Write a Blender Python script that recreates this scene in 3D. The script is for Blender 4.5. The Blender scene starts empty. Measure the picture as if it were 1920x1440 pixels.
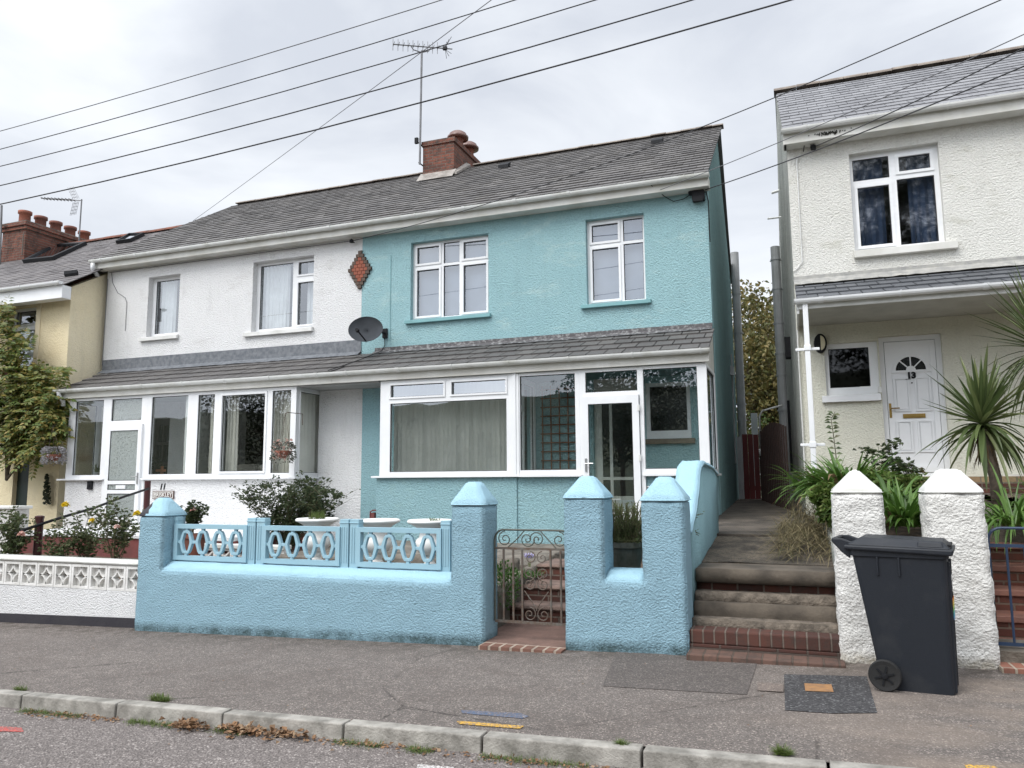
import bpy, bmesh, math, random
from math import sin, cos, pi, radians, sqrt
from mathutils import Vector, Matrix, noise
random.seed(7)
D = bpy.data
COL = bpy.context.scene.collection
SC = bpy.context.scene

# ------------------------------------------------------------------ camera
RW = Vector((0.936795, 0.349810, -0.006940))      # camera right in the world
DN = Vector((-0.049752, 0.113549, -0.992286))     # camera down
FW = Vector((-0.346323, 0.929914, 0.123776))      # view direction
FPX = 1427.0                                      # focal length in photo pixels (1920 wide)
CAM = Vector((0, 0, 1.6))
cd = D.cameras.new('camera'); cam = D.objects.new('camera', cd); COL.objects.link(cam)
cd.sensor_width = 36; cd.lens = FPX/1920*36; cd.clip_start = .05; cd.clip_end = 3000
U = -DN; B = -FW
cam.matrix_world = Matrix(((RW.x, U.x, B.x, CAM.x), (RW.y, U.y, B.y, CAM.y), (RW.z, U.z, B.z, CAM.z), (0, 0, 0, 1)))
SC.camera = cam

def ray(px, py): return RW*((px-960)/FPX) + DN*((py-720)/FPX) + FW
def at(px, py, Y=None, Z=None, X=None):
    d = ray(px, py)
    t = (Y-CAM.y)/d.y if Y is not None else ((Z-CAM.z)/d.z if Z is not None else (X-CAM.x)/d.x)
    return CAM + d*t
def gz(x): return .19 + .0268*x                   # the street climbs to the right

# ------------------------------------------------------------------ light
SUN_EL, SUN_AZ = 52, 205      # azimuth of the sun, measured from +Y clockwise
SDIR = Vector((sin(radians(SUN_AZ))*cos(radians(SUN_EL)), cos(radians(SUN_AZ))*cos(radians(SUN_EL)), sin(radians(SUN_EL))))
W = D.worlds.new('World'); SC.world = W; W.use_nodes = True
wn = W.node_tree.nodes; wl = W.node_tree.links; wn.clear()
def wnew(t, **k):
    n = wn.new(t)
    for a, b in k.items(): setattr(n, a, b)
    return n
sky = wnew('ShaderNodeTexSky', sky_type='NISHITA', sun_disc=False)
sky.sun_elevation = radians(SUN_EL); sky.sun_rotation = radians(SUN_AZ)
tc = wnew('ShaderNodeTexCoord'); mp = wnew('ShaderNodeMapping'); mp.inputs['Scale'].default_value = (1.6, 1.6, 3.6)
wl.new(tc.outputs['Generated'], mp.inputs['Vector'])
n1 = wnew('ShaderNodeTexNoise'); n1.inputs['Scale'].default_value = 1.9; n1.inputs['Detail'].default_value = 7; n1.inputs['Roughness'].default_value = .52; n1.inputs['Distortion'].default_value = .35
wl.new(mp.outputs['Vector'], n1.inputs['Vector'])
cr = wnew('ShaderNodeValToRGB'); e = cr.color_ramp.elements
e[0].position = .33; e[0].color = (.60, .635, .70, 1); e[1].position = .66; e[1].color = (.83, .86, .90, 1)
wl.new(n1.outputs['Fac'], cr.inputs['Fac'])
# the cloud deck is thinner and brighter round the hidden sun
dot = wnew('ShaderNodeVectorMath', operation='DOT_PRODUCT'); dot.inputs[1].default_value = tuple(SDIR)
wl.new(tc.outputs['Generated'], dot.inputs[0])
mr = wnew('ShaderNodeMapRange'); mr.interpolation_type = 'SMOOTHSTEP'
for i, v in ((1, .15), (2, 1.0), (3, 1.0), (4, 2.6)): mr.inputs[i].default_value = v
wl.new(dot.outputs['Value'], mr.inputs[0])
sc_ = wnew('ShaderNodeVectorMath', operation='SCALE'); wl.new(cr.outputs['Color'], sc_.inputs[0]); wl.new(mr.outputs[0], sc_.inputs['Scale'])
sk = wnew('ShaderNodeVectorMath', operation='SCALE'); sk.inputs['Scale'].default_value = .1; wl.new(sky.outputs['Color'], sk.inputs[0])
mx = wnew('ShaderNodeMix', data_type='RGBA'); mx.inputs[0].default_value = .93
wl.new(sk.outputs[0], mx.inputs[6]); wl.new(sc_.outputs[0], mx.inputs[7])
bg = wnew('ShaderNodeBackground'); bg.inputs['Strength'].default_value = .88; wl.new(mx.outputs[2], bg.inputs['Color'])
wo = wnew('ShaderNodeOutputWorld'); wl.new(bg.outputs[0], wo.inputs['Surface'])
sl = D.lights.new('sun', 'SUN'); sl.energy = 1.5; sl.angle = radians(30); sl.color = (1, .965, .91)
so = D.objects.new('sun', sl); COL.objects.link(so); so.rotation_euler = (-SDIR).to_track_quat('-Z', 'Y').to_euler()
SC.view_settings.view_transform = 'Standard'; SC.view_settings.look = 'None'; SC.view_settings.gamma = 1
SC.view_settings.use_curve_mapping = False; SC.view_settings.exposure = 0.5
SC.render.engine = 'CYCLES'
SC.cycles.transparent_max_bounces = 16; SC.cycles.max_bounces = 8

# ------------------------------------------------------------------ materials
class NT:
    def __init__(s, name):
        s.m = D.materials.new(name); s.m.use_nodes = True; s.t = s.m.node_tree; s.t.nodes.clear()
        s.out = s.n('ShaderNodeOutputMaterial'); s.geo = s.n('ShaderNodeNewGeometry')
        s.pos = s.geo.outputs['Position']; s.isl = s.geo.outputs['Random Per Island']
    def n(s, t, **k):
        n = s.t.nodes.new(t)
        for a, b in k.items(): setattr(n, a, b)
        return n
    def l(s, a, b): s.t.links.new(a, b)
    def val(s, sock, v):
        if hasattr(v, 'links'): s.l(v, sock)
        else: sock.default_value = v
    def vec(s, scale):
        n = s.n('ShaderNodeMapping'); s.l(s.pos, n.inputs['Vector']); n.inputs['Scale'].default_value = scale; return n.outputs[0]
    def noise(s, scale, detail=4, rough=.55, v=None, dist=0):
        n = s.n('ShaderNodeTexNoise'); s.l(v or s.pos, n.inputs['Vector']); n.inputs['Scale'].default_value = scale
        n.inputs['Detail'].default_value = detail; n.inputs['Roughness'].default_value = rough; n.inputs['Distortion'].default_value = dist
        return n.outputs['Fac']
    def voro(s, scale, v=None, feature='F1', out='Distance'):
        n = s.n('ShaderNodeTexVoronoi', feature=feature); s.l(v or s.pos, n.inputs['Vector']); n.inputs['Scale'].default_value = scale
        return n.outputs[out]
    def ramp(s, f, stops):
        n = s.n('ShaderNodeValToRGB'); s.l(f, n.inputs['Fac']); el = n.color_ramp.elements
        while len(el) < len(stops): el.new(.5)
        for q, (p, c) in zip(el, stops):
            q.position = p; q.color = (c, c, c, 1) if not hasattr(c, '__len__') else (*c[:3], 1)
        return n.outputs['Color']
    def mix(s, f, a, b, mode='MIX'):
        n = s.n('ShaderNodeMix', data_type='RGBA', blend_type=mode)
        s.val(n.inputs[0], f)
        for i, v in ((6, a), (7, b)):
            if hasattr(v, 'links'): s.l(v, n.inputs[i])
            else: n.inputs[i].default_value = (*v[:3], 1)
        return n.outputs[2]
    def math(s, op, a, b=0., c=None, clamp=False):
        n = s.n('ShaderNodeMath', operation=op, use_clamp=clamp); s.val(n.inputs[0], a); s.val(n.inputs[1], b)
        if c is not None: s.val(n.inputs[2], c)
        return n.outputs[0]
    def sep(s):
        n = s.n('ShaderNodeSeparateXYZ'); s.l(s.pos, n.inputs[0]); return n.outputs
    def comb(s, x, y, z=0.):
        n = s.n('ShaderNodeCombineXYZ'); s.val(n.inputs[0], x); s.val(n.inputs[1], y); s.val(n.inputs[2], z); return n.outputs[0]
    def bump(s, h, dist=.01, strength=1., prev=None):
        n = s.n('ShaderNodeBump'); n.inputs['Distance'].default_value = dist; n.inputs['Strength'].default_value = strength
        s.l(h, n.inputs['Height'])
        if prev: s.l(prev, n.inputs['Normal'])
        return n.outputs[0]
    def done(s, col, rough=.8, normal=None, metal=0., spec=.5, **k):
        p = s.n('ShaderNodeBsdfPrincipled')
        s.val(p.inputs['Base Color'], col if hasattr(col, 'links') else (*col[:3], 1)); s.val(p.inputs['Roughness'], rough)
        p.inputs['Metallic'].default_value = metal; p.inputs['Specular IOR Level'].default_value = spec
        if normal: s.l(normal, p.inputs['Normal'])
        for a, b in k.items(): p.inputs[a].default_value = b
        s.l(p.outputs[0], s.out.inputs[0]); return s.m

def plain(name, c, c2=None, scale=3, rough=.6, bump=0, bs=40, metal=0, spec=.5, lo=.35, hi=.65):
    t = NT(name); c2 = c2 or tuple(x*.82 for x in c)
    col = t.mix(t.ramp(t.noise(scale, 5, .6), [(lo, 0), (hi, 1)]), c, c2)
    nm = t.bump(t.noise(bs, 3), bump) if bump else None
    return t.done(col, rough, nm, metal, spec)

def stucco(name, c, c2, s=26, bump=.012, dirt=None, dirtz=None, patch=None, speck=None, grime=0, zbase=None, amount=.45):
    """roughcast render: lumpy bump, mottled paint; dirt is a stain colour with shape of its own"""
    t = NT(name)
    v = t.vec((1, 1, 1.15))
    a = t.noise(s, 4, .65, v); b = t.voro(s*1.5, v, 'SMOOTH_F1'); c_ = t.noise(s*3.1, 2, .6)
    h = t.math('ADD', t.math('MULTIPLY', a, 1.5), t.math('ADD', t.math('MULTIPLY', b, -.55), t.math('MULTIPLY', c_, .3)))
    big = t.noise(.9, 5, .6, t.vec((1, 1, 1.3)))
    col = t.mix(t.ramp(big, [(.35, 0), (.68, 1)]), c, c2)
    if patch: col = t.mix(t.ramp(t.noise(2.3, 6, .7, t.vec((.7, .7, 1.6))), [(.56, 0), (.72, .75)]), col, patch)
    # darker tone in the hollows of the lumps
    col = t.mix(t.ramp(a, [(.36, amount), (.56, 0)]), col, tuple(x*.62 for x in c))
    # rain streaks and run-off, with a shape of their own
    col = t.mix(t.math('MULTIPLY', t.ramp(t.noise(2.4, 5, .6, t.vec((2.6, 2.6, .45))), [(.54, 0), (.74, 1)]), .13), col, tuple(x*.45 for x in c))
    if grime:
        g = t.noise(1.7, 6, .7, t.vec((1, 1, .35)))
        col = t.mix(t.math('MULTIPLY', t.ramp(g, [(.45, 0), (.7, 1)]), grime), col, (.13, .13, .12))
    if speck: col = t.mix(t.ramp(t.noise(s*2.2, 3, .7), [(.55, 0), (.63, .8)]), col, speck)
    if dirt:
        o = t.sep(); hgt = t.math('SUBTRACT', t.math('SUBTRACT', o[2], t.math('MULTIPLY', o[0], .0268)), .19 if zbase is None else zbase)
        k = t.math('SUBTRACT', 1, t.math('DIVIDE', hgt, dirtz or .2), clamp=True)
        k = t.ramp(t.math('MULTIPLY', k, t.math('ADD', t.math('MULTIPLY', t.noise(34, 5, .8), 1.7), t.noise(2.2, 3, .6))), [(.35, 0), (1, 1)])
        k = t.math('MULTIPLY', k, t.ramp(t.math('ADD', t.noise(4, 5, .75), t.math('MULTIPLY', t.noise(60, 3, .8), .4)), [(.52, .15), (.80, 1)]))
        k = t.math('MULTIPLY', k, .85)
        col = t.mix(k, col, dirt)
    return t.done(col, .9, t.bump(h, bump*1.3), spec=.25)

def brick(name, c1, c2, mortar, axes='xz', w=.225, h=.075, off=.5, m=.01, blotch=(.05, .045, .04), bl=.5):
    t = NT(name); o = t.sep(); ix = {'x': 0, 'y': 1, 'z': 2}
    v = t.comb(o[ix[axes[0]]], o[ix[axes[1]]])
    b = t.n('ShaderNodeTexBrick'); t.l(v, b.inputs['Vector'])
    b.offset = off
    for k_, x in (('Scale', 1), ('Mortar Size', m), ('Mortar Smooth', .3), ('Brick Width', w), ('Row Height', h), ('Bias', 0)): b.inputs[k_].default_value = x
    b.inputs['Color1'].default_value = (*c1, 1); b.inputs['Color2'].default_value = (*c2, 1); b.inputs['Mortar'].default_value = (*mortar, 1)
    col = t.mix(t.math('MULTIPLY', t.ramp(t.noise(7, 6, .7), [(.45, 0), (.65, 1)]), bl), b.outputs['Color'], blotch)
    hh = t.math('ADD', t.math('MULTIPLY', b.outputs['Fac'], -1), t.math('MULTIPLY', t.noise(60, 3), .35))
    return t.done(col, .88, t.bump(hh, .008), spec=.2)

def slate(name, c1, c2, c3, moss=(.12, .12, .05), ms=.25, streak=.55, spots=0):
    t = NT(name)
    col = t.ramp(t.isl, [(0, c1), (.5, c2), (1, c3)])
    st = t.noise(9, 5, .7, t.vec((3, .6, .6)))
    col = t.mix(t.math('MULTIPLY', t.ramp(st, [(.42, 0), (.66, .7)]), streak), col, tuple(x*1.55 for x in c2))
    col = t.mix(t.ramp(t.noise(1.1, 5, .65), [(.45, 0), (.75, .5)]), col, tuple(x*.55 for x in c1))
    col = t.mix(t.math('MULTIPLY', t.ramp(t.noise(4.5, 6, .8), [(.58, 0), (.72, 1)]), ms), col, moss)
    if spots: col = t.mix(t.math('MULTIPLY', t.ramp(t.voro(2.6), [(.07, 1), (.10, 0)]), spots), col, (.02, .02, .018))
    return t.done(col, t.math('ADD', .42, t.math('MULTIPLY', st, .4)), t.bump(t.noise(55, 4, .7), .004), spec=.4)

def leafmat(name, cols, rough=.5, trans=.25, spec=.4):
    t = NT(name); n = len(cols)
    col = t.ramp(t.isl, [(i/max(1, n-1), c) for i, c in enumerate(cols)])
    col = t.mix(t.math('MULTIPLY', t.noise(6, 3), .5), col, tuple(x*.6 for x in cols[0]))
    p = t.n('ShaderNodeBsdfPrincipled'); t.l(col, p.inputs['Base Color']); p.inputs['Roughness'].default_value = rough
    p.inputs['Specular IOR Level'].default_value = spec
    tr = t.n('ShaderNodeBsdfTranslucent'); t.l(col, tr.inputs['Color'])
    mx_ = t.n('ShaderNodeMixShader'); mx_.inputs[0].default_value = trans
    t.l(p.outputs[0], mx_.inputs[1]); t.l(tr.outputs[0], mx_.inputs[2]); t.l(mx_.outputs[0], t.out.inputs[0]); return t.m

def glassmat(name, tint=(.93, .96, .95), ior=1.75, wob=.0006, rough=0., fr=0.):
    t = NT(name)
    tr = t.n('ShaderNodeBsdfTransparent'); tr.inputs[0].default_value = (*tint, 1)
    gl = t.n('ShaderNodeBsdfGlossy'); gl.inputs['Roughness'].default_value = rough; gl.inputs['Color'].default_value = (.93, .96, 1, 1)
    nm = t.bump(t.noise(1.6, 2, .4), wob); t.l(nm, gl.inputs['Normal'])
    F0 = ((ior-1)/(ior+1))**2*1.8
    dp = t.n('ShaderNodeVectorMath', operation='DOT_PRODUCT'); t.l(t.geo.outputs['Normal'], dp.inputs[0]); t.l(t.geo.outputs['Incoming'], dp.inputs[1])
    fac = t.math('MULTIPLY_ADD', t.math('POWER', t.math('SUBTRACT', 1, t.math('ABSOLUTE', dp.outputs['Value'])), 5), 1-F0, F0)
    mx_ = t.n('ShaderNodeMixShader'); t.l(fac, mx_.inputs[0]); t.l(tr.outputs[0], mx_.inputs[1]); t.l(gl.outputs[0], mx_.inputs[2])
    if fr:
        di = t.n('ShaderNodeBsdfDiffuse'); di.inputs[0].default_value = (.55, .6, .58, 1)
        m2 = t.n('ShaderNodeMixShader'); t.val(m2.inputs[0], t.math('MULTIPLY', t.ramp(t.voro(38), [(.1, .35), (.5, 1)]), fr))
        t.l(mx_.outputs[0], m2.inputs[1]); t.l(di.outputs[0], m2.inputs[2]); t.l(m2.outputs[0], t.out.inputs[0])
    else: t.l(mx_.outputs[0], t.out.inputs[0])
    return t.m

def tarmac(name, base, light, dark, s=150, big=(.9, 1.12), spread=.5):
    t = NT(name)
    v = t.voro(s, None, 'F1', 'Color')
    sp = t.n('ShaderNodeSeparateColor'); t.l(v, sp.inputs[0])
    stones = t.ramp(sp.outputs[0], [(0, dark), (.35, base), (.8, base), (1, light)])
    blot = t.noise(.55, 6, .6, t.vec((1, 1.8, 1))); fine = t.noise(8, 5, .7)
    col = t.mix(.75, stones, t.ramp(blot, [(.3, big[0]), (.7, big[1])]), 'MULTIPLY')
    col = t.mix(t.ramp(fine, [(.4, .0), (.7, spread)]), col, tuple(x*.62 for x in base))
    o = t.sep()
    return t, col

PAV = {}
def M(k, *a, **kw): PAV[k] = plain(k.replace('_', ' '), *a, **kw); return PAV[k]
white_paint = M('white_upvc', (.80, .81, .82), (.74, .75, .76), scale=2, rough=.35)
white_old = M('weathered_white_plastic', (.70, .70, .68), (.52, .52, .48), scale=2.2, rough=.45, lo=.45, hi=.75)
gutter_m = M('grey_white_gutter', (.68, .69, .67), (.50, .50, .45), scale=3, rough=.4, lo=.48, hi=.75)
cream_board = M('white_fascia_paint', (.68, .675, .64), (.54, .53, .48), scale=2, rough=.55)
glass_note = None
gasket = M('black_rubber', (.012, .012, .013), rough=.5)
black_m = M('black_plastic', (.010, .011, .013), (.016, .016, .018), rough=.6, spec=.2)
grey_pipe = M('grey_plastic_pipe', (.40, .41, .42), (.32, .33, .33), rough=.5)
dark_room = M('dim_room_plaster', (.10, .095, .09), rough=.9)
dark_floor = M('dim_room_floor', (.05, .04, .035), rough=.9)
blue_st = stucco('turquoise roughcast render', (.325, .525, .56), (.355, .555, .585), s=30, bump=.019, patch=(.46, .63, .625), amount=.35)
blue_low = stucco('turquoise lower render', (.285, .47, .51), (.32, .505, .545), s=30, bump=.017, patch=(.36, .54, .52), dirt=(.1, .17, .17), dirtz=.25, zbase=.55, amount=.4)
blue_side = stucco('shaded algae stained turquoise side render', (.22, .37, .38), (.25, .40, .40), s=34, bump=.014, speck=(.09, .14, .13), grime=.2)  # house paint darkened: shade on this side is in the colour, besides algae
gwall_m = stucco('pale blue garden wall roughcast', (.30, .475, .57), (.32, .50, .595), s=46, bump=.015, dirt=(.035, .06, .055), dirtz=.15, amount=.18)
gcap_m = stucco('pale blue smooth cap render', (.36, .56, .66), (.34, .54, .635), s=60, bump=.005, amount=.1)
gflank_m = stucco('stained pale blue flank render', (.265, .435, .48), (.23, .385, .43), s=46, bump=.014, dirt=(.035, .05, .045), dirtz=1.0, amount=.4)
panel_m = M('pale blue_panel_paint', (.275, .445, .525), (.295, .47, .55), rough=.55, bump=.001)
white_st = stucco('white roughcast render', (.82, .82, .82), (.79, .79, .79), s=30, bump=.019, amount=.2, patch=(.66, .65, .64))
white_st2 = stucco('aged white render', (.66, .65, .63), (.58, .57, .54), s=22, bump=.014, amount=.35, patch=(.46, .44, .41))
cream13 = stucco('warm white roughcast render', (.81, .80, .75), (.77, .76, .71), s=30, bump=.020, amount=.2, patch=(.56, .55, .47))
cream13low = stucco('cream lower render', (.72, .71, .61), (.66, .65, .55), s=30, bump=.010, amount=.2)
side13 = stucco('shaded dirty side render', (.52, .53, .49), (.40, .41, .38), s=26, bump=.016, speck=(.10, .11, .09), grime=.5)  # alley shade put into the grey, together with real dirt
pill_m = stucco('thick white pillar roughcast', (.80, .79, .76), (.76, .75, .71), s=34, bump=.014, dirt=(.34, .30, .23), dirtz=.13, amount=.2)
pcap_m = plain('white cap paint', (.70, .70, .675), (.56, .56, .52), rough=.7, bump=.003, bs=20)
yellow_st = stucco('pale yellow render', (.80, .70, .49), (.76, .65, .43), s=26, bump=.010, amount=.12, patch=(.66, .55, .35))
yellow_side = stucco('ochre yellow render', (.90, .81, .60), (.86, .76, .53), s=26, bump=.010, amount=.15)
cream_surround = M('cream_band_paint', (.80, .70, .50), rough=.8, bump=.003)
wall11_m = stucco('white wall render', (.80, .80, .80), (.76, .76, .76), s=40, bump=.014, amount=.2)
block_m = M('white_block_paint', (.76, .75, .73), (.60, .59, .56), scale=6, rough=.8, bump=.003)
plinth_m = M('black_plinth_paint', (.02, .018, .025), (.03, .027, .032), rough=.7, bump=.005, bs=30)
redpaint = M('red_masonry_paint', (.19, .05, .045), (.12, .04, .035), rough=.8, bump=.004)
oxblood = M('dark_red_gloss', (.055, .012, .013), rough=.4)
sill_blue = M('turquoise_sill_paint', (.20, .40, .42), rough=.7, bump=.002)
conc = M('weathered_concrete', (.21, .185, .155), (.09, .078, .062), scale=4, rough=.9, bump=.012, bs=35)
conc_dk = plain('mossy dark concrete', (.17, .145, .12), (.045, .04, .033), scale=3.2, rough=.85, bump=.014, bs=30)
kerb_m = plain('kerb concrete', (.37, .35, .315), (.17, .16, .14), scale=7, rough=.9, bump=.006, bs=70)
soil = plain('bare soil', (.14, .095, .065), (.05, .04, .03), scale=9, rough=.95, bump=.03, bs=22)
brick_ch = brick('chimney brick', (.22, .085, .058), (.13, .055, .042), (.17, .13, .11), 'xz', bl=.8)
brick_chy = brick('chimney side brick', (.25, .10, .07), (.17, .07, .055), (.20, .16, .13), 'yz', bl=.7)
brick_step = brick('step brick', (.21, .085, .06), (.14, .06, .045), (.16, .13, .11), 'xz', w=.075, h=.225, off=0, m=.008, bl=.6)
brick_tread = brick('brick on edge threshold', (.29, .13, .09), (.24, .11, .08), (.40, .33, .26), 'xy', w=.085, h=.23, off=0, m=.010, bl=.3)
brick_stp = brick('old step brick', (.11, .045, .033), (.07, .03, .024), (.15, .12, .10), 'xz', w=.22, h=.075, bl=.6)
redtile = M('red_ridge_tile', (.22, .08, .05), (.11, .05, .035), rough=.85, bump=.004)
greyridge = M('lichened_ridge_tile', (.30, .26, .22), (.17, .14, .12), rough=.9, bump=.006)
lead = plain('lead flashing', (.085, .08, .083), (.26, .26, .26), scale=16, rough=.6, bump=.006, bs=15, lo=.5, hi=.62)
roof_main = slate('old roof slate', (.10, .095, .094), (.128, .121, .118), (.158, .149, .143), ms=.4, streak=.35)
roof_low = slate('lean-to slate', (.092, .087, .085), (.105, .099, .096), (.12, .113, .108), ms=.12, streak=.08)
roof_13 = slate('blue grey slate', (.17, .17, .18), (.21, .21, .22), (.25, .25, .26), ms=.1, spots=.9)
roof_13l = slate('dark lean-to slate', (.085, .09, .10), (.10, .105, .115), (.115, .12, .13), ms=.05, streak=.08)
roof_cr = slate('brown grey slate', (.10, .09, .09), (.13, .12, .12), (.17, .155, .15), ms=.25)
glass = glassmat('window glass')
glass_up = glassmat('upstairs window glass', rough=.015, ior=1.95, tint=(.88, .91, .93))
glass_bay = glassmat('bay window glass', ior=1.9)
glass_frost = glassmat('frosted door glass', fr=.45, wob=.008)
glass_dark = plain('dark obscured glass', (.012, .014, .014), rough=.12, bump=.002, bs=45)
curtain_m = plain('pale curtain fabric', (.72, .70, .64), (.64, .62, .56), rough=.9)
net_m = plain('white curtain fabric', (.72, .73, .72), rough=.9)
blind_m = plain('grey vertical blind', (.56, .565, .53), (.50, .505, .47), rough=.8)
sofa_m = plain('cream leather', (.55, .52, .46), rough=.45)
trellis_m = M('orange_brown_trellis_wood', (.22, .085, .035), (.13, .05, .02), scale=12, rough=.7)
brass = M('brass', (.42, .28, .09), rough=.35, metal=.9)
steel = M('brushed_steel', (.45, .45, .45), rough=.35, metal=.9)
rusty = M('grey_rusting_iron', (.13, .12, .105), (.10, .06, .04), scale=18, rough=.7)
green_iron = M('weathered_green_iron', (.05, .065, .05), (.10, .10, .085), scale=16, rough=.6)
blue_iron = M('blue_painted_iron', (.02, .045, .10), (.018, .035, .07), rough=.5)
bin_m = plain('dark grey bin plastic', (.013, .016, .022), (.028, .030, .034), scale=5, rough=.5, bump=.0008, bs=220, spec=.35, lo=.5, hi=.85)
tyre_m = M('black_tyre_rubber', (.012, .012, .012), rough=.7)
terracotta = M('terracotta', (.27, .09, .055), (.14, .06, .045), rough=.8)
aerial_m = M('dull_aluminium', (.20, .20, .21), (.13, .13, .13), rough=.5, metal=.6)
cable_m = M('cable_sheath', (.03, .03, .034), rough=.6)
cable_lt = M('grey_cable_sheath', (.14, .14, .15), rough=.6)
urn_m = plain('white urn plastic', (.80, .79, .76), (.64, .58, .53), scale=5, rough=.6, lo=.5, hi=.8)
bark = plain('bark', (.12, .09, .065), (.06, .045, .035), scale=12, rough=.9, bump=.01)
stem_g = plain('green brown stem', (.10, .085, .04), (.06, .06, .03), scale=12, rough=.8)
rosel = leafmat('rose leaf', [(.06, .09, .035), (.10, .14, .055), (.17, .20, .09), (.13, .12, .06)])
rosel_b = leafmat('dark rose leaf', [(.035, .055, .025), (.065, .095, .04), (.13, .16, .07)])
strapl = leafmat('strap leaf', [(.05, .11, .018), (.09, .18, .03), (.16, .27, .06)], rough=.4)
cordl = leafmat('cordyline leaf', [(.07, .10, .035), (.12, .165, .055), (.22, .25, .10)], rough=.42)
deadl = leafmat('dead strap leaf', [(.16, .10, .05), (.24, .16, .09), (.10, .06, .035)], rough=.8)
wistl = leafmat('wisteria leaf', [(.07, .12, .025), (.12, .18, .035), (.26, .23, .05), (.09, .15, .03), (.38, .26, .06), (.14, .20, .04)])
treel = leafmat('autumn tree leaf', [(.10, .11, .035), (.16, .16, .055), (.26, .19, .06), (.12, .11, .04)])
darkl = leafmat('dark evergreen leaf', [(.012, .02, .008), (.025, .035, .012), (.04, .045, .018)])
grassl = leafmat('grass blade', [(.07, .12, .02), (.12, .18, .035), (.18, .19, .07)])
rosem = leafmat('rosemary needle', [(.08, .12, .04), (.13, .17, .06), (.17, .19, .08)])
shrubl = leafmat('bright box leaf', [(.04, .10, .015), (.08, .18, .03)])
litter_m = leafmat('fallen brown leaf', [(.22, .12, .06), (.33, .19, .10), (.14, .08, .045), (.42, .30, .19)], rough=.8, trans=.1)
hay_m = leafmat('dry straw stalk', [(.20, .16, .08), (.34, .28, .16), (.13, .11, .06), (.09, .10, .04)], rough=.8)
silverl = leafmat('silvery trailing leaf', [(.42, .42, .43), (.25, .26, .26), (.55, .50, .54), (.10, .11, .08)])
pinkl = leafmat('pink petal', [(.75, .42, .36), (.80, .60, .52)], trans=.35)
yell = leafmat('yellow petal', [(.80, .58, .02), (.88, .70, .06)], trans=.3)
lilac = leafmat('lilac petal', [(.52, .48, .72), (.62, .58, .80)], trans=.3)
red_gate_m = plain('dark red gate paint', (.13, .012, .010), (.09, .010, .009), rough=.6)
brown_wood = plain('dark brown fence wood', (.045, .022, .017), (.03, .016, .013), scale=8, rough=.8)
orange_lid = M('rusty_iron_cover', (.33, .17, .065), (.22, .12, .06), scale=20, rough=.85, bump=.003)
sign_br = M('brown_sign_plate', (.10, .055, .045), rough=.5)
sign_wh = M('white_sign_letters', (.75, .74, .70), rough=.6)
lamp_lens = M('cream_lamp_lens', (.62, .56, .38), rough=.35)

# pavement and road
def pave():
    t, col = tarmac('pavement tarmac', (.160, .141, .128), (.44, .375, .33), (.085, .071, .064), s=135)
    o = t.sep()
    # dusty, worn band on the right
    w = t.math('MULTIPLY', t.ramp(t.noise(.8, 5, .6, t.vec((1, 2.4, 1))), [(.40, 0), (.62, 1)]), t.ramp(t.math('ADD', t.math('MULTIPLY', o[0], .35), .55), [(.35, 0), (.9, .75)]))
    col = t.mix(w, col, (.29, .235, .19))
    s = t.ramp(t.noise(5.5, 6, .75), [(.63, 0), (.68, .5)]); col = t.mix(s, col, (.09, .075, .062))
    col = t.mix(t.ramp(t.noise(1.3, 6, .7, None, .8), [(.50, 0), (.62, .30)]), col, (.10, .082, .072))
    cd_ = t.n('ShaderNodeTexVoronoi', feature='DISTANCE_TO_EDGE'); t.l(t.vec((1, 1, 1)), cd_.inputs['Vector']); cd_.inputs['Scale'].default_value = .55
    wv = t.math('ADD', cd_.outputs['Distance'], t.math('MULTIPLY', t.math('SUBTRACT', t.noise(9, 5, .7), .5), .05))
    ck = t.math('MULTIPLY', t.ramp(t.math('ABSOLUTE', wv), [(.0, 1), (.006, 0)]), t.ramp(t.noise(.7, 3, .5), [(.48, 0), (.56, .8)]))
    col = t.mix(ck, col, (.03, .025, .022))
    # patchy strip darkening towards the wall foot
    k = t.math('MULTIPLY', t.ramp(t.math('SUBTRACT', o[1], 5.6), [(.35, 0), (.9, .8)]), t.ramp(t.noise(7, 6, .75), [(.42, 0), (.6, 1)]))
    col = t.mix(k, col, (.055, .045, .036))
    return t.done(col, .88, t.bump(t.noise(170, 3, .7), .006), spec=.3)
def road():
    t, col = tarmac('road tarmac', (.185, .162, .152), (.41, .37, .345), (.095, .083, .077), s=95)
    return t.done(col, .88, t.bump(t.voro(75), .01), spec=.3)
def patchm(name, b, l, d, s=120):
    t, col = tarmac(name, b, l, d, s=s); return t.done(col, .85, t.bump(t.noise(150, 3, .7), .006), spec=.3)
def paintmark(name, c):   # sprayed line, broken by the stones
    t, col = tarmac(name, (.165, .138, .126), (.40, .34, .30), (.085, .07, .065), s=120)
    col = t.mix(t.ramp(t.noise(60, 4, .8), [(.42, .05), (.60, .85)]), col, c)
    return t.done(col, .85, spec=.3)
pave_m, road_m = pave(), road()

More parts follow.
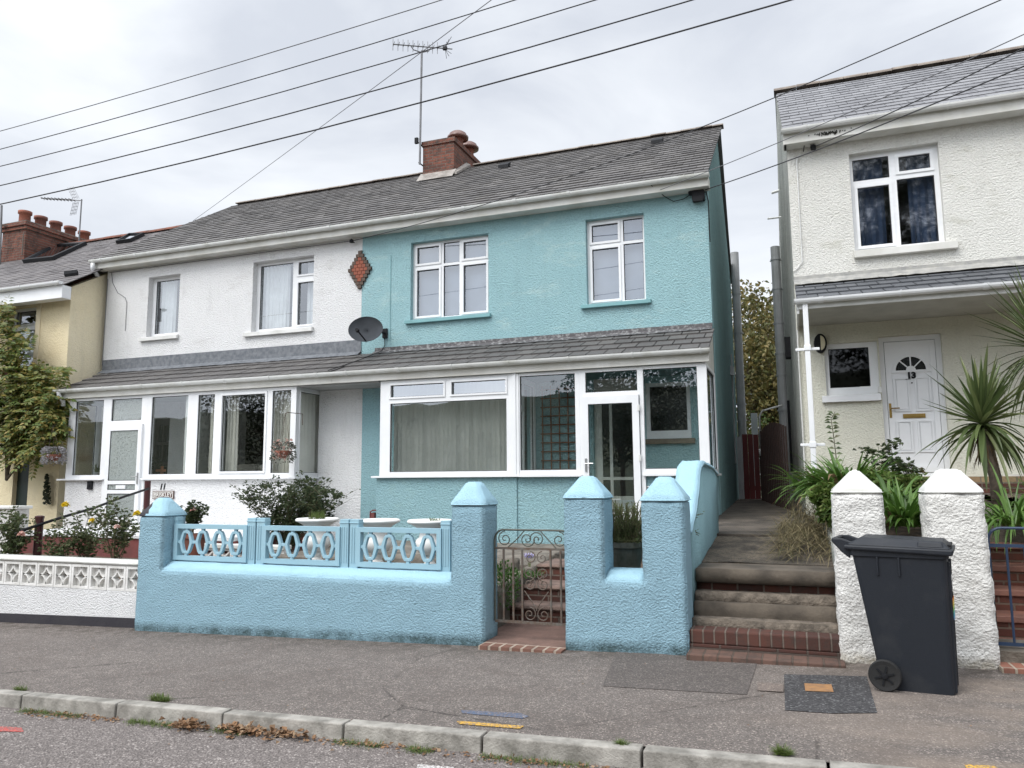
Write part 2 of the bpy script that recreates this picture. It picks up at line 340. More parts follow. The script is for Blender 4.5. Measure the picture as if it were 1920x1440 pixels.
# ------------------------------------------------------------------ mesh builder
BASE = {}
class F:
    """wall frame: u along the wall, n out of the wall, z up"""
    def __init__(s, o=(0, 0, 0), u=(1, 0, 0), n=(0, -1, 0)):
        s.o = Vector(o); s.u = Vector(u).normalized(); s.n = Vector(n).normalized()
    def p(s, u, n, z): return s.o + s.u*u + s.n*n + Vector((0, 0, z))
def front(y): return F((0, y, 0))
class MB:
    def __init__(s): s.v = []; s.f = []; s.mi = []; s.m = 0
    def add(s, vs, fs):
        b = len(s.v); s.v += [Vector(x) for x in vs]
        for f in fs: s.f.append(tuple(b+i for i in f)); s.mi.append(s.m)
        return s
    def box(s, x0, x1, y0, y1, z0, z1, fr=None):
        c = [(x, y, z) for z in (z0, z1) for y in (y0, y1) for x in (x0, x1)]
        if fr: c = [fr.p(*q) for q in c]
        return s.add(c, [(0, 2, 3, 1), (4, 5, 7, 6), (0, 1, 5, 4), (2, 6, 7, 3), (0, 4, 6, 2), (1, 3, 7, 5)])
    def hexa(s, c8):   # bottom 4 ccw, top 4 ccw
        return s.add(c8, [(3, 2, 1, 0), (4, 5, 6, 7), (0, 1, 5, 4), (1, 2, 6, 5), (2, 3, 7, 6), (3, 0, 4, 7)])
    def prism(s, poly, d, closed=True):
        """poly: list of points (3d), extruded by the vector d"""
        n = len(poly); d = Vector(d); a = [Vector(p) for p in poly]
        return s.add(a+[p+d for p in a], [tuple(range(n-1, -1, -1)), tuple(range(n, 2*n))]+[(i, (i+1) % n, n+(i+1) % n, n+i) for i in range(n)])
    def ring(s, outer, inner, d):
        n = len(outer); d = Vector(d); a = [Vector(p) for p in outer]; b = [Vector(p) for p in inner]
        vs = a+b+[p+d for p in a]+[p+d for p in b]; fs = []
        for i in range(n):
            j = (i+1) % n
            fs += [(i, n+i, n+j, j), (2*n+i, 2*n+j, 3*n+j, 3*n+i), (i, j, 2*n+j, 2*n+i), (n+j, n+i, 3*n+i, 3*n+j)]
        return s.add(vs, fs)
    def tube(s, pts, r, n=6, r1=None, cap=True):
        pts = [Vector(p) for p in pts]; k = len(pts); vs = []; fs = []
        t0 = (pts[1]-pts[0]).normalized(); up = Vector((0, 0, 1)) if abs(t0.z) < .9 else Vector((1, 0, 0))
        a = t0.cross(up).normalized()
        for i, p in enumerate(pts):
            t = (pts[min(i+1, k-1)]-pts[max(i-1, 0)]).normalized()
            a = (a-t*a.dot(t)).normalized(); b = t.cross(a)
            rr = (r if r1 is None else r+(r1-r)*i/(k-1)) if not hasattr(r, '__len__') else r[i]
            vs += [p+(a*cos(2*pi*j/n)+b*sin(2*pi*j/n))*rr for j in range(n)]
        for i in range(k-1):
            fs += [(i*n+j, i*n+(j+1) % n, (i+1)*n+(j+1) % n, (i+1)*n+j) for j in range(n)]
        if cap: fs += [tuple(range(n-1, -1, -1)), tuple(range((k-1)*n, k*n))]
        return s.add(vs, fs)
    def lathe(s, c, prof, n=20, ax=None, sy=1):
        """prof: list of (radius, height); ax: matrix to turn it"""
        c = Vector(c); vs = []; fs = []; k = len(prof)
        for r, h in prof:
            for j in range(n):
                q = Vector((r*cos(2*pi*j/n), r*sin(2*pi*j/n)*sy, h)); vs.append(c+(ax@q if ax else q))
        for i in range(k-1): fs += [(i*n+j, i*n+(j+1) % n, (i+1)*n+(j+1) % n, (i+1)*n+j) for j in range(n)]
        fs += [tuple(range(n-1, -1, -1)), tuple(range((k-1)*n, k*n))]
        return s.add(vs, fs)
    def plate(s, fr, u0, u1, z0, z1, n0, n1, holes=(), back=True):
        us = sorted({u0, u1, *[h[0] for h in holes], *[h[1] for h in holes]}); zs = sorted({z0, z1, *[h[2] for h in holes], *[h[3] for h in holes]})
        us = [u for u in us if u0-1e-6 <= u <= u1+1e-6]; zs = [z for z in zs if z0-1e-6 <= z <= z1+1e-6]
        solid = lambda i, j: 0 <= i < len(us)-1 and 0 <= j < len(zs)-1 and not any(h[0] < (us[i]+us[i+1])/2 < h[1] and h[2] < (zs[j]+zs[j+1])/2 < h[3] for h in holes)
        p = fr.p
        for i in range(len(us)-1):
            for j in range(len(zs)-1):
                if not solid(i, j): continue
                a, b, c, d = us[i], us[i+1], zs[j], zs[j+1]
                s.add([p(a, n1, c), p(b, n1, c), p(b, n1, d), p(a, n1, d)], [(0, 1, 2, 3)])
                if back: s.add([p(a, n0, c), p(b, n0, c), p(b, n0, d), p(a, n0, d)], [(3, 2, 1, 0)])
                if not solid(i-1, j): s.add([p(a, n0, c), p(a, n1, c), p(a, n1, d), p(a, n0, d)], [(0, 1, 2, 3)])
                if not solid(i+1, j): s.add([p(b, n0, c), p(b, n1, c), p(b, n1, d), p(b, n0, d)], [(3, 2, 1, 0)])
                if not solid(i, j-1): s.add([p(a, n0, c), p(b, n0, c), p(b, n1, c), p(a, n1, c)], [(0, 1, 2, 3)])
                if not solid(i, j+1): s.add([p(a, n0, d), p(b, n0, d), p(b, n1, d), p(a, n1, d)], [(3, 2, 1, 0)])
        return s
    def leaf(s, p, d, w, L, nrm=None, fold=.25):
        d = Vector(d).normalized(); nrm = Vector(nrm) if nrm else Vector((random.uniform(-1, 1), random.uniform(-1, 1), random.uniform(-.2, 1)))
        a = d.cross(nrm); a = a.normalized() if a.length > 1e-4 else Vector((1, 0, 0)); n_ = a.cross(d)
        p = Vector(p)
        return s.add([p, p+d*L*.45+a*w*.5+n_*w*fold, p+d*L, p+d*L*.45-a*w*.5+n_*w*fold], [(0, 1, 2, 3)])
    def blade(s, p, d, L, w, droop=.5, seg=5, side=None, fold=.15):
        p = Vector(p); d = Vector(d).normalized(); q = p.copy(); vs = []; fs = []
        a = d.cross(Vector((0, 0, 1))); a = a.normalized() if a.length > .05 else Vector((random.uniform(-1, 1), random.uniform(-1, 1), 0)).normalized()
        for i in range(seg+1):
            t = i/seg; ww = w*(.55+1.2*t-1.7*t*t) if t < .95 else w*.02
            nn = a.cross(d)
            vs += [q-a*ww*.5, q+nn*-ww*fold, q+a*ww*.5]
            d = (d+Vector((0, 0, -1))*droop/seg).normalized(); q = q+d*L/seg
        for i in range(seg): b = i*3; fs += [(b, b+1, b+4, b+3), (b+1, b+2, b+5, b+4)]
        return s.add(vs, fs)
    def build(s, name, mats, parent=None, smooth=False, bevel=0, origin=None, **props):
        me = D.meshes.new(name)
        o = BASE[parent.name] if parent else (Vector(origin) if origin is not None else Vector((0, 0, 0)))
        me.from_pydata([tuple(v-o) for v in s.v], [], s.f); 
        mats = mats if isinstance(mats, (list, tuple)) else [mats]
        for m in mats: me.materials.append(m)
        if len(mats) > 1: me.polygons.foreach_set('material_index', s.mi)
        if smooth: me.polygons.foreach_set('use_smooth', [True]*len(s.f))
        me.update()
        ob = D.objects.new(name, me); COL.objects.link(ob)
        if parent: ob.parent = parent
        else: ob.location = o
        BASE[ob.name] = o
        if bevel:
            b = ob.modifiers.new('bevel', 'BEVEL'); b.width = bevel; b.segments = 2; b.limit_method = 'ANGLE'; b.angle_limit = radians(50)
        for k, v in props.items(): ob[k] = v
        return ob
def thing(name, loc, label, cat, group=None):
    o = D.objects.new(name, None); COL.objects.link(o); o.location = loc; o.empty_display_size = .2; BASE[o.name] = Vector(loc)
    o['label'] = label; o['category'] = cat
    if group: o['group'] = group
    return o
def tag(o, label, cat, group=None):
    o['label'] = label; o['category'] = cat
    if group: o['group'] = group
    return o
def struct(o): o['kind'] = 'structure'; return o
def stuff(o, label=None, cat=None):
    o['kind'] = 'stuff'
    if label: o['label'] = label; o['category'] = cat
    return o
def copy_tree(root, loc, label, rz=0):
    def cp(o, par):
        c = o.copy(); COL.objects.link(c); c.parent = par
        for ch in list(o.children): cp(ch, c)
        return c
    r = cp(root, None); r.location = loc; r.rotation_euler.z = rz; r['label'] = label; return r

def roughen(mb_obj, amp=.006, cell=.045, freq=9, bev=.012):
    """cut the mesh fine and push its surface about so that edges wander like thick render"""
    me = mb_obj.data; bm = bmesh.new(); bm.from_mesh(me); bmesh.ops.remove_doubles(bm, verts=bm.verts, dist=1e-5)
    bmesh.ops.bevel(bm, geom=[e for e in bm.edges if len(e.link_faces) == 2 and e.calc_face_angle(0) > .5], offset=bev, segments=2, affect='EDGES')
    mx_ = max(max(e.calc_length() for e in bm.edges), cell)
    for _ in range(7):
        es = [e for e in bm.edges if e.calc_length() > cell*1.5]
        if not es: break
        bmesh.ops.subdivide_edges(bm, edges=es, cuts=1, use_grid_fill=True)
    bmesh.ops.triangulate(bm, faces=[f for f in bm.faces if len(f.verts) > 4])
    bm.normal_update(); o = BASE[mb_obj.name]
    for v in bm.verts:
        q = (v.co+o); k = noise.noise(q*freq)+.6*noise.noise(q*freq*2.7)
        v.co += v.normal*amp*k
    for f in bm.faces: f.smooth = True
    bm.to_mesh(me); bm.free(); return mb_obj

def slates(mb, A0, A1, B0, B1, expo=.19, w=.25, th=.010, jit=1., hip=False):
    A0, A1, B0, B1 = map(Vector, (A0, A1, B0, B1)); n = max(1, round(((B0+B1)/2-(A0+A1)/2).length/expo))
    nrm = (A1-A0).cross(B0-A0).normalized() if not hip else (A1-A0).cross(B1-A0).normalized()
    if nrm.z < 0: nrm = -nrm
    mb.add([A0-nrm*.012, A1-nrm*.012, B1-nrm*.012, B0-nrm*.012], [(0, 1, 2, 3)])
    for i in range(n):
        t0 = i/n; t1 = min(1, (i+1)/n+.012)
        L0, R0 = A0.lerp(B0, t0), A1.lerp(B1, t0); L1, R1 = A0.lerp(B0, t1), A1.lerp(B1, t1)
        width = (R0-L0).length; k = max(1, width/w); x = -.5*(i % 2)+random.uniform(-.05, .05)
        while x < k:
            gp = .03 if th >= .018 and expo > .3 else .014; a, b = max(0, x+gp), min(k, x+1-gp); x += 1
            if b-a < .08: continue
            a /= k; b /= k; j = random.uniform(-.003, .004)*jit; sk_ = random.uniform(-.006, .006)*jit
            dn = (L1-L0).normalized()
            p0, p1 = L0.lerp(R0, a)+dn*sk_, L0.lerp(R0, b)+dn*(sk_+random.uniform(-.003, .003)*jit)
            q0, q1 = L1.lerp(R1, a), L1.lerp(R1, b)
            hh = th+.004+j; h2 = hh+random.uniform(-.002, .003)*jit
            mb.add([p0+nrm*hh, p1+nrm*h2, q1+nrm*.002, q0+nrm*.002, p0-nrm*.006, p1-nrm*.006], [(0, 1, 2, 3), (4, 5, 1, 0), (4, 0, 3), (5, 2, 1)])
    return mb

def window(parent, fr, u0, u1, z0, z1, panes, n0=-.16, th=.06, name='window', frame_m=None, glass_m=None, sash=(), sillm=None, sill=None, label=None, ring=.042):
    """frame is one mesh; its panes (and sill) are children. panes: (ua, ub, za, zb)"""
    mb = MB(); mb.plate(fr, u0, u1, z0, z1, n0, n0+th, panes)
    for i in sash:
        a, b, c, d = panes[i]; mb.plate(fr, a-ring, b+ring, c-ring, d+ring, n0+th+.0005, n0+th+.018, [(a, b, c, d)], back=False)
    w = mb.build(name, frame_m or white_paint, parent)
    if label: w['label'] = label
    for i, (a, b, c, d) in enumerate(panes):
        g = MB(); g.add([fr.p(a, n0+th*.45, c), fr.p(b, n0+th*.45, c), fr.p(b, n0+th*.45, d), fr.p(a, n0+th*.45, d)], [(0, 1, 2, 3)])
        g.m = 1; g.plate(fr, a+.0005, b-.0005, c+.0005, d-.0005, n0+th*.5, n0+th*.75, [(a+.008, b-.008, c+.008, d-.008)], back=False)
        g.build('pane', [glass_m[i] if isinstance(glass_m, list) else (glass_m or glass), gasket], w)
    if sill:
        a, b, c, d, n_a, n_b = sill; mb = MB(); q = fr.p
        mb.hexa([q(a, n_b, c), q(b, n_b, c), q(b, n_a, c), q(a, n_a, c), q(a, n_b, d-.012), q(b, n_b, d-.012), q(b, n_a, d), q(a, n_a, d)]).build('sill', sillm or white_old, w, bevel=.004)
    return w

def cloth(fr, u0, u1, z0, z1, n, waves=9, amp=.03, gather=0):
    """hanging fabric with folds and real (thin) thickness"""
    mb = MB(); k = waves*8; vs = []
    for zz in (z0, (z0+z1)/2, z1):
        for i in range(k+1):
            t = i/k; a = amp*(1 if zz < z1 else .55); ph = 2*pi*waves*t+.5*sin(5*t)
            vs.append(fr.p(u0+(u1-u0)*t+.3*a*sin(2*ph), n+a*sin(ph), zz))
    fs = [(r*(k+1)+i, r*(k+1)+i+1, (r+1)*(k+1)+i+1, (r+1)*(k+1)+i) for r in range(2) for i in range(k)]
    return mb.add(vs, fs)

def gutter_run(mb, x0, x1, y, z, r=.06, seg=1.0):
    """half-round gutter, seen from outside; y,z is its back top edge"""
    n = 8; prof = [(y-r-r*cos(pi*j/n), z-r*sin(pi*j/n)*1.15) for j in range(n+1)]
    prof2 = [(y-r-(r-.006)*cos(pi*j/n), z-(r-.006)*sin(pi*j/n)*1.15) for j in range(n+1)]
    vs = []
    for x in (x0, x1): vs += [(x, a, b) for a, b in prof]+[(x, a, b) for a, b in prof2]
    m = n+1; fs = []
    for j in range(n):
        fs += [(j, j+1, 2*m+j+1, 2*m+j), (m+j+1, m+j, 3*m+j, 3*m+j+1), (j+1, j, m+j, m+j+1), (2*m+j, 2*m+j+1, 3*m+j+1, 3*m+j)]
    fs += [(0, 2*m, 3*m, m), (n, m+n, 3*m+n, 2*m+n)]
    mb.add(vs, fs)
    mb.lathe((x0+.003, y-r, z-.004), [(0.0, 0)]+[], 3) if False else None
    x = x0+.35
    while x < x1-.1:      # brackets and joints
        big = random.random() < .3; ww = .06 if big else .022; rr = r+.010
        pr = [(y-r-rr*cos(pi*j/n), z+.003-rr*sin(pi*j/n)*1.15) for j in range(n+1)]
        vs = [(xx, a, b) for xx in (x-ww/2, x+ww/2) for a, b in pr]
        mb.add(vs, [(j, j+1, m+j+1, m+j) for j in range(n)]+[tuple(range(n, -1, -1)), tuple(range(m, 2*m))])
        x += seg
    for xx in ([] if x0 in (-7.875, -7.60) else [x0-.004])+([] if x1 in (-7.878, -7.602) else [x1-.004]): mb.prism([(xx, a, b) for a, b in prof], (.008, 0, 0))

def text(s, size, pos, mat_, name, parent=None, ex=.003, shear=0, align='CENTER', fr=None, bold=0):
    cu = D.curves.new(name, 'FONT'); cu.body = s; cu.size = size; cu.extrude = ex; cu.align_x = align; cu.align_y = 'CENTER'; cu.shear = shear; cu.offset = bold
    t = D.objects.new('tmp', cu); COL.objects.link(t)
    me = D.meshes.new_from_object(t.evaluated_get(bpy.context.evaluated_depsgraph_get()))
    D.objects.remove(t)
    fr = fr or front(0)
    for v in me.vertices:
        q = v.co.copy(); v.co = Vector(pos)+fr.u*q.x+Vector((0, 0, q.y))+fr.n*q.z
    me.materials.clear(); me.materials.append(mat_); me.name = name
    o = D.objects.new(name, me); COL.objects.link(o)
    if parent:
        b = BASE[parent.name]
        for v in me.vertices: v.co -= b
        o.parent = parent
    BASE[o.name] = BASE[parent.name] if parent else Vector((0, 0, 0))
    return o

# ------------------------------------------------------------------ ground, road, pavement, kerb
def sheet(name, x0, x1, y0, y1, dz, m, nx=1):
    mb = MB(); mb.add([(x0, y0, gz(x0)+dz), (x1, y0, gz(x1)+dz), (x1, y1, gz(x1)+dz), (x0, y1, gz(x0)+dz)], [(0, 1, 2, 3)])
    return mb.build(name, m)
KY0, KY1 = 4.185, 4.30
mb = MB(); 
mb.add([(-60, -80, gz(-60)-.4), (60, -80, gz(60)-.4), (60, 400, gz(60)-.4), (-60, 400, gz(-60)-.4)], [(0, 1, 2, 3)])
for sx in (-1, 1): mb.add([(sx*60, -80, gz(sx*60)-.4), (sx*1500, -80, gz(sx*60)-.4), (sx*1500, 1500, gz(sx*60)-.4), (sx*60, 400, gz(sx*60)-.4)], [(0, 1, 2, 3) if sx > 0 else (3, 2, 1, 0)])
mb.add([(-60, 400, gz(-60)-.4), (60, 400, gz(60)-.4), (1500, 1500, gz(60)-.4), (-1500, 1500, gz(-60)-.4)], [(0, 1, 2, 3)])
struct(mb.build('ground', plain('grass and earth', (.06, .08, .03), (.10, .085, .05), scale=1, rough=.95)))
struct(sheet('road', -60, 60, -6.5, KY0+.05, -.088, road_m))
struct(sheet('pavement', -60, 60, KY1-.02, 7.6, 0, pave_m))
struct(sheet('far_pavement', -60, 60, -9, -6.5, .01, pave_m))
mb = MB(); x = -1.76-.915*30
while x < 22:
    L = .905; a, b = x+.005, x+L; j = random.uniform(-.003, .003)
    mb.hexa([(a, KY0+j, gz(a)-.2), (b, KY0+j, gz(b)-.2), (b, KY1, gz(b)-.2), (a, KY1, gz(a)-.2), (a, KY0+j+.012, gz(a)+.006), (b, KY0+j+.012, gz(b)+.006), (b, KY1, gz(b)+.006+j), (a, KY1, gz(a)+.006+j)])
    x += .915
struct(mb.build('kerb', kerb_m, bevel=.008))
def ground_mark(name, m, pts, dz, label, cat, tagit=True):
    w = []
    for px, py in pts:
        z = .165
        for _ in range(5): q = at(px, py, Z=z); z = gz(q.x)+dz
        w.append((q.x, q.y, z))
    mb = MB(); mb.add(w+[(x, y, z-.0015) for x, y, z in w], [tuple(range(len(w)-1, -1, -1)), tuple(range(len(w), 2*len(w)))]+[(i, (i+1) % len(w), len(w)+(i+1) % len(w), len(w)+i) for i in range(len(w))])
    # keep the top face upward
    o = mb.build(name, m); bm = bmesh.new(); bm.from_mesh(o.data); bmesh.ops.recalc_face_normals(bm, faces=bm.faces); bm.to_mesh(o.data); bm.free()
    if tagit: tag(o, label, cat)
    else: o['kind'] = 'structure'
    return o
ground_mark('pavement_patch', patchm('older grey tarmac patch', (.115, .10, .092), (.27, .24, .21), (.06, .052, .048)), [(1156, 1218), (1130, 1286), (1400, 1302), (1420, 1243)], .004, '', '', False)
ground_mark('pavement_patch', patchm('black new tarmac patch', (.062, .06, .062), (.20, .20, .20), (.025, .024, .025), 90), [(1470, 1264), (1472, 1331), (1560, 1337), (1645, 1336), (1625, 1268)], .005, '', '', False)
mb_c = ground_mark('manhole_cover', orange_lid, [(1508, 1281), (1510, 1295), (1563, 1297), (1559, 1283)], .010, 'rusty orange rectangular utility cover set in black tarmac patch', 'cover')
ground_mark('pavement_patch', patchm('small pale slab', (.19, .155, .135), (.36, .30, .25), (.10, .08, .07)), [(1421, 1279), (1420, 1294), (1469, 1297), (1469, 1282)], .008, '', '', False)
ground_mark('paint_mark', paintmark('blue spray paint', (.06, .11, .20)), [(864, 1331), (867, 1337), (980, 1347), (992, 1343), (975, 1337)], .004, 'faint blue spray stripe on the pavement near the kerb', 'paint mark')
ground_mark('paint_mark', paintmark('yellow spray paint', (.75, .42, .02)), [(856, 1352), (862, 1357), (975, 1366), (982, 1361), (868, 1352)], .006, 'yellow spray stripe on the pavement just below the blue stripe', 'paint mark')
ground_mark('paint_mark', paintmark('yellow spray paint dim', (.75, .42, .02)), [(1808, 1433), (1812, 1440), (1880, 1447), (1865, 1436)], .006, 'yellow spray stripe at the bottom right edge of the pavement', 'paint mark')
def road_mark(nm, m, pts, label):
    w = []
    for px, py in pts:
        z = .05
        for _ in range(5): q = at(px, py, Z=z); z = gz(q.x)-.084
        w.append((q.x, q.y, z))
    mb = MB(); mb.add(w, [tuple(range(len(w)))]); o = mb.build(nm, m)
    if o.data.polygons[0].normal.z < 0: o.data.flip_normals()
    tag(o, label, 'paint mark')
road_mark('paint_mark', paintmark('red spray paint', (.55, .06, .05)), [(-10, 1361), (-10, 1371), (45, 1372), (40, 1364)], 'short red paint stripe on the road at the left edge')
road_mark('road_marking', paintmark('white road paint', (.75, .74, .72)), [(783, 1433), (780, 1446), (860, 1456), (850, 1438)], 'white painted line on the road by the kerb')
# ------------------------------------------------------------------ houses
def rc(px0, py0, px1, py1, Y):        # a rectangle on the wall plane Y: (u0, u1, z0, z1)
    my, mx_ = (py0+py1)/2, (px0+px1)/2
    return (at(px0, my, Y=Y).x, at(px1, my, Y=Y).x, at(mx_, py1, Y=Y).z, at(mx_, py0, Y=Y).z)
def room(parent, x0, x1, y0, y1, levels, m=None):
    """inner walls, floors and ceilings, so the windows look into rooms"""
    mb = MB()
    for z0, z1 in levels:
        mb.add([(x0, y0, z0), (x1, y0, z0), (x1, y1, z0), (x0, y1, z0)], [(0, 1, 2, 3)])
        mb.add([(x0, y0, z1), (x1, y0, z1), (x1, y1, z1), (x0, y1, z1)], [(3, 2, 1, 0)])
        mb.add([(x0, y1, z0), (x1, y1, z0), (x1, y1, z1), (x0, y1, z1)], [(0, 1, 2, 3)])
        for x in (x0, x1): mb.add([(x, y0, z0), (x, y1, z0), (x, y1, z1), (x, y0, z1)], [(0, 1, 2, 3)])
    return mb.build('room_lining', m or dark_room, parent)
def gable(xf, xb, yf, yb, zb, ze, yr, zr, t=-.22):
    xr = xf+(xb-xf)*(yr-yf)/(yb-yf)
    return MB().prism([(xf, yf, zb), (xb, yb, zb), (xb, yb, ze), (xr, yr, zr), (xf, yf, ze)], (t, 0, 0))
def ridge_tiles(mb, x0, x1, y, z, r=.11, L=.33, flat=.7):
    x = x0
    while x < x1-.02:
        b = min(x+L-.008, x1); j = random.uniform(-.006, .008); n = 8
        pr = [(y-r*1.15*cos(pi*k/n), z+j+r*flat*sin(pi*k/n)) for k in range(n+1)]
        mb.add([(xx, a, c) for xx in (x, b) for a, c in pr], [(k, k+1, n+1+k+1, n+1+k) for k in range(n)]+[tuple(range(n, -1, -1)), tuple(range(n+1, 2*n+2))])
        x += L
EY, EZ, RY, RZ = 12.42, 6.60, 16.25, 9.12       # eaves and ridge of the pair

# ---- blue house (right half of the pair)
bh = thing('semi_detached_house', (-4.5, 12.7, .5), 'turquoise rendered semi-detached house with glazed porch and grey lean-to slates', 'house')
FB = front(12.7)
bw1 = (at(770, 520, Y=12.7).x, at(916, 520, Y=12.7).x, 4.62, 6.145)
bw2 = (at(1099, 480, Y=12.7).x, at(1209, 480, Y=12.7).x, 4.62, 6.155)
pw = rc(1211, 717, 1295, 822, 12.7); pw = (pw[0], min(pw[1], -1.32), pw[2], pw[3])
pd_ = (at(1113, 830, Y=12.7).x, at(1195, 830, Y=12.7).x, .88, at(1150, 700, Y=12.7).z)
mb = MB().plate(FB, -7.873, -1.2, .3, 6.5, -.24, 0, [bw1, bw2, (-6.45, -4.45, 1.0, 3.2), pw, pd_])
mb.build('wall', blue_st, bh)
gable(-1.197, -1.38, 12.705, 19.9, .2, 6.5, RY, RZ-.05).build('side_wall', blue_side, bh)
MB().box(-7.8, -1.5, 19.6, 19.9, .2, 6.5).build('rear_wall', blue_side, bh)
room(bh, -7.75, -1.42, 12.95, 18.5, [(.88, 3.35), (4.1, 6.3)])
mb = MB(); slates(mb, (-7.875, EY, EZ), (-1.15, EY, EZ), (-7.875, RY, RZ), (-1.17, RY, RZ), .218, .26, th=.024, jit=1.3)
rb = mb.build('roof', roof_main, bh)
mb = MB(); slates(mb, (-1.35, 20.1, EZ), (-7.875, 20.1, EZ), (-1.2, RY, RZ), (-7.875, RY, RZ), .4, .5); mb.build('rear_roof', roof_main, bh)
mb = MB(); ridge_tiles(mb, -6.98, -1.14, RY, RZ+.0, flat=.6, r=.10); mb.build('ridge_tiles', greyridge, bh)
mb = MB(); mb.box(-1.19, -1.13, EY+.05, EY+.2, EZ-.17, EZ-.03)
for px, py in ((945, 312), (1232, 266)):    # roof vents
    q = at(px, py, Y=15.42); MB().box(-.12, .12, -.05, .16, -.03, .05, F((q.x, 15.4, q.z), (1, 0, 0), (0, .82, .57))).build('roof_vent', black_m, rb)
def eaves(parent, x0, x1, y, z, zf0, zf1, gm=gutter_m, fm=cream_board, wall_y=None):
    mb = MB(); gutter_run(mb, x0, x1, y, z); g = mb.build('gutter', gm, parent, smooth=False)
    e0, e1 = (.0 if x0 in (-7.875, -7.60) else .03), (.0 if x1 in (-7.878, -7.602) else .02); mb = MB(); mb.box(x0+e0, x1-e1, y+.003, (wall_y or y+.14), zf0, zf1).build('fascia', fm, parent, bevel=.003)
eaves(bh, -7.875, -1.13, 12.44, 6.575, 6.385, 6.56, wall_y=12.697)
eaves(bh, -7.60, -1.12, 11.33, 3.475, 3.29, 3.425, wall_y=11.38)
mb = MB(); slates(mb, (-7.56, 11.27, 3.47), (-1.13, 11.27, 3.47), (-7.50, 12.69, 4.03), (-1.17, 12.69, 4.03), .36, .285, th=.02, jit=1)
mb.build('porch_roof', roof_low, bh)
def flashing(parent, x0, x1, z, hgt, apron, m=lead, ya=12.55, za=3.99):
    mb = MB(); mb.box(x0, x1, 12.68, 12.699, z-hgt, z)
    x = x0
    while x < x1:
        b = min(x1, x+1.2); n = 12
        vs = []
        for i in range(n+1):
            xx = x+(b-x)*i/n; vs += [(xx, 12.685, z-hgt+.012), (xx, ya-random.uniform(0, .04), za+random.uniform(0, .008))]
        mb.add(vs, [(2*i, 2*i+1, 2*i+3, 2*i+2) for i in range(n)]); x = b
    mb.build('flashing', m, parent)
flashing(bh, -7.55, -1.2, 4.13, .07, .1)
# brick diamond on the party line
mb = MB(); rows = [1, 2, 3, 4, 5, 5, 5, 4, 3, 2, 1]; rows = [1, 2, 3, 4, 5, 6, 5, 4, 3, 2, 1]; bwid, bhh = .088, .070
dc = at(676, 506, Y=12.7); mats_ = []
for r, n in enumerate(rows):
    z = dc.z+(5-r)*bhh
    for k in range(n):
        x = dc.x-n*bwid/2+k*bwid; edge = k == 0 or k == n-1
        mb.m = 1 if edge else 0; j = random.uniform(0, .006)
        mb.box(x+.004, x+bwid-.004, 12.66-j, 12.699, z-bhh/2+.004, z+bhh/2-.004)
mb.m = 2
for r, n in enumerate(rows): mb.box(dc.x-n*bwid/2+.004, dc.x+n*bwid/2-.004, 12.685, 12.698, dc.z+(5-r)*bhh-bhh/2-.004, dc.z+(5-r)*bhh+bhh/2+.003)
db = mb.build('brick_diamond', [plain('orange red brick', (.30, .085, .045), (.21, .065, .04), rough=.8, bump=.004, scale=9), plain('burnt brown brick', (.11, .075, .055), (.07, .05, .04), rough=.8, bump=.004, scale=9), conc], bh)
def grid_panes(b, cols, trans, fw=.055, mull=.05):
    """b: opening; cols: list of column fractions; trans: height share of the top lights"""
    u0, u1, z0, z1 = b; w = u1-u0; h = z1-z0; out = []; a = 0
    zt = z1-h*trans
    for i, c in enumerate(cols):
        ua = u0+w*a+(fw if i == 0 else mull/2); a += c; ub = u0+w*a-(fw if i == len(cols)-1 else mull/2)
        out += [[ua, ub, zt+mull/2, z1-fw], [ua, ub, z0+fw, zt-mull/2]]
    return out
def shrink(p, idx, r=.04):
    return [(a+r, b-r, c+r, d-r) if i in idx else (a, b, c, d) for i, (a, b, c, d) in enumerate(p)]
p = shrink(grid_panes(bw1, [.385, .235, .38], .31, .045, .05), (0, 1, 4, 5))
w = window(bh, FB, *bw1, p, n0=-.17, sash=(0, 1, 4, 5), glass_m=glass_up, ring=.04, sill=(bw1[0]-.09, bw1[1]+.05, bw1[2]-.075, bw1[2], .002, .075), sillm=sill_blue)
p = shrink(grid_panes(bw2, [.60, .40], .30, .045, .05), (0, 1))
window(bh, FB, *bw2, p, n0=-.17, sash=(0, 1), glass_m=glass_up, ring=.04, sill=(bw2[0]-.10, bw2[1]+.09, bw2[2]-.075, bw2[2], .002, .075), sillm=sill_blue)
for b, nm in ((bw1, 0), (bw2, 0)):     # blinds behind the upstairs glass, mirrored sky tone put into their blue grey
    MB().box(b[0]+.03, b[1]-.03, 12.93, 12.94, b[2]+.02, b[3]-.02).build('blind', plain('sky toned blind', (.17, .20, .25), rough=.9), bh)
# glazed bay and porch
FP = front(11.4)
bay = (-6.66, -4.28, 1.665, 3.285)
pt = [rc(733, 714, 832, 743, 11.4), rc(847, 709, 948, 740, 11.4), rc(731, 752, 950, 884, 11.4)]
pt[0] = (*pt[0][:2], pt[0][2], 3.20); pt[1] = (*pt[1][:2], pt[0][2], 3.20); 
glass_top = glassmat('top light glass', ior=2.7)
window(bh, FP, *bay, [tuple(x) for x in pt], n0=-.07, th=.07, name='bay_window', sash=(0, 1), glass_m=[glass_top, glass_top, glass_bay], ring=.03)
MB().box(-4.279, -4.13, 11.385, 11.46, 1.665, 3.285).box(-4.235, -4.175, 11.37, 11.384, 1.665, 3.285).build('porch_post', white_paint, bh, bevel=.004)
q = rc(975, 703, 1079, 882, 11.4); window(bh, FP, -4.129, -3.13, 1.665, 3.285, [(q[0], q[1], 1.735, 3.235)], n0=-.07, th=.07, name='porch_window')
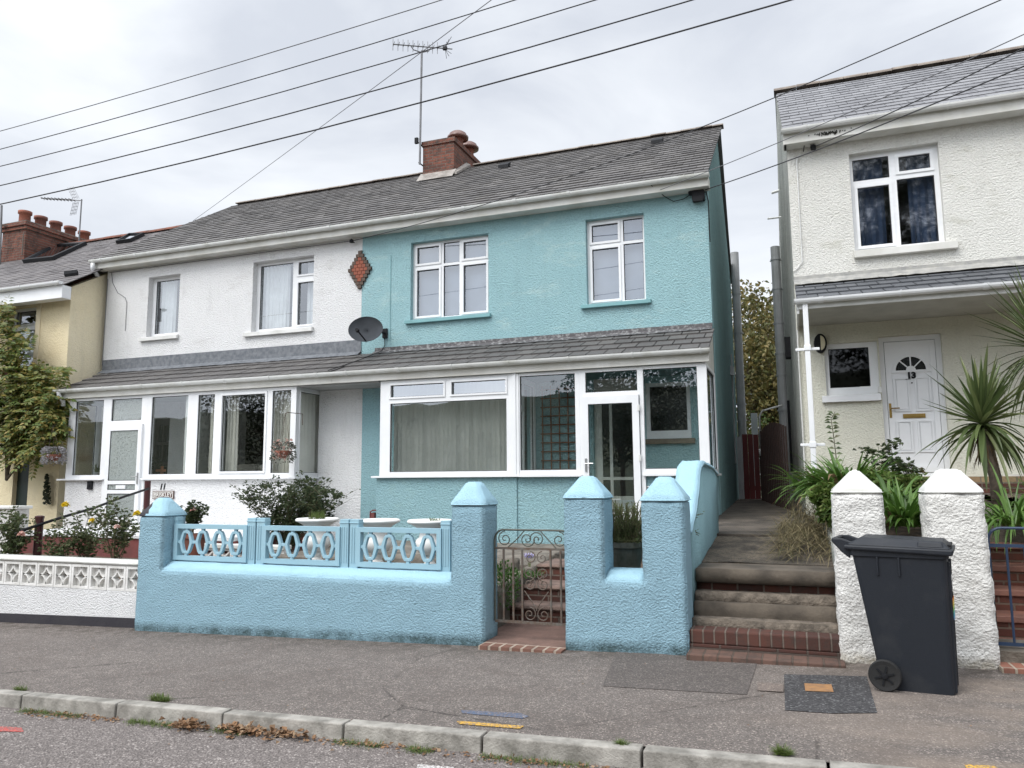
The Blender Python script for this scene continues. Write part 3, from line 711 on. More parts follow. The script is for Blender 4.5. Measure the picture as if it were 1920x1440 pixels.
q = rc(1203, 688, 1307, 880, 11.4); window(bh, FP, -2.13, -1.19, 1.665, 3.285, [(q[0], -1.33, 1.735, 3.235)], n0=-.07, th=.07, name='porch_window')
# door frame with transom light, then the door leaf
tr = rc(1097, 695, 1183, 738, 11.4)
window(bh, FP, -3.129, -2.131, .9, 3.285, [(-3.03, -2.22, 2.92, 3.235), (-3.07, -2.19, .93, 2.85)], n0=-.07, th=.07, name='porch_door_frame')
FD = front(11.38); dl = (-3.075, -2.20, .93, 2.855)
d = MB().plate(FD, *dl, -.03, .02, [(-2.985, -2.30, 1.1, 2.735)]).build('porch_door', white_paint, bh, bevel=.003)
g = MB(); g.add([FD.p(u, 0, z) for u, z in ((-2.985, 1.1), (-2.30, 1.1), (-2.30, 2.735), (-2.985, 2.735))], [(0, 1, 2, 3)]); g.m = 1
g.plate(FD, -2.984, -2.301, 1.101, 2.734, .004, .012, [(-2.975, -2.31, 1.11, 2.725)]).build('pane', [glass, gasket], d)
hz = at(1097, 872, Y=11.4).z
MB().box(-3.045, -3.015, 11.345, 11.36, hz-.10, hz+.10).tube([(-3.03, 11.35, hz+.02), (-3.03, 11.31, hz+.02), (-2.91, 11.305, hz+.02)], .009).build('handle', steel, d)
for zz in (1.9, 2.65): MB().box(-2.215, -2.185, 11.345, 11.375, zz-.045, zz+.045).build('hinge', white_old, d)
# side returns
FR = F((-1.192, 11.4, 0), (0, 1, 0), (1, 0, 0))
window(bh, FR, .003, 1.29, 1.665, 3.285, [(.09, 1.2, 1.735, 3.235)], n0=-.07, th=.07, name='side_window')
MB().prism([(-1.20, 11.40, 3.286), (-1.20, 12.69, 3.286), (-1.20, 12.69, 3.98), (-1.20, 11.40, 3.50)], (-.05, 0, 0)).build('porch_cheek', cream_board, bh)
FR2 = F((-4.285, 11.4, 0), (0, 1, 0), (1, 0, 0))
window(bh, FR2, .062, 1.29, 1.665, 3.285, [(.14, .62, 2.83, 3.2), (.14, .62, 1.74, 2.72), (.70, 1.2, 1.74, 3.2)], n0=-.07, th=.07, name='side_window')
FR3 = F((-6.66, 11.4, 0), (0, 1, 0), (-1, 0, 0))
window(bh, FR3, .072, 1.29, 1.665, 3.285, [(.09, 1.2, 1.735, 3.2)], n0=-.07, th=.07, name='side_window')
# base walls
mb = MB(); mb.box(-6.73, -4.19, 11.43, 11.60, .2, 1.63).box(-6.73, -6.56, 11.602, 12.697, .2, 1.63)
mb.box(-4.188, -3.12, 11.455, 11.60, .2, 1.63)
mb.box(-4.45, -4.29, 11.602, 12.697, .2, 1.62)
mb.build('base_wall', blue_low, bh)
MB().box(-2.14, -1.205, 11.455, 11.60, .2, 1.63).box(-1.37, -1.203, 11.602, 12.70, .2, 1.63).build('base_wall', blue_low, bh)
mb = MB(); mb.box(-6.80, -4.12, 11.36, 11.62, 1.632, 1.664).box(-4.118, -3.10, 11.345, 11.61, 1.628, 1.663).box(-2.16, -1.15, 11.355, 11.61, 1.628, 1.663)
mb.box(-1.23, -1.15, 11.612, 12.69, 1.63, 1.663).build('window_ledge', white_paint, bh, bevel=.003)
MB().box(-4.2, -1.21, 11.61, 12.69, .6, .9).build('porch_floor', conc, bh)
MB().box(-6.6, -1.21, 11.48, 12.695, 3.29, 3.31).build('porch_ceiling', plain('blue green ceiling board', (.10, .20, .21), rough=.8), bh)
MB().box(-8.36, -6.70, 11.39, 12.695, 3.27, 3.289).build('soffit', plain('dull white soffit', (.35, .35, .34), rough=.7), bh)
xp_ = at(678, 840, Y=12.1).x
MB().box(xp_, -6.735, 12.1, 12.69, .3, 3.268).build('lower_wall', blue_low, bh)  # darker blue here carries the shade beneath the lean-to
# vertical blinds inside the bay
mb = MB(); k = 27
for i in range(k):
    x = -6.5+i*(2.12/k); a = radians(50+random.uniform(-5, 5)); c_, s_ = cos(a), sin(a)
    if i < 2: x += .0
    n = 4; vs = []
    for zz in (1.70, 3.2):
        for j in range(n+1):
            t = (j/n-.5)*.084; bow = .006*(1-(2*j/n-1)**2)
            vs.append((x+t*c_-bow*s_, 11.68+t*s_+bow*c_, zz))
    mb.add(vs, [(j, j+1, n+1+j+1, n+1+j) for j in range(n)])
mb.box(-6.56, -4.34, 11.65, 11.70, 3.2, 3.24); mb.build('vertical_blind', blind_m, bh)
# inner porch window and inner door
window(bh, FB, *pw, [(pw[0]+.07, pw[1]-.06, pw[2]+.13, pw[3]-.06)], n0=-.10, th=.09, name='inner_window', glass_m=glass_dark, sill=(pw[0]-.02, pw[1]+.06, pw[2]-.09, pw[2]-.002, .002, .08), sillm=plain('brown tile sill', (.20, .16, .11), (.14, .11, .08), scale=14))
inn = MB().plate(FB, *pd_, -.14, -.08, [(pd_[0]+.13, pd_[0]+.26, 1.62, 3.0), (pd_[0]+.31, pd_[1]-.1, 1.62, 3.0), (pd_[0]+.13, pd_[0]+.26, 1.30, 1.57), (pd_[0]+.31, pd_[1]-.1, 1.30, 1.57)]).build('front_door', cream_board, bh)
MB().box(pd_[0]+.1, pd_[1]-.08, 12.81, 12.82, 1.28, 3.02).build('pane', glass_dark, inn)
q = at(1210, 918, Y=11.45); MB().box(q.x-.08, q.x+.13, 11.435, 11.456, q.z-.05, q.z+.05).build('meter_box', steel, bh, bevel=.005)
# dark pipe by the bay foot and corner downpipe at the back
q = at(703, 960, Y=11.5); MB().box(q.x-.04, q.x+.02, 11.44, 11.53, q.z-.14, q.z-.01).tube([(q.x-.09, 11.50, q.z-.2), (q.x-.09, 11.5, q.z), (q.x-.03, 11.48, q.z+.03), (q.x+.05, 11.47, q.z+.03)], .012).build('waste_pipe', redpaint, bh)
def pipe(parent, x, y, z0, z1, r, m, clips, name='downpipe', dx=0):
    mb = MB(); mb.tube([(x, y, z0), (x, y, z1)], r, 12)
    for z in clips: mb.tube([(x, y, z-.02), (x, y, z+.02)], r+.012, 12); mb.box(x-r-.03, x+r+.03, y+r-.01, y+r+.02, z-.012, z+.012)
    return mb.build(name, m, parent, smooth=False)
q = at(1377, 474, Y=19.6); pipe(bh, q.x, 19.6, .9, q.z, .10, grey_pipe, [2.2, 3.0, 3.4, 4.1, 5.2, 6.2], 'soil_pipe')
MB().tube([(-1.30, 17.9, 1.9), (-1.30, 17.9, 4.4)], .02).box(-1.33, -1.26, 17.7, 17.9, 3.9, 4.1).build('waste_pipe', grey_pipe, bh)
# chimney of the pair
ch = thing('chimney_stack', (-7.55, 15.5, 8.7), 'red brick chimney stack with two hooded clay pots on the shared ridge', 'chimney')
cx0, cx1, cy0, cy1 = at(793, 300, Y=15.55).x, at(851, 300, Y=15.55).x, 15.55, 17.55
ct = at(820, 262, Y=15.55).z
MB().box(cx0, cx1, cy0, cy1, 8.2, ct-.12).build('stack', brick_ch, ch)
MB().box(cx0-.03, cx1+.03, cy0-.03, cy1+.03, ct-.118, ct).build('cornice', brick_ch, ch, bevel=.006)
mb = MB()
for (yy, rr) in ((16.3, .17), (16.95, .17)):
    pot = MB().lathe((cx1-.24, yy, ct-.02), [(.16, 0), (.17, .06), (.14, .1), (.125, .27), (.15, .30), (.15, .33)], 20).build('chimney_pot', terracotta, ch, smooth=True)
    hm = MB().lathe((cx1-.24, yy, ct+.305), [(.15, 0), (.26, .0), (.265, .05), (.22, .08), (.21, .13), (.14, .18), (.0, .20)], 20).build('pot_hood', plain('brown glazed hood', (.12, .045, .035), (.20, .12, .10), rough=.25), pot, smooth=True)
q0 = RZ+.02
mb = MB(); mb.prism([(cx0-.06, cy0-.22, 8.57), (cx1+.06, cy0-.22, 8.57), (cx1+.06, cy0-.02, 8.80), (cx0-.06, cy0-.02, 8.80)], (0, .03, .03))
mb.prism([(cx1+.005, cy0-.1, 8.66), (cx1+.12, cy0-.1, 8.64), (cx1+.12, RY, 9.14), (cx1+.005, RY, 9.20)], (0, 0, .06)); mb.build('flashing', plain('cement flaunching', (.36, .33, .30), (.2, .18, .16), scale=6, bump=.01), ch)

# ---- white house (left half of the pair)
wh = thing('semi_detached_house', (-11.2, 12.7, .5), 'white rendered semi-detached house with glazed porch, numbered 11', 'house')
ww1 = (-13.36, -12.47, 4.76, 6.12); ww2 = (at(473, 560, Y=12.7).x, at(587, 560, Y=12.7).x, 4.66, 6.16)
idr = (at(285, 800, Y=12.7).x, at(318, 800, Y=12.7).x, .8, 2.95)
MB().plate(FB, -14.6, -7.877, .2, 6.5, -.24, 0, [ww1, ww2, (-10.75, -8.5, .85, 3.2), idr]).build('wall', white_st, wh)
gable(-14.6, -14.6, 12.705, 19.9, .2, 6.5, RY, RZ-.4, t=.22).build('side_wall', white_st2, wh)
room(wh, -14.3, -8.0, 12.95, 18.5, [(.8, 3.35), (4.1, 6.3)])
mb = MB(); slates(mb, (-14.72, EY, EZ), (-7.877, EY, EZ), (-14.08, RY, RZ), (-7.877, RY, RZ), .218, .26, th=.024, jit=1.3)
slates(mb, (-14.73, EY, EZ-.03), (-14.72, EY, EZ-.03), (-15.95, 16.2, 8.70), (-14.06, RY, RZ), .218, .26, th=.024, jit=1.2, hip=True)
mb.build('roof', roof_main, wh)
mb = MB(); slates(mb, (-7.877, 20.1, EZ), (-14.6, 20.1, EZ), (-7.877, RY, RZ), (-14.1, RY, RZ), .4, .5); mb.build('rear_roof', roof_main, wh)
mb = MB(); ridge_tiles(mb, -14.05, cx0-.02, RY, RZ, flat=.6, r=.10); mb.build('ridge_tiles', greyridge, wh)
eaves(wh, -14.78, -7.878, 12.44, 6.575, 6.385, 6.56, wall_y=12.697)
eaves(wh, -14.22, -7.602, 11.33, 3.475, 3.29, 3.425, wall_y=11.38)
mb = MB(); slates(mb, (-14.14, 11.27, 3.47), (-7.565, 11.27, 3.47), (-14.55, 12.69, 4.03), (-7.505, 12.69, 4.03), .36, .285, th=.02)
mb.build('porch_roof', roof_low, wh)
flashing(wh, -14.58, -7.86, 4.32, .24, .1, plain('grey lead flashing', (.10, .11, .125), (.18, .19, .205), scale=12, bump=.006, bs=15))
q = at(195, 500, Y=12.35)
MB().tube([(-14.68, 12.36, 6.5), (-14.70, 12.38, 6.38), (-14.78, 12.6, 6.26), (-14.80, 12.62, 6.12)], .045, 10).build('downpipe', white_paint, wh, smooth=True)
MB().tube([(-14.10, 11.26, 3.44), (-14.08, 11.27, 3.34), (-14.03, 11.32, 3.25), (-14.03, 11.33, 3.14)], .042, 10).build('downpipe', white_paint, wh, smooth=True)
window(wh, FB, *ww1, [(ww1[0]+.09, ww1[1]-.05, ww1[2]+.09, ww1[3]-.07)], n0=-.20, name='window', glass_m=glass_up, sill=(ww1[0]-.14, ww1[1]+.04, ww1[2]-.09, ww1[2], .002, .07))
h_ = ww2[3]-ww2[2]; w_ = ww2[1]-ww2[0]
p = [(ww2[0]+.08, ww2[0]+w_*.60, ww2[2]+.08, ww2[3]-.06), (ww2[0]+w_*.69, ww2[1]-.06, ww2[2]+h_*.77, ww2[3]-.08), (ww2[0]+w_*.69, ww2[1]-.06, ww2[2]+.10, ww2[2]+h_*.66)]
window(wh, FB, *ww2, p, n0=-.20, name='window', sash=(1, 2), glass_m=glass_up, sill=(ww2[0]-.16, ww2[1]+.03, ww2[2]-.09, ww2[2], .002, .07), ring=.035)
cloth(FB, ww1[0]+.1, ww1[0]+.52, ww1[2]-.05, ww1[3]-.05, -.30, 5).build('curtain', net_m, wh, smooth=True)
cloth(FB, ww2[0]+.02, ww2[0]+.72, ww2[2]-.05, ww2[3]-.05, -.30, 8).build('curtain', net_m, wh, smooth=True)
cloth(FB, ww2[1]-.35, ww2[1]-.02, ww2[2]-.05, ww2[3]-.05, -.30, 4).build('curtain', net_m, wh, smooth=True)
# porch and bay front, left to right
P_ = lambda a, b, c, d_: rc(a, b, c, d_, 11.4)
q = P_(139, 745, 192, 890); window(wh, FP, -13.93, q[1]+.06, 1.665, 3.285, [(q[0], q[1]-.01, 1.735, 3.235)], n0=-.07, th=.07, name='porch_window')
a0 = q[1]+.061; t_ = P_(208, 742, 268, 788); a1 = P_(280, 700, 282, 900)[0]
g2 = P_(205, 801, 257, 897); lf = (P_(200, 793, 265, 985)[0], P_(200, 793, 265, 985)[1], .82, 2.72)
window(wh, FP, a0, a1-.07, .8, 3.285, [(t_[0]+.02, t_[1]-.03, 2.80, 3.235), (lf[0], lf[1], .82, 2.70)], n0=-.07, th=.07, name='porch_door_frame', glass_m=[glass_frost, glass])
FD = front(11.37); gz_ = [(lf[0]+.09, lf[1]-.09, 1.62, 2.60), (lf[0]+.09, lf[1]-.09, 1.44, 1.55), (lf[0]+.09, lf[1]-.09, .92, 1.37)]
d = MB().plate(FD, *lf, -.03, .02, gz_).build('porch_door', white_paint, wh, bevel=.003)
for i, (a, b, c, e_) in enumerate(gz_):
    g = MB(); g.add([FD.p(u, 0, z) for u, z in ((a, c), (b, c), (b, e_), (a, e_))], [(0, 1, 2, 3)]); g.m = 1
    g.plate(FD, a+.001, b-.001, c+.001, e_-.001, .004, .012, [(a+.009, b-.009, c+.009, e_-.009)]).build('pane', [glass_frost, gasket], d)
MB().box((lf[0]+lf[1])/2-.13, (lf[0]+lf[1])/2+.11, 11.34, 11.36, 1.46, 1.53).build('letterbox', white_paint, d, bevel=.003)
MB().box(lf[1]-.05, lf[1]-.02, 11.335, 11.35, 1.55, 1.77).tube([(lf[1]-.035, 11.34, 1.70), (lf[1]-.035, 11.30, 1.70), (lf[1]-.15, 11.295, 1.70)], .009).build('handle', steel, d)
q = P_(282, 740, 350, 888); window(wh, FP, a1-.069, q[1]+.07, 1.665, 3.285, [(q[0], q[1], 1.735, 3.235)], n0=-.07, th=.07, name='porch_window')
b0 = q[1]+.071; c1, c2, c3 = P_(369, 740, 400, 888), P_(415, 740, 496, 884), P_(509, 731, 544, 887)
window(wh, FP, b0, -8.387, 1.665, 3.285, [(c1[0], c1[1], 1.735, 3.225), (c2[0], c2[1], 1.775, 3.185), (c3[0], c3[1], 1.735, 3.225)], n0=-.07, th=.07, name='bay_window', sash=(1,), glass_m=glass_bay, ring=.04)
FW_ = F((-8.387, 11.4, 0), (0, 1, 0), (1, 0, 0))
window(wh, FW_, .072, 1.29, 1.665, 3.285, [(.12, 1.02, 1.735, 3.2)], n0=-.07, th=.07, name='side_window', sash=(0,), ring=.02)
FW2 = F((-13.93, 11.4, 0), (0, 1, 0), (-1, 0, 0))
window(wh, FW2, .072, 1.29, 1.665, 3.285, [(.10, .62, 1.735, 3.2), (.70, 1.22, 1.735, 3.2)], n0=-.07, th=.07, name='side_window')
MB().box(-13.95, a0+.03, 11.43, 11.6, .2, 1.632).box(-13.95, -13.78, 11.602, 12.697, .2, 1.63).build('base_wall', white_st, wh)
mb = MB(); mb.box(a1-.09, -8.40, 11.43, 11.6, .2, 1.632).box(-8.57, -8.402, 11.602, 12.697, .2, 1.63)
mb.build('base_wall', white_st, wh)
mb = MB(); mb.box(-14.10, a0+.06, 11.34, 11.62, 1.632, 1.664).box(a1-.11, -8.33, 11.35, 11.62, 1.632, 1.664).box(-8.40, -8.33, 11.621, 12.69, 1.632, 1.664)
mb.build('window_ledge', white_paint, wh, bevel=.003)
MB().box(-13.77, -8.6, 11.61, 12.9, .5, .8).build('porch_floor', dark_floor, wh)
MB().box(-13.9, -8.42, 11.48, 12.695, 3.29, 3.31).build('porch_ceiling', plain('white ceiling board', (.45, .45, .43), rough=.8), wh)
MB().box(-10.98, -10.90, 11.48, 12.69, .8, 3.285).build('porch_partition', plain('pale inner wall', (.55, .56, .54), rough=.8), wh)
inn = MB().plate(FB, *idr, -.14, -.08, [(idr[0]+.08, (idr[0]+idr[1])/2-.02, 1.6+i*.42, 1.96+i*.42) for i in range(3)]+[((idr[0]+idr[1])/2+.02, idr[1]-.08, 1.6+i*.42, 1.96+i*.42) for i in range(3)]).build('front_door', plain('dark brown door', (.03, .02, .018), rough=.4), wh)
MB().box(idr[0]+.02, idr[1]-.02, 12.82, 12.83, 1.55, 2.85).build('pane', glass_dark, inn)
cloth(front(11.62), c1[0]+.12, c1[1]+.05, .85, 3.22, 0, 5).build('curtain', curtain_m, wh, smooth=True)
cloth(front(11.62), c2[0]-.06, c2[0]+.20, .85, 3.22, 0, 4).build('curtain', curtain_m, wh, smooth=True)
cloth(front(11.62), c2[1]-.03, -8.50, .85, 3.22, 0, 9).build('curtain', curtain_m, wh, smooth=True)
cloth(F((-8.52, 11.4, 0), (0, 1, 0), (1, 0, 0)), .2, 1.15, .85, 3.22, 0, 9).build('curtain', curtain_m, wh, smooth=True)
sf = thing('sofa', (-9.6, 12.5, .8), 'cream leather sofa seen from behind through the white bay window', 'sofa')
mb = MB(); mb.box(-10.55, -8.85, 12.35, 12.6, .8, 1.72).build('backrest', sofa_m, sf, bevel=.04)
for i in range(3): MB().box(-10.5+i*.54, -9.99+i*.54, 12.33, 12.62, 1.73, 1.93).build('cushion', sofa_m, sf, bevel=.08)
MB().box(-8.384, xp_-.002, 12.1, 12.69, .3, 3.268).build('lower_wall', white_st, wh)
# meter, sign, number
q = at(170, 910, Y=11.43); MB().box(q.x-.06, q.x+.07, 11.39, 11.43, q.z-.08, q.z+.08).box(q.x-.02, q.x+.03, 11.375, 11.389, q.z-.02, q.z+.03).build('key_safe', black_m, wh, bevel=.008)
q = at(305, 928, Y=11.4); s = thing('house_name_sign', (q.x, 11.4, q.z), 'brown and white name plate reading BRISKLEY under the bay sill', 'sign')
MB().box(q.x-.26, q.x+.26, 11.405, 11.428, q.z-.075, q.z+.075).build('plate', sign_br, s, bevel=.004)
MB().plate(front(11.402), q.x-.245, q.x+.245, q.z-.062, q.z+.062, -.003, .0, [(q.x-.232, q.x+.232, q.z-.05, q.z+.05)]).build('border', sign_wh, s)
text('BRISKLEY', .108, (q.x, 11.403, q.z), sign_wh, 'lettering', s, bold=.001)
q = at(304, 913, Y=11.42)
nb = thing('house_number', (q.x, 11.42, q.z), 'slanted black numerals 11 on the white wall above the name plate', 'house number')
text('11', .15, (q.x, 11.425, q.z), black_m, 'numeral', nb, shear=.25, bold=.006)
MB().tube([(-14.48, 12.69, 6.35), (-14.42, 12.685, 6.1), (-14.25, 12.685, 5.85), (-14.02, 12.685, 5.72), (-13.96, 12.685, 5.6), (-13.96, 12.685, 4.95)], .006).tube([(-14.56, 12.67, 6.2), (-14.57, 12.67, 4.2)], .008).tube([(-14.5, 12.66, 6.34), (-10.8, 12.66, 6.335), (-8.15, 12.66, 6.33)], .008).build('wall_cable', cable_lt, wh)

# ---- cream terrace house on the far left
yh = thing('terraced_house', (-18, 11.9, .5), 'pale yellow terraced house with roof windows and climbing wisteria', 'house')
FY = front(11.9); yw = rc(17, 577, 66, 693, 11.9); yd = (at(25, 890, Y=11.9).x, at(54, 890, Y=11.9).x, .7, at(40, 815, Y=11.9).z)
MB().plate(FY, -26, -14.72, .2, 5.75, -.24, 0, [yw, yd]).build('wall', yellow_st, yh)
MB().prism([(-14.719, 11.902, .2), (-14.719, 13.4, .2), (-14.719, 13.4, 6.72), (-14.719, 11.902, 5.85)], (-.22, 0, 0)).build('side_wall', yellow_side, yh)
room(yh, -25.5, -15, 12.16, 17, [(.7, 3.1), (3.4, 5.6)])
mb = MB(); mb.plate(front(11.88), yw[0]-.12, yw[1]+.14, yw[2], yw[3]+.16, -.018, 0, [yw]).build('window_surround', cream_surround, yh)
MB().box(yw[0]-.12, yw[1]+.12, 11.80, 11.9, yw[2]-.10, yw[2]-.002).build('window_sill', redpaint, yh, bevel=.005)
h_ = yw[3]-yw[2]
window(yh, FY, *yw, [(yw[0]+.07, yw[1]-.06, yw[2]+h_*.74, yw[3]-.07), (yw[0]+.05, yw[1]-.05, yw[2]+.05, yw[2]+h_*.64)], n0=-.15, sash=(0,), glass_m=glass_up, ring=.03)
cloth(FY, yw[0], yw[1], yw[2], yw[2]+h_*.7, -.25, 7).build('curtain', net_m, yh, smooth=True)
MB().box(yd[0], yd[1], 12.0, 12.05, yd[2], yd[3]).build('front_door', plain('dark green door', (.012, .025, .022), rough=.4), yh)
mb = MB(); slates(mb, (-26, 11.55, 5.80), (-14.5, 11.55, 5.80), (-26, 16.2, 8.68), (-14.6, 16.2, 8.68), .2, .26, jit=1.3)
ry_ = mb.build('roof', roof_cr, yh)
mb = MB(); slates(mb, (-14.6, 21, 5.8), (-26, 21, 5.8), (-14.6, 16.2, 8.68), (-26, 16.2, 8.68), .5, .6); mb.build('rear_roof', roof_cr, yh)
mb = MB(); ridge_tiles(mb, -26, -15.75, 16.2, 8.66, flat=.9, r=.11); mb.build('ridge_tiles', redtile, yh)
eaves(yh, -26, -14.48, 11.50, 5.84, 5.50, 5.78, gm=white_paint, fm=white_paint, wall_y=11.72)
def skylight(parent, pts, m=glass_dark):
    """roof window lying on the cream house's slope: pixel corners dropped on the roof plane"""
    k = (8.68-5.80)/(16.2-11.55); qs = []
    for px, py in pts:
        d_ = ray(px, py); t = (5.80+.05-k*11.55-CAM.z+k*CAM.y)/(d_.z-k*d_.y); qs.append(CAM+d_*t)
    c = sum(qs, Vector())/4; inn_ = [c+(q-c)*.84 for q in qs]; nrm = Vector((0, -k, 1)).normalized()
    w_ = MB().ring([q-nrm*.05 for q in qs], [q-nrm*.05 for q in inn_], nrm*.12).build('roof_window', black_m, parent)
    MB().add([q+nrm*.03 for q in inn_], [(0, 1, 2, 3)]).build('pane', glassmat('roof window glass', ior=3.2, tint=(.2, .2, .22)), w_)
skylight(ry_, [(43, 492), (100, 486), (163, 457), (103, 461)]); skylight(ry_, [(218, 456), (246, 452), (271, 440), (243, 441)])
q = at(122, 518, Y=12.0); MB().box(-.2, .2, -.03, .05, 0, .07, F((q.x, 12.15, 6.2), (1, 0, 0), (0, -.5, .85))).build('roof_vent', black_m, ry_)
cq = thing('chimney_stack', (-20.5, 15.2, 8.3), 'large red brick chimney stack with five clay pots on the yellow house', 'chimney')
# long side faces the alley between; stack runs front to back
sx0, sx1, sy0, sy1 = at(5, 440, Y=15.0).x, at(48, 440, Y=15.0).x, 15.0, 17.6
zt = at(30, 420, Y=15.0).z
MB().box(sx0, sx1, sy0, sy1, 7.5, zt-.20).build('stack', brick_ch, cq)
MB().box(sx0-.05, sx1+.05, sy0-.05, sy1+.05, zt-.199, zt-.1).box(sx0-.10, sx1+.10, sy0-.10, sy1+.10, zt-.099, zt).build('cornice', brick_chy, cq, bevel=.006)
MB().box(sx0-.04, sx1+.04, sy0-.04, sy1+.04, zt+.001, zt+.06).build('flaunching', conc_dk, cq, bevel=.02)
for i in range(5):
    t = i/4; px, py = 35+79*t, 402+22*t; y = sy0+.3+(sy1-sy0-.6)*t
    MB().lathe((sx0+(sx1-sx0)*.48, y, zt+.04), [(.17, 0), (.155, .05), (.15, .34), (.185, .36), (.185, .44), (.13, .44), (.13, .30)], 18).build('chimney_pot', terracotta, cq, smooth=True)
c1 = MB().tube([(sx1+.02, sy0-.08, zt-.35), (sx1+.02, sy0-.08, zt-1.0)], .02).build('bracket', rusty, cq)

# ---- house 13 on the right
th = thing('detached_house', (3, 12.7, 1.4), 'cream white rendered house on the right with a canopy over white door 13', 'house')
uw = (1.005, 2.26, 5.09, 6.68); lw = rc(1547, 633, 1645, 740, 12.7)
dd = (at(1655, 760, Y=12.7).x, at(1775, 760, Y=12.7).x, 1.60, 3.72)
lw = (lw[0], dd[0]-.02, lw[2], 3.66)
MB().plate(FB, .09, 9, 4.75, 7.02, -.24, 0, [uw]).build('wall', cream13, th)
MB().plate(FB, .091, 9, .6, 4.749, -.24, -.002, [lw, (dd[0], dd[1], dd[2], dd[3])]).build('lower_wall', cream13low, th)
gable(.088, -.17, 12.703, 19.9, .3, 7.02, 16.25, 9.62, t=.22).build('side_wall', side13, th)
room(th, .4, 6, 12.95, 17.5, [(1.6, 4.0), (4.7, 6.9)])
mb = MB(); slates(mb, (.04, EY, 7.13), (9, EY, 7.13), (-.04, 16.25, 9.66), (9, 16.25, 9.66), .30, .32, th=.014, jit=.7); r13 = mb.build('roof', roof_13, th)
mb = MB(); slates(mb, (9, 20.1, 7.13), (-.1, 20.1, 7.13), (9, 16.25, 9.66), (-.06, 16.25, 9.66), .4, .6); mb.build('rear_roof', roof_13, th)
mb = MB(); ridge_tiles(mb, -.08, 9, 16.25, 9.66, r=.13, L=.45, flat=.75); mb.build('ridge_tiles', greyridge, th)
eaves(th, .02, 9, 12.44, 7.11, 6.89, 7.09, gm=white_old, wall_y=12.697)
MB().prism([(.04, 12.46, 6.89), (.04, 12.70, 6.89), (.04, 12.70, 7.25), (.04, 12.46, 7.09)], (.045, 0, 0)).build('eaves_box', cream_board, th)
h_ = uw[3]-uw[2]; w_ = uw[1]-uw[0]
p = [(uw[0]+.05, uw[0]+w_*.455, uw[2]+h_*.735, uw[3]-.07), (uw[0]+w_*.565, uw[1]-.11, uw[2]+h_*.775, uw[3]-.12), (uw[0]+.10, uw[0]+w_*.44, uw[2]+.10, uw[2]+h_*.66), (uw[0]+w_*.53, uw[1]-.07, uw[2]+.06, uw[2]+h_*.70)]
window(th, FB, *uw, p, n0=-.17, sash=(1, 2), glass_m=glassmat('blue grey window glass', ior=1.8, rough=.035, tint=(.7, .74, .78)), ring=.045, sill=(uw[0]-.02, uw[1]+.14, uw[2]-.12, uw[2]-.0, .002, .09), sillm=cream_board)
window(th, FB, *lw, [(lw[0]+.06, lw[1]-.12, lw[2]+.12, lw[3]-.08)], n0=-.12, name='window', glass_m=glassmat('dark window glass', tint=(.22, .24, .24), ior=1.3, rough=.02), sill=(lw[0]-.07, lw[1], lw[2]-.11, lw[2]-.001, .002, .08), sillm=white_paint)
cloth(FB, uw[0]+.02, uw[0]+.50, uw[2], uw[3], -.28, 5).build('curtain', plain('navy curtain', (.05, .08, .14), rough=.9), th, smooth=True); cloth(FB, uw[1]-.42, uw[1]-.02, uw[2], uw[3], -.28, 4).build('curtain', PAV.get('navy') or plain('navy curtain', (.05, .08, .14), rough=.9), th, smooth=True)
# canopy
mb = MB(); slates(mb, (.10, 11.27, 4.08), (9, 11.27, 4.08), (.10, 12.69, 4.63), (9, 12.69, 4.63), .36, .285, th=.018); mb.build('porch_roof', roof_13l, th)
flashing(th, .09, 9, 4.77, .06, .1, plain('pale cement flashing', (.40, .39, .36), (.26, .26, .25), scale=9, bump=.008, bs=12), ya=12.5, za=4.59)
eaves(th, .07, 9, 11.33, 4.085, 3.955, 4.04, gm=white_paint, fm=white_old, wall_y=11.37)
MB().box(.12, 9, 11.371, 12.69, 3.955, 3.975).build('soffit', plain('ridged pale soffit', (.50, .50, .46), rough=.6), th)
MB().prism([(.10, 11.36, 3.90), (.10, 12.697, 3.90), (.10, 12.697, 4.60), (.10, 11.36, 4.05)], (.03, 0, 0)).build('canopy_cheek', white_old, th)
MB().box(.175, .245, 11.27, 11.335, 1.3, 4.02).box(.165, .255, 11.26, 11.345, 3.35, 3.43).box(.165, .255, 11.26, 11.345, 2.0, 2.08).box(.05, .37, 11.34, 11.36, 3.36, 3.40).box(.05, .37, 11.34, 11.36, 2.02, 2.06).build('downpipe', white_paint, th, bevel=.008)
MB().tube([(.10, 12.66, 1.5), (.10, 12.66, 3.9)], .012).tube([(.34, 12.68, 6.75), (.27, 12.68, 6.78), (.23, 12.68, 6.68), (.23, 12.68, 5.0), (.15, 12.68, 4.9), (.09, 12.68, 4.86)], .009).build('wall_cable', white_old, th)
q = at(1465, 700, Y=18.2); pipe(th, q.x, 18.2, 1.0, at(1462, 462, Y=18.2).z, .10, grey_pipe, [2.0, 3.1, 3.9, 4.4, 5.1, 5.9, 6.6], 'soil_pipe')
MB().box(-.12, .02, 15.5, 15.8, 3.9, 4.3).build('vent_box', black_m, th); MB().tube([(-.12, 17, 1.7), (-.12, 17, 3.2)], .03).build('waste_pipe', black_m, th)
MB().tube([(-.25, 17.5, 7.95), (.0, 17.5, 8.0)], .03).tube([(-.35, 17, 7.2), (-.02, 17, 7.2)], .02).build('overflow_pipe', white_old, th)
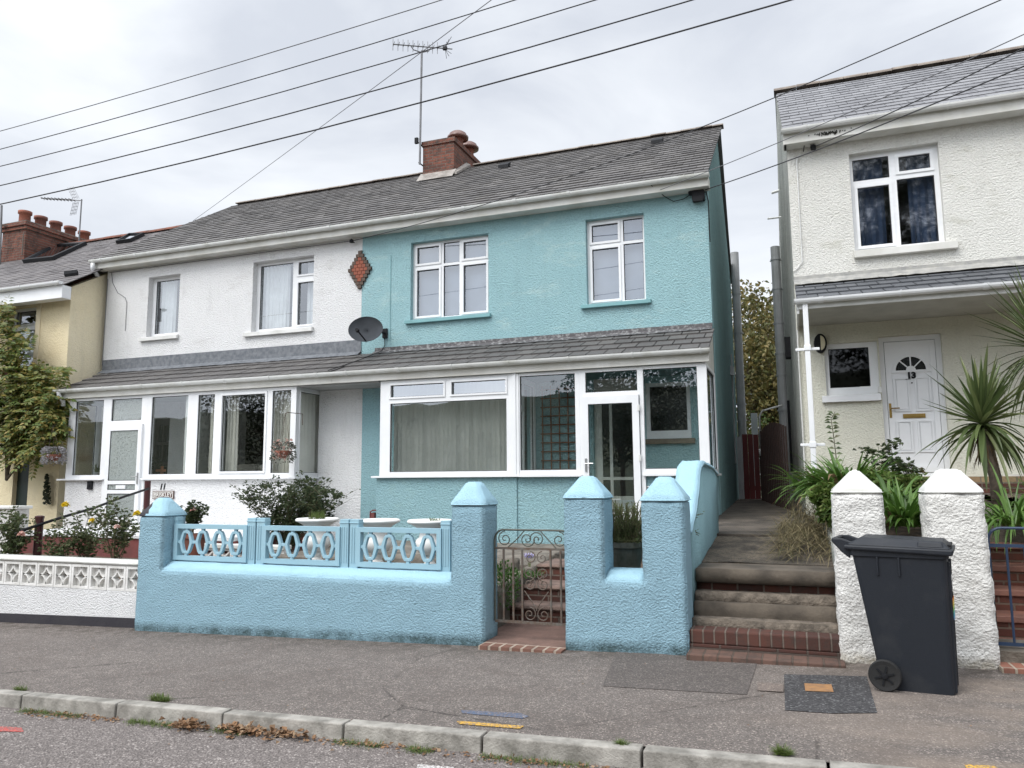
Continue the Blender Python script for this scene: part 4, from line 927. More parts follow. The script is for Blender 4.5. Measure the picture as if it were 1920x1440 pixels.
# door 13
FDr = front(12.80); u0, u1, z0, z1 = dd; fw = .075
window(th, front(12.7), u0, u1, z0, z1, [(u0+fw, u1-fw, z0+.05, z1-fw)], n0=-.17, th=.08, name='door_frame', glass_m=glass_dark)
lx0, lx1, lz0, lz1 = u0+fw+.006, u1-fw-.006, z0+.055, z1-fw-.008; lw_ = lx1-lx0; lh = lz1-lz0; xm = (lx0+lx1)/2
fanr = lw_*.30; fz = lz0+lh*.775
dr = MB(); dr.box(lx0, lx1, 12.79, 12.84, lz0, lz1)
dr.plate(front(12.79), lx0+.002, lx1-.002, lz0+.002, lz1-.002, .0005, .014, [(lx0+.075, lx1-.075, lz0+.1, lz1-.075)])
door = dr.build('front_door', white_paint, th, bevel=.003)
for (a, b, c, e_) in [(.14, .45, .46, .72), (.55, .86, .46, .72), (.14, .45, .15, .39), (.55, .86, .15, .39)]:
    A, B_, C_, E_ = lx0+lw_*a, lx0+lw_*b, lz0+lh*c, lz0+lh*e_
    m_ = MB().plate(front(12.79), A, B_, C_, E_, .0005, .018, [(A+.022, B_-.022, C_+.022, E_-.022)]); m_.box(A+.036, B_-.036, 12.778, 12.7895, C_+.036, E_-.036)
    m_.build('panel', white_paint, door, bevel=.003)
def arc(cx, cz, r, y, n=18, a0=0, a1=pi): return [(cx+r*cos(a0+(a1-a0)*i/n), y, cz+r*sin(a0+(a1-a0)*i/n)) for i in range(n+1)]
outer = arc(xm, fz, fanr+.035, 12.772); inner = arc(xm, fz, fanr, 12.772)
m_ = MB()
for i in range(18): m_.prism([outer[i], outer[i+1], inner[i+1], inner[i]], (0, .018, 0))
m_.box(xm-fanr-.07, xm+fanr+.07, 12.772, 12.79, fz-.035, fz)
for a in (.25, .5, .75):
    aa = pi*a; dv = Vector((cos(aa), 0, sin(aa))); pv = Vector((-sin(aa), 0, cos(aa)))*.009; c_ = Vector((xm, 12.7755, fz))
    m_.prism([c_+dv*fanr*.3-pv, c_+dv*(fanr-.002)-pv, c_+dv*(fanr-.002)+pv, c_+dv*fanr*.3+pv], (0, .012, 0))
hub = arc(xm, fz, fanr*.32, 12.7745, 12); m_.prism(hub, (0, .015, 0))
m_.build('fanlight_moulding', white_paint, door)
MB().prism(arc(xm, fz, fanr-.003, 12.784), (0, .005, 0)).build('fanlight', glass_dark, door)
text('13', .125, (xm, 12.774, fz-.085), black_m, 'door_number', door, bold=.008)
m_ = MB(); zb_ = fz-.085
for xx, w2_ in ((xm-.048, .034), (xm-.048, .0)):
    if w2_: m_.box(xx-w2_, xx+w2_, 12.770, 12.774, zb_-.057, zb_-.048)
m_.lathe((xm, 12.772, zb_-.11), [(.0, -.01), (.011, -.004), (.011, .004), (0, .01)], 10)
m_.build('knocker', black_m, door)
lz = lz0+lh*.425; MB().box(xm-.15, xm+.15, 12.772, 12.7895, lz-.032, lz+.032).box(xm-.125, xm+.125, 12.767, 12.7718, lz-.02, lz+.02).build('letterbox', brass, door, bevel=.003)
hz = lz0+lh*.47; MB().box(lx0+.012, lx0+.045, 12.768, 12.776, hz-.11, hz+.11).tube([(lx0+.03, 12.77, hz+.03), (lx0+.03, 12.72, hz+.03), (lx0+.15, 12.715, hz+.03)], .010).build('handle', brass, door)
q = at(1645, 732, Y=12.7); MB().box(u0-.055, u0-.008, 12.60, 12.64, q.z-.04, q.z+.05).build('door_bell', white_old, th, bevel=.004)
q = at(1626, 727, Y=12.75); MB().box(q.x-.10, q.x+.11, 12.765, 12.768, q.z-.025, q.z+.025).build('window_sticker', sign_wh, th)
MB().box(u0-.35, u1+.9, 12.50, 12.699, z0-.11, z0-.012).build('door_step', brick('yellow brick step', (.34, .25, .14), (.28, .19, .11), (.2, .17, .13), 'xz', w=.22, h=.1, bl=.4), th)
MB().box(u0-.5, u1+1.0, 12.45, 12.698, z0-.5, z0-.112).build('step_base', brick_stp, th)
q = at(1538, 645, Y=12.7)
lp = thing('bulkhead_lamp', (q.x, 12.69, q.z), 'black oval bulkhead lamp with half cream lens beside the downpipe', 'lamp')
m_ = MB(); ov = lambda r, y, a0=0, a1=2*pi, n=28: [(q.x+r*.095*cos(a0+(a1-a0)*i/n), y, q.z+r*.15*sin(a0+(a1-a0)*i/n)) for i in range(n)]
MB().prism(ov(1, 12.60), (0, .098, 0)).build('housing', black_m, lp, bevel=.015)
MB().prism([(q.x+.002, 12.585, q.z-.115)]+[(q.x+.002+.066*cos(a), 12.585, q.z+.115*sin(a)) for a in [(-pi/2+pi*i/14) for i in range(15)]]+[(q.x+.002, 12.585, q.z+.115)], (0, .016, 0)).build('lens', lamp_lens, lp)
# mould streaks under the eaves are real growth on the board
m_ = MB()
for i in range(70):
    x = .42+random.gauss(.30, .13); z = 6.985+random.gauss(0, .014)
    if .25 < x < 1.5: m_.leaf((x, 12.436, z), (random.uniform(-.6, .6), -.1, -1), .018, random.uniform(.015, .05), (0, -1, 0))
m_.build('mould_growth', plain('black mould', (.02, .02, .015), rough=1), th)

# ------------------------------------------------------------------ garden ground, paths, steps
def block(name, m, x0, x1, y0, y1, z1, z0=None, bevel=.006, kind=True):
    a = (z0 if z0 is not None else gz(x0)-.35)
    o = MB().box(x0, x1, y0, y1, a, z1).build(name, m, bevel=bevel)
    if kind: o['kind'] = 'structure'
    return o
def lumpy(name, m, x0, x1, y0, y1, zf, amp=.03, n=40, skirt=.5):
    mb = MB(); nx = max(4, int((x1-x0)*8)); ny = max(4, int((y1-y0)*8)); vs = []
    for j in range(ny+1):
        for i in range(nx+1):
            x, y = x0+(x1-x0)*i/nx, y0+(y1-y0)*j/ny
            vs.append((x, y, zf(x, y)+amp*noise.noise((x*3, y*3, 1.7))+amp*.5*noise.noise((x*11, y*11, 5))))
    mb.add(vs, [(j*(nx+1)+i, j*(nx+1)+i+1, (j+1)*(nx+1)+i+1, (j+1)*(nx+1)+i) for j in range(ny) for i in range(nx)])
    mb.add([(x0, y0, -.6), (x1, y0, -.6), (x1, y0, zf(x1, y0)+.0), (x0, y0, zf(x0, y0)+.0)], [(0, 1, 2, 3)])
    mb.add([(x1, y0, -.6), (x1, y1, -.6), (x1, y1, zf(x1, y1)), (x1, y0, zf(x1, y0))], [(0, 1, 2, 3)])
    mb.add([(x0, y0, -.6), (x0, y1, -.6), (x0, y1, zf(x0, y1)), (x0, y0, zf(x0, y0))], [(3, 2, 1, 0)])
    o = mb.build(name, m, smooth=True); o['kind'] = 'structure'; return o
lumpy('garden_soil', soil, -6.85, -2.95, 6.78, 11.5, lambda x, y: .50+.012*(y-6.8), .02)
lumpy('garden_soil', soil, -15, -6.86, 6.95, 11.6, lambda x, y: .40+.03*(y-7), .03)
block('garden_terrace', conc, -6.7, -2.96, 8.6, 11.42, .60, .3)
struct(MB().box(-2.02, -1.12, 6.82, 11.45, -.2, .52).build('garden_soil', soil))
# stone edging beside the path, with its slope
def slope_wall(name, m, x0, x1, y0, y1, za, zb, zbase=-.2):
    return MB().hexa([(x0, y0, zbase), (x1, y0, zbase), (x1, y1, zbase), (x0, y1, zbase), (x0, y0, za), (x1, y0, za), (x1, y1, zb), (x0, y1, zb)]).build(name, m)
o = slope_wall('path_edging', conc, -2.96, -2.83, 6.95, 9.6, .52, .70); roughen(o, .012, .06, 7); tag(o, 'low crumbling concrete edging beside the brick garden path', 'edging')
o = MB().box(-5.0, -3.05, 8.30, 8.42, .3, .70).build('garden_edging', conc); roughen(o, .015, .06, 6); tag(o, 'low stone edging across the flower bed behind the gate', 'edging')
# garden path and steps seen through the iron gate
block('garden_path', plain('red brown worn path', (.20, .12, .095), (.12, .075, .06), scale=4, rough=.9, bump=.008), -2.83, -1.94, 6.52, 7.5, .155, -.2)
struct(MB().box(-2.70, -1.945, 6.36, 6.62, -.2, gz(-2.4)+.028).build('brick_threshold', brick('brick on edge threshold', (.22, .115, .085), (.17, .09, .068), (.38, .31, .25), 'xy', w=.10, h=.26, off=0, m=.014, bl=.3)))
gs = thing('garden_steps', (-2.4, 7.6, .15), 'worn brick steps rising behind the small iron gate', 'steps')
for i, (y, z) in enumerate(((7.5, .32), (7.85, .475), (8.35, .64))):
    MB().box(-2.83, -2.02, y, y+.9, -.2, z-.045).build('riser', brick_stp, gs)
    o = MB().box(-2.83, -2.02, y-.02, y+.9, z-.044, z).build('tread', plain('worn step top', (.20, .135, .11), (.085, .06, .05), scale=5, rough=.9, bump=.01), gs); roughen(o, .006, .08, 8)
block('garden_path', conc_dk, -2.82, -2.02, 9.0, 11.45, .70, -.2)
block('front_path', conc, -2.3-.9, -2.0, 10.7, 11.44, .82, -.2)
# alley: brick steps, concrete lips, then a long ramp up to the red gate
al = thing('alley_steps', (-.3, 6.7, .2), 'shallow brick and concrete steps leading into the alley between the houses', 'steps')
xa, xb = -.90, .26
be_ = brick('alley brick edge', (.15, .09, .07), (.11, .068, .055), (.10, .075, .06), 'xy', w=.11, h=.3, off=0, m=.008, bl=.6)
MB().box(xa, xb, 6.32, 6.60, -.2, gz(-.3)+.035).build('brick_edge', be_, al, bevel=.008)
MB().box(xa, xb, 6.535, 6.80, -.2, .255).build('brick_course', brick('alley header brick', (.085, .04, .032), (.06, .03, .026), (.09, .07, .06), 'xz', w=.22, h=.075, bl=.6), al, bevel=.004)
MB().box(xa, xb, 6.55, 6.90, .256, .365).build('brick_step', brick('alley soldier brick', (.105, .048, .037), (.065, .033, .028), (.15, .12, .10), 'xz', w=.088, h=.125, off=0, m=.008, bl=.6), al, bevel=.012)
rgh = plain('rough grey brown concrete', (.20, .165, .13), (.08, .066, .052), scale=11, rough=.9, bump=.02, bs=38)
plk = plain('smooth worn concrete riser', (.12, .098, .075), (.055, .045, .035), scale=4, rough=.9, bump=.006, bs=30)
for y, z, z0s, m_, nm_ in ((6.74, .425, .30, rgh, 'tread'), (6.88, .535, .20, plk, 'riser'), (6.98, .61, .5, rgh, 'tread'), (7.14, .70, .3, brick_stp, 'riser')):
    o = MB().box(xa, xb, y, y+.7, z0s, z).build(nm_, m_, al); roughen(o, .004, .06, 8, .004)
o = MB().box(xa, xb+.0, 7.05, 7.6, .685, .80).build('slab_lip', plk, al); roughen(o, .004, .05, 5, .005)
ramp = plain('mossy wet ramp concrete', (.115, .095, .075), (.035, .029, .023), scale=2.6, rough=.8, bump=.02, bs=42)
mossy = NT('slab with moss and worn stone'); cc = mossy.mix(mossy.ramp(mossy.noise(2.3, 5, .65), [(.42, 0), (.60, 1)]), (.15, .122, .09), (.038, .031, .024)); cc = mossy.mix(mossy.ramp(mossy.noise(30, 5, .75), [(.46, 0), (.60, .75)]), cc, (.04, .035, .028))
mossy = mossy.done(cc, .85, mossy.bump(mossy.noise(34, 5, .75), .03))
def ramp_part(nm, m_, y0, y1, z0, z1, xl0, xl1, xr0, xr1):
    mb = MB(); ny = max(2, int((y1-y0)*6)); nx = 10; vs = []
    for j in range(ny+1):
        t = j/ny; y = y0+(y1-y0)*t; l = xl0+(xl1-xl0)*t; r_ = xr0+(xr1-xr0)*t
        for i in range(nx+1): x = l+(r_-l)*i/nx; vs.append((x, y, z0+(z1-z0)*t+.012*noise.noise((x*2.5, y*2.5, 0))))
    mb.add(vs, [(j*(nx+1)+i, j*(nx+1)+i+1, (j+1)*(nx+1)+i+1, (j+1)*(nx+1)+i) for j in range(ny) for i in range(nx)])
    mb.add([(xl0, y0, -.1), (xr0, y0, -.1), (xr0, y0, z0), (xl0, y0, z0)], [(0, 1, 2, 3)])
    return mb.build(nm, m_, al, smooth=True)
ramp_part('slab', mossy, 7.56, 9.2, .807, .93, xa, xa-.02, xb, xb)
ramp_part('ramp', ramp, 9.2, 19.5, .955, 1.10, -1.3, -1.45, xb, .12)

# ------------------------------------------------------------------ blue garden walls
def pyramid_cap(x0, x1, y0, y1, z, h, top, ov=.012):
    cx, cy = (x0+x1)/2, (y0+y1)/2; t = top/2
    return MB().add([(x0-ov, y0-ov, z), (x1+ov, y0-ov, z), (x1+ov, y1+ov, z), (x0-ov, y1+ov, z), (x0-ov, y0-ov, z+.02), (x1+ov, y0-ov, z+.02), (x1+ov, y1+ov, z+.02), (x0-ov, y1+ov, z+.02),
        (cx-t, cy-t, z+h), (cx+t, cy-t, z+h), (cx+t, cy+t, z+h), (cx-t, cy+t, z+h)],
        [(3, 2, 1, 0), (0, 1, 5, 4), (1, 2, 6, 5), (2, 3, 7, 6), (3, 0, 4, 7), (4, 5, 9, 8), (5, 6, 10, 9), (6, 7, 11, 10), (7, 4, 8, 11), (8, 9, 10, 11)])
def pillar(parent, x0, x1, y0, y1, z, h, top, m, cm, zb=-.15, amp=.006, capm=None):
    o = MB().box(x0, x1, y0, y1, zb, z).build('pillar', m, parent); roughen(o, amp, .045, 8)
    c = pyramid_cap(x0, x1, y0, y1, z-.004, h, top).build('cap', cm, o); roughen(c, amp*.5, .05, 8)
    return o
gw = thing('garden_wall', (-4.7, 6.65, .1), 'long pale blue rendered front wall with two pointed pillars and panels on top', 'garden wall')
def profile_wall(parent, xs, yd, zb=-.15, amp=.007, m=None):
    """one rendered body cut to a stepped outline, so wall and pillars are flush"""
    n = len(xs); pts = [(xs[0][0], 6.5, zb)]+[(x, 6.5, z) for x, z in xs]+[(xs[-1][0], 6.5, zb)]
    # quads by columns keep the faces convex
    mb = MB(); cols = []; 
    ux = sorted({x for x, _ in xs}); 
    def top(xm): 
        for (x0_, z0_), (x1_, z1_) in zip(xs, xs[1:]):
            if x0_ <= xm <= x1_ and x1_ > x0_: return z0_
    lev = sorted({zb, *[z for _, z in xs]}); holes = []
    for p_, q_ in zip(ux, ux[1:]):
        t_ = top((p_+q_)/2)
        if t_ < lev[-1]: holes.append((p_, q_, t_, lev[-1]))
    mb.plate(front(6.5), ux[0], ux[-1], zb, lev[-1], -yd, 0, holes)
    o = mb.build('wall', m or gwall_m, parent); roughen(o, amp, .045, 8); return o
def cap_on(parent, x0, x1, y0, y1, z, h, top):
    c = pyramid_cap(x0, x1, y0, y1, z-.004, h, top).build('cap', gcap_m, parent); roughen(c, .003, .05, 8); return c
profile_wall(gw, [(-6.79, 1.225), (-6.45, 1.225), (-6.45, .66), (-3.03, .66), (-3.03, 1.36), (-2.70, 1.36)], .33)
o = MB().prism([(-6.46, 6.507, .62), (-6.46, 6.82, .62), (-6.46, 6.82, .742), (-6.46, 6.63, .738), (-6.46, 6.507, .668)], (3.44, 0, 0)).build('coping', gcap_m, gw); roughen(o, .004, .05, 7)
c = cap_on(gw, -6.79, -6.45, 6.5, 6.83, 1.225, .20, .10)
c.data.materials.append(plinth_m); b_ = BASE[c.name]      # the neighbour's half of this cap is painted black
for f in c.data.polygons:
    q = f.center+b_
    if q.x < -6.79+.105+(q.z-1.23)*.15: f.material_index = 1
cap_on(gw, -3.03, -2.70, 6.5, 6.83, 1.36, .22, .12)
gw2 = thing('garden_wall', (-1.4, 6.65, .1), 'pale blue rendered wall of twin pointed pillars with a planter gap between and a tall flank wall', 'garden wall')
profile_wall(gw2, [(-1.945, 1.425), (-1.59, 1.425), (-1.59, .74), (-1.262, .74), (-1.262, 1.405), (-.902, 1.405)], .36)
o = MB().prism([(-1.60, 6.506, .70), (-1.60, 6.85, .70), (-1.60, 6.85, .812), (-1.60, 6.63, .808), (-1.60, 6.506, .745)], (.35, 0, 0)).build('coping', gcap_m, gw2); roughen(o, .005, .05, 8)
cap_on(gw2, -1.945, -1.59, 6.5, 6.86, 1.425, .20, .11); cap_on(gw2, -1.262, -.902, 6.5, 6.86, 1.405, .21, .12)
o = MB().prism([(-1.11, 6.85, -.1), (-1.11, 9.45, -.1), (-1.11, 9.45, 1.63), (-1.11, 8.9, 1.70), (-1.11, 8.05, 1.73), (-1.11, 7.8, 1.68), (-1.11, 7.30, 1.30), (-1.11, 6.85, 1.12)], (.20, 0, 0)).build('flank_wall', gflank_m, gw2); roughen(o, .012, .08, 5)
o = MB().prism([(-1.13, 6.88, 1.10), (-1.13, 7.30, 1.28), (-1.13, 7.80, 1.665), (-1.13, 8.05, 1.72), (-1.13, 8.9, 1.69), (-1.13, 9.47, 1.62), (-1.13, 9.47, 1.66), (-1.13, 8.9, 1.74), (-1.13, 8.05, 1.775), (-1.13, 7.76, 1.72), (-1.13, 7.26, 1.32), (-1.13, 6.88, 1.14)], (.235, 0, 0)).build('flank_lit_top', gcap_m, gw2); roughen(o, .010, .06, 7)  # paler strip: sky light on the wall's sloping top put into its colour

# decorative cast panels, three alike
def make_panel():
    L = 1.06
    t = thing('garden_fence', (0, 0, 0), '', 'fence', 'pale blue cast fences on the front wall')
    for px_ in (-L/2+.05, L/2-.05):
        mb = MB(); mb.box(px_-.048, px_+.048, -.02, .07, 0, .475); 
        mb.box(px_-.052, px_+.052, -.026, .074, .435, .448)
        for k in (-.026, 0, .026): mb.box(px_+k-.0065, px_+k+.0065, -.026, -.0202, .05, .40)
        mb.build('post', panel_m, t, bevel=.004)
    a, b, c, d_ = -L/2+.085, L/2-.085, .02, .40
    fr = front(-.03); mb = MB(); mb.plate(fr, a, b, c, d_, -.055, .012, [(a+.045, b-.045, c+.045, d_-.045)])
    mb.build('frame', panel_m, t, bevel=.006)
    ia, ib, ic, id_ = a+.045, b-.045, c+.045, d_-.045; n = 4; w = (ib-ia)/n; zc = (ic+id_)/2; mb = MB()
    for k in range(n):
        cx = ia+w*(k+.5); H = (id_-ic)/2-.022; R = w*.40
        hexo = [(-.40, 1), (.40, 1), (.62, .80), (1, .10), (1, -.10), (.62, -.80), (.40, -1), (-.40, -1), (-.62, -.80), (-1, -.10), (-1, .10), (-.62, .80)]
        out = [(cx+R*x, -.035, zc+H*z) for x, z in hexo]; inn_ = [(cx+R*x*.58, -.035, zc+H*z*.78) for x, z in hexo]
        mb.ring(out, inn_, (0, .04, 0))
        mb.box(cx-.016, cx+.016, -.03, .0, ic-.001, zc-H+.004).box(cx-.016, cx+.016, -.03, .0, zc+H-.004, id_+.001)
    for k in range(n+1):
        xl = ia if k == 0 else ia+w*(k-.5)+w*.40-.004; xr = ib if k == n else ia+w*(k+.5)-w*.40+.004
        mb.box(xl-.001, xr+.001, -.031, -.003, zc-.014, zc+.014)
    mb.build('lattice', panel_m, t, bevel=.003)
    return t
pn = make_panel()
labs = ['pale blue cast fence next to the half-black pillar cap', 'middle pale blue cast fence, with a white urn behind its right end', 'pale blue cast fence against the pillar beside the gate']
ys = 6.67; xs = [(318, 480), (482, 655), (657, 846)]
for i, (a, b) in enumerate(xs):
    X0, X1 = at(a, 1030, Y=ys).x, at(b, 1030, Y=ys).x
    c = pn if i == 0 else copy_tree(pn, (0, 0, 0), '')
    c.location = ((X0+X1)/2, ys, .735); c.scale.x = (X1-X0)/1.06; c['label'] = labs[i]

# ------------------------------------------------------------------ iron gate
def spiral(c, r, turns, a0, dirn=1, n=26, rmin=.12):
    return [(c[0]+r*(1-(1-rmin)*i/n)*cos(a0+dirn*2*pi*turns*i/n), c[1], c[2]+r*(1-(1-rmin)*i/n)*sin(a0+dirn*2*pi*turns*i/n)) for i in range(n+1)]
gY = 6.72
gx0, gx1 = -2.685, -1.955; gb, gt = at(1000, 1168, Y=gY).z, at(1000, 994, Y=gY).z; gh = gt-gb
ig = thing('iron_gate', (-2.3, gY, gb), 'small weathered scrollwork iron gate between the blue pillars', 'gate')
R_ = .008
mb = MB(); rr = .09
mb.tube([(gx0, gY, gb), (gx0, gY, gt-rr)]+[(gx0+rr-rr*cos(a), gY, gt-rr+rr*sin(a)) for a in [pi/2*k/6 for k in range(1, 7)]]+[(gx1-rr, gY, gt)]+[(gx1-rr+rr*sin(a), gY, gt-rr+rr*cos(a)) for a in [pi/2*k/6 for k in range(1, 7)]]+[(gx1, gY, gb)], .010, 6)
mb.build('frame', green_iron, ig)
zr = gb+gh*.795
MB().box(gx0, gx1, gY-.006, gY+.006, zr-.01, zr+.01).build('rail', rusty, ig); MB().box(gx0, gx1, gY-.006, gY+.006, gb-.012, gb+.012).build('rail', rusty, ig)
for t in (.12, .25, .37, .745, .875): 
    x = gx0+(gx1-gx0)*t; MB().box(x-.008, x+.008, gY-.008, gY+.008, gb+.01, zr-.008).build('bar', rusty, ig)
mb = MB(); zc = (zr+gt)/2; hr = (gt-zr)/2-.012; Wd = gx1-gx0
for cx, a0, dn in ((.14, pi/2, 1), (.44, 0, -1), (.57, pi, -1), (.86, pi/2, -1)):
    mb.tube(spiral((gx0+Wd*cx, gY, zc), hr, 1.6, a0, dn), .0055, 5)
mb.tube([(gx0+Wd*.18, gY, zr+.01), (gx0+Wd*.30, gY, zc), (gx0+Wd*.40, gY, gt-.01)], .0055, 5)
mb.tube([(gx0+Wd*.62, gY, gt-.01), (gx0+Wd*.72, gY, zc), (gx0+Wd*.82, gY, zr+.01)], .0055, 5)
mb.build('top_scroll', green_iron, ig)
mb = MB(); xc = gx0+Wd*.555; r = Wd*.088
for (zz, a0, tn) in ((.50, -pi/2, 1.5), (.39, pi/2, 1.5), (.065, pi/2, 1.6)):
    for s_ in (-1, 1): mb.tube(spiral((xc+s_*r*1.03, gY, gb+gh*zz+.02), r, tn, a0, -s_ if a0 < 0 else s_), .0055, 5)
for s_ in (-1, 1): mb.tube([(xc+s_*r*1.8, gY, gb+gh*.34), (xc+s_*r*.8, gY, gb+gh*.24), (xc, gY, gb+gh*.15), (xc-s_*.002, gY, gb+gh*.13)], .0055, 5)
for s_ in (-1, 1): mb.tube(spiral((xc+s_*r*.9, gY, gb+gh*.70), r*.9, 1.4, pi/2, s_), .005, 5)
mb.build('centre_scroll', rusty, ig)

# ------------------------------------------------------------------ number 11 front wall, landing, rail
fw11 = thing('garden_wall', (-9, 6.7, 0), 'low white front wall with pierced screen blocks and black painted foot', 'garden wall')
X1, X0 = -6.80, -14.0; YW = 6.62
o = MB().prism([(X0, YW, -.3), (X1, YW, -.3), (X1, YW, gz(X1)+.105), (X0, YW, gz(X0)+.105)], (0, .2, 0)).build('plinth', plinth_m, fw11)
zt0 = at(150, 1104, Y=YW).z
o = MB().prism([(X0, YW+.004, gz(X0)+.104), (X1, YW+.004, gz(X1)+.104), (X1, YW+.004, zt0), (X0, YW+.004, zt0-.02)], (0, .19, 0)).build('wall', wall11_m, fw11)
zt1 = at(150, 1058, Y=YW).z
o = MB().box(X0, X1, YW-.01, YW+.21, zt1, zt1+.055).build('coping', pcap_m, fw11); roughen(o, .004, .08, 6)
bw = at(200, 1080, Y=YW).x-at(166, 1080, Y=YW).x; hh = zt1-zt0-.002; x = X1-bw; k = 0
blk = None
while k < 14:
    if blk is None:
        a, b, c, d_ = x+.002, x+bw-.004, zt0+.001, zt1-.001; q = .028; cx, cz = (a+b)/2, (c+d_)/2
        fr = front(YW); mb = MB(); mb.plate(fr, a, b, c, d_, -.10, -.002, [(a+q, b-q, c+q, d_-q)])
        hw, hh_ = (b-a)/2-q+.004, (d_-c)/2-q+.004
        for sx in (-1, 1):
            for sz in (-1, 1):
                pts = [(cx+sx*hw-sx*hw*cos(t), cz+sz*hh_-sz*hh_*sin(t)) for t in [pi/2*i/10 for i in range(11)]]
                for i in range(10):
                    (x_0, z_0), (x_1, z_1) = pts[i], pts[i+1]; e0 = ((x_0-cx-sx*hw)*.075, (z_0-cz-sz*hh_)*.075); e1 = ((x_1-cx-sx*hw)*.075, (z_1-cz-sz*hh_)*.075)
                    mb.prism([(x_0-e0[0], YW+.012, z_0-e0[1]), (x_1-e1[0], YW+.012, z_1-e1[1]), (x_1+e1[0], YW+.012, z_1+e1[1]), (x_0+e0[0], YW+.012, z_0+e0[1])], (0, .07, 0))
                    # the corner leaf is cast solid, set back
                    mb.prism([(cx+sx*hw, YW+.055, cz+sz*hh_), (x_0, YW+.055, z_0), (x_1, YW+.055, z_1)], (0, .02, 0))
        blk = mb.build('screen_block', block_m, fw11)
    else:
        c_ = blk.copy(); COL.objects.link(c_); c_.parent = fw11; c_.location = (-bw*k, 0, 0)
    k += 1
# red landing with white nosing, white step
ld = thing('door_landing', (-11.4, 9.6, .4), 'dark red painted landing wall with white top below door 11', 'landing')
MB().box(-12.1, -7.6, 9.0, 11.42, .1, .74).build('wall', redpaint, ld, bevel=.01)
MB().box(-12.1, -7.6, 8.97, 11.425, .741, .80).build('top', wall11_m, ld, bevel=.01)
bw9 = thing('boundary_wall', (-14, 8.6, .3), 'grey stained white boundary wall in front of the yellow house', 'garden wall')
zz = at(60, 949, Y=8.9).z
o = MB().box(-18, -11.9, 8.9, 9.12, -.1, zz-.05).build('wall', white_st2, bw9)
MB().box(-18, -11.86, 8.87, 9.15, zz-.049, zz).build('coping', white_old, bw9, bevel=.01)
hr_ = thing('handrail', (-10, 8, .4), 'black handrail on dark red round posts rising to door 11', 'handrail')
q1, q2 = at(74, 975, Y=7.5), at(277, 907, Y=10.2)
MB().lathe((q1.x, 7.5, .3), [(.052, 0), (.052, q1.z-.30+.02), (.058, q1.z-.30+.02), (.058, q1.z-.3+.05), (.03, q1.z-.3+.06)], 14).build('post', oxblood, hr_)
MB().lathe((q2.x, 10.2, .5), [(.05, 0), (.05, q2.z-.50+.05)], 14).build('post', oxblood, hr_)
r0, r1 = at(40, 995, Y=7.1), at(279, 916, Y=10.15); rm = [r0.lerp(r1, t) for t in (0, .25, .5, .75, 1)]; rm[2] += Vector((0, 0, -.02))
MB().tube(rm, .02, 8).build('rail', black_m, hr_, smooth=True)
tag(MB().tube([(q1.x, 7.5, q1.z-.02), (r0.x+.05, 7.5, q1.z-.12)], .01).build('plant_tie', black_m), 'short black tie on the lower handrail post', 'tie') if False else None

# ------------------------------------------------------------------ house 13 garden: pillars, low wall, blue gate, steps
def white_pillar(x0, x1, y0, y1, label, top):
    t = thing('gate_pillar', ((x0+x1)/2, y0, gz(x0)), label, 'pillar', 'white roughcast pillars of house 13')
    o = MB().hexa([(x0-.01, y0, -.1), (x1+.02, y0, -.1), (x1+.02, y1, -.1), (x0-.01, y1, -.1), (x0, y0, 1.47), (x1, y0, 1.47), (x1, y1, 1.47), (x0, y1, 1.47)]).build('shaft', pill_m, t); roughen(o, .014, .032, 11)
    c = pyramid_cap(x0, x1, y0, y1, 1.468, .185, top, .004).build('cap', pcap_m, t); roughen(c, .004, .05, 6)
white_pillar(.245, .60, 6.5, 6.86, 'white roughcast pointed pillar left of the wheelie bin', .05)
white_pillar(.89, 1.272, 6.5, 6.88, 'white roughcast flat-topped pillar right of the wheelie bin', .13)
lw13 = MB().box(.605, .885, 6.56, 6.80, -.1, 1.02).build('garden_wall', pill_m); roughen(lw13, .012, .05, 9); tag(lw13, 'low white roughcast wall between the two white pillars', 'garden wall')
lumpy('garden_bed', soil, .36, 1.35, 6.82, 12.5, lambda x, y: .98+.10*(min(y, 10)-7), .03)
lumpy('garden_bed', soil, 2.25, 6, 6.9, 12.5, lambda x, y: 1.05+.1*(min(y, 10)-7), .03)
o = MB().box(.262, .355, 6.87, 12.65, -.1, 1.05).build('boundary_wall', side13); roughen(o, .01, .12, 6); tag(o, 'low dirty rendered retaining wall along the right side of the alley', 'garden wall')
st = thing('garden_steps', (1.8, 7.3, .2), 'red brick steps rising behind the blue iron gate', 'steps')
for i in range(5):
    y = 7.05+.30*i; z = .30+.17*i
    MB().box(1.36, 2.24, y, y+1.2, -.1, z-.05).build('riser', brick('red step brick', (.17, .065, .045), (.11, .045, .035), (.18, .13, .1), 'xz', w=.22, h=.075, bl=.4), st)
    MB().box(1.36, 2.24, y-.02, y+1.2, z-.049, z).build('tread', plain('red step tread', (.30, .14, .10), (.18, .09, .07), scale=6, bump=.005), st, bevel=.006)
block('garden_path', conc, 1.36, 2.24, 8.4, 12.45, 1.2, .2)
block('garden_path', conc, 1.29, 2.25, 6.62, 7.1, gz(1.7)+.10, -.1)
MB_ = MB().box(1.275, 2.25, 6.40, 6.64, -.1, gz(1.7)+.02).build('brick_threshold', brick_tread); struct(MB_)
gYb = 6.72; z0_, z1_ = at(1880, 1207, Y=gYb).z, at(1880, 990, Y=gYb).z; zm_ = at(1880, 1023, Y=gYb).z; xL = 1.315; xR = 2.2
bg_ = thing('iron_gate', (1.75, gYb, z0_), 'blue painted vertical-bar iron gate at the right edge', 'gate')
rr = .09
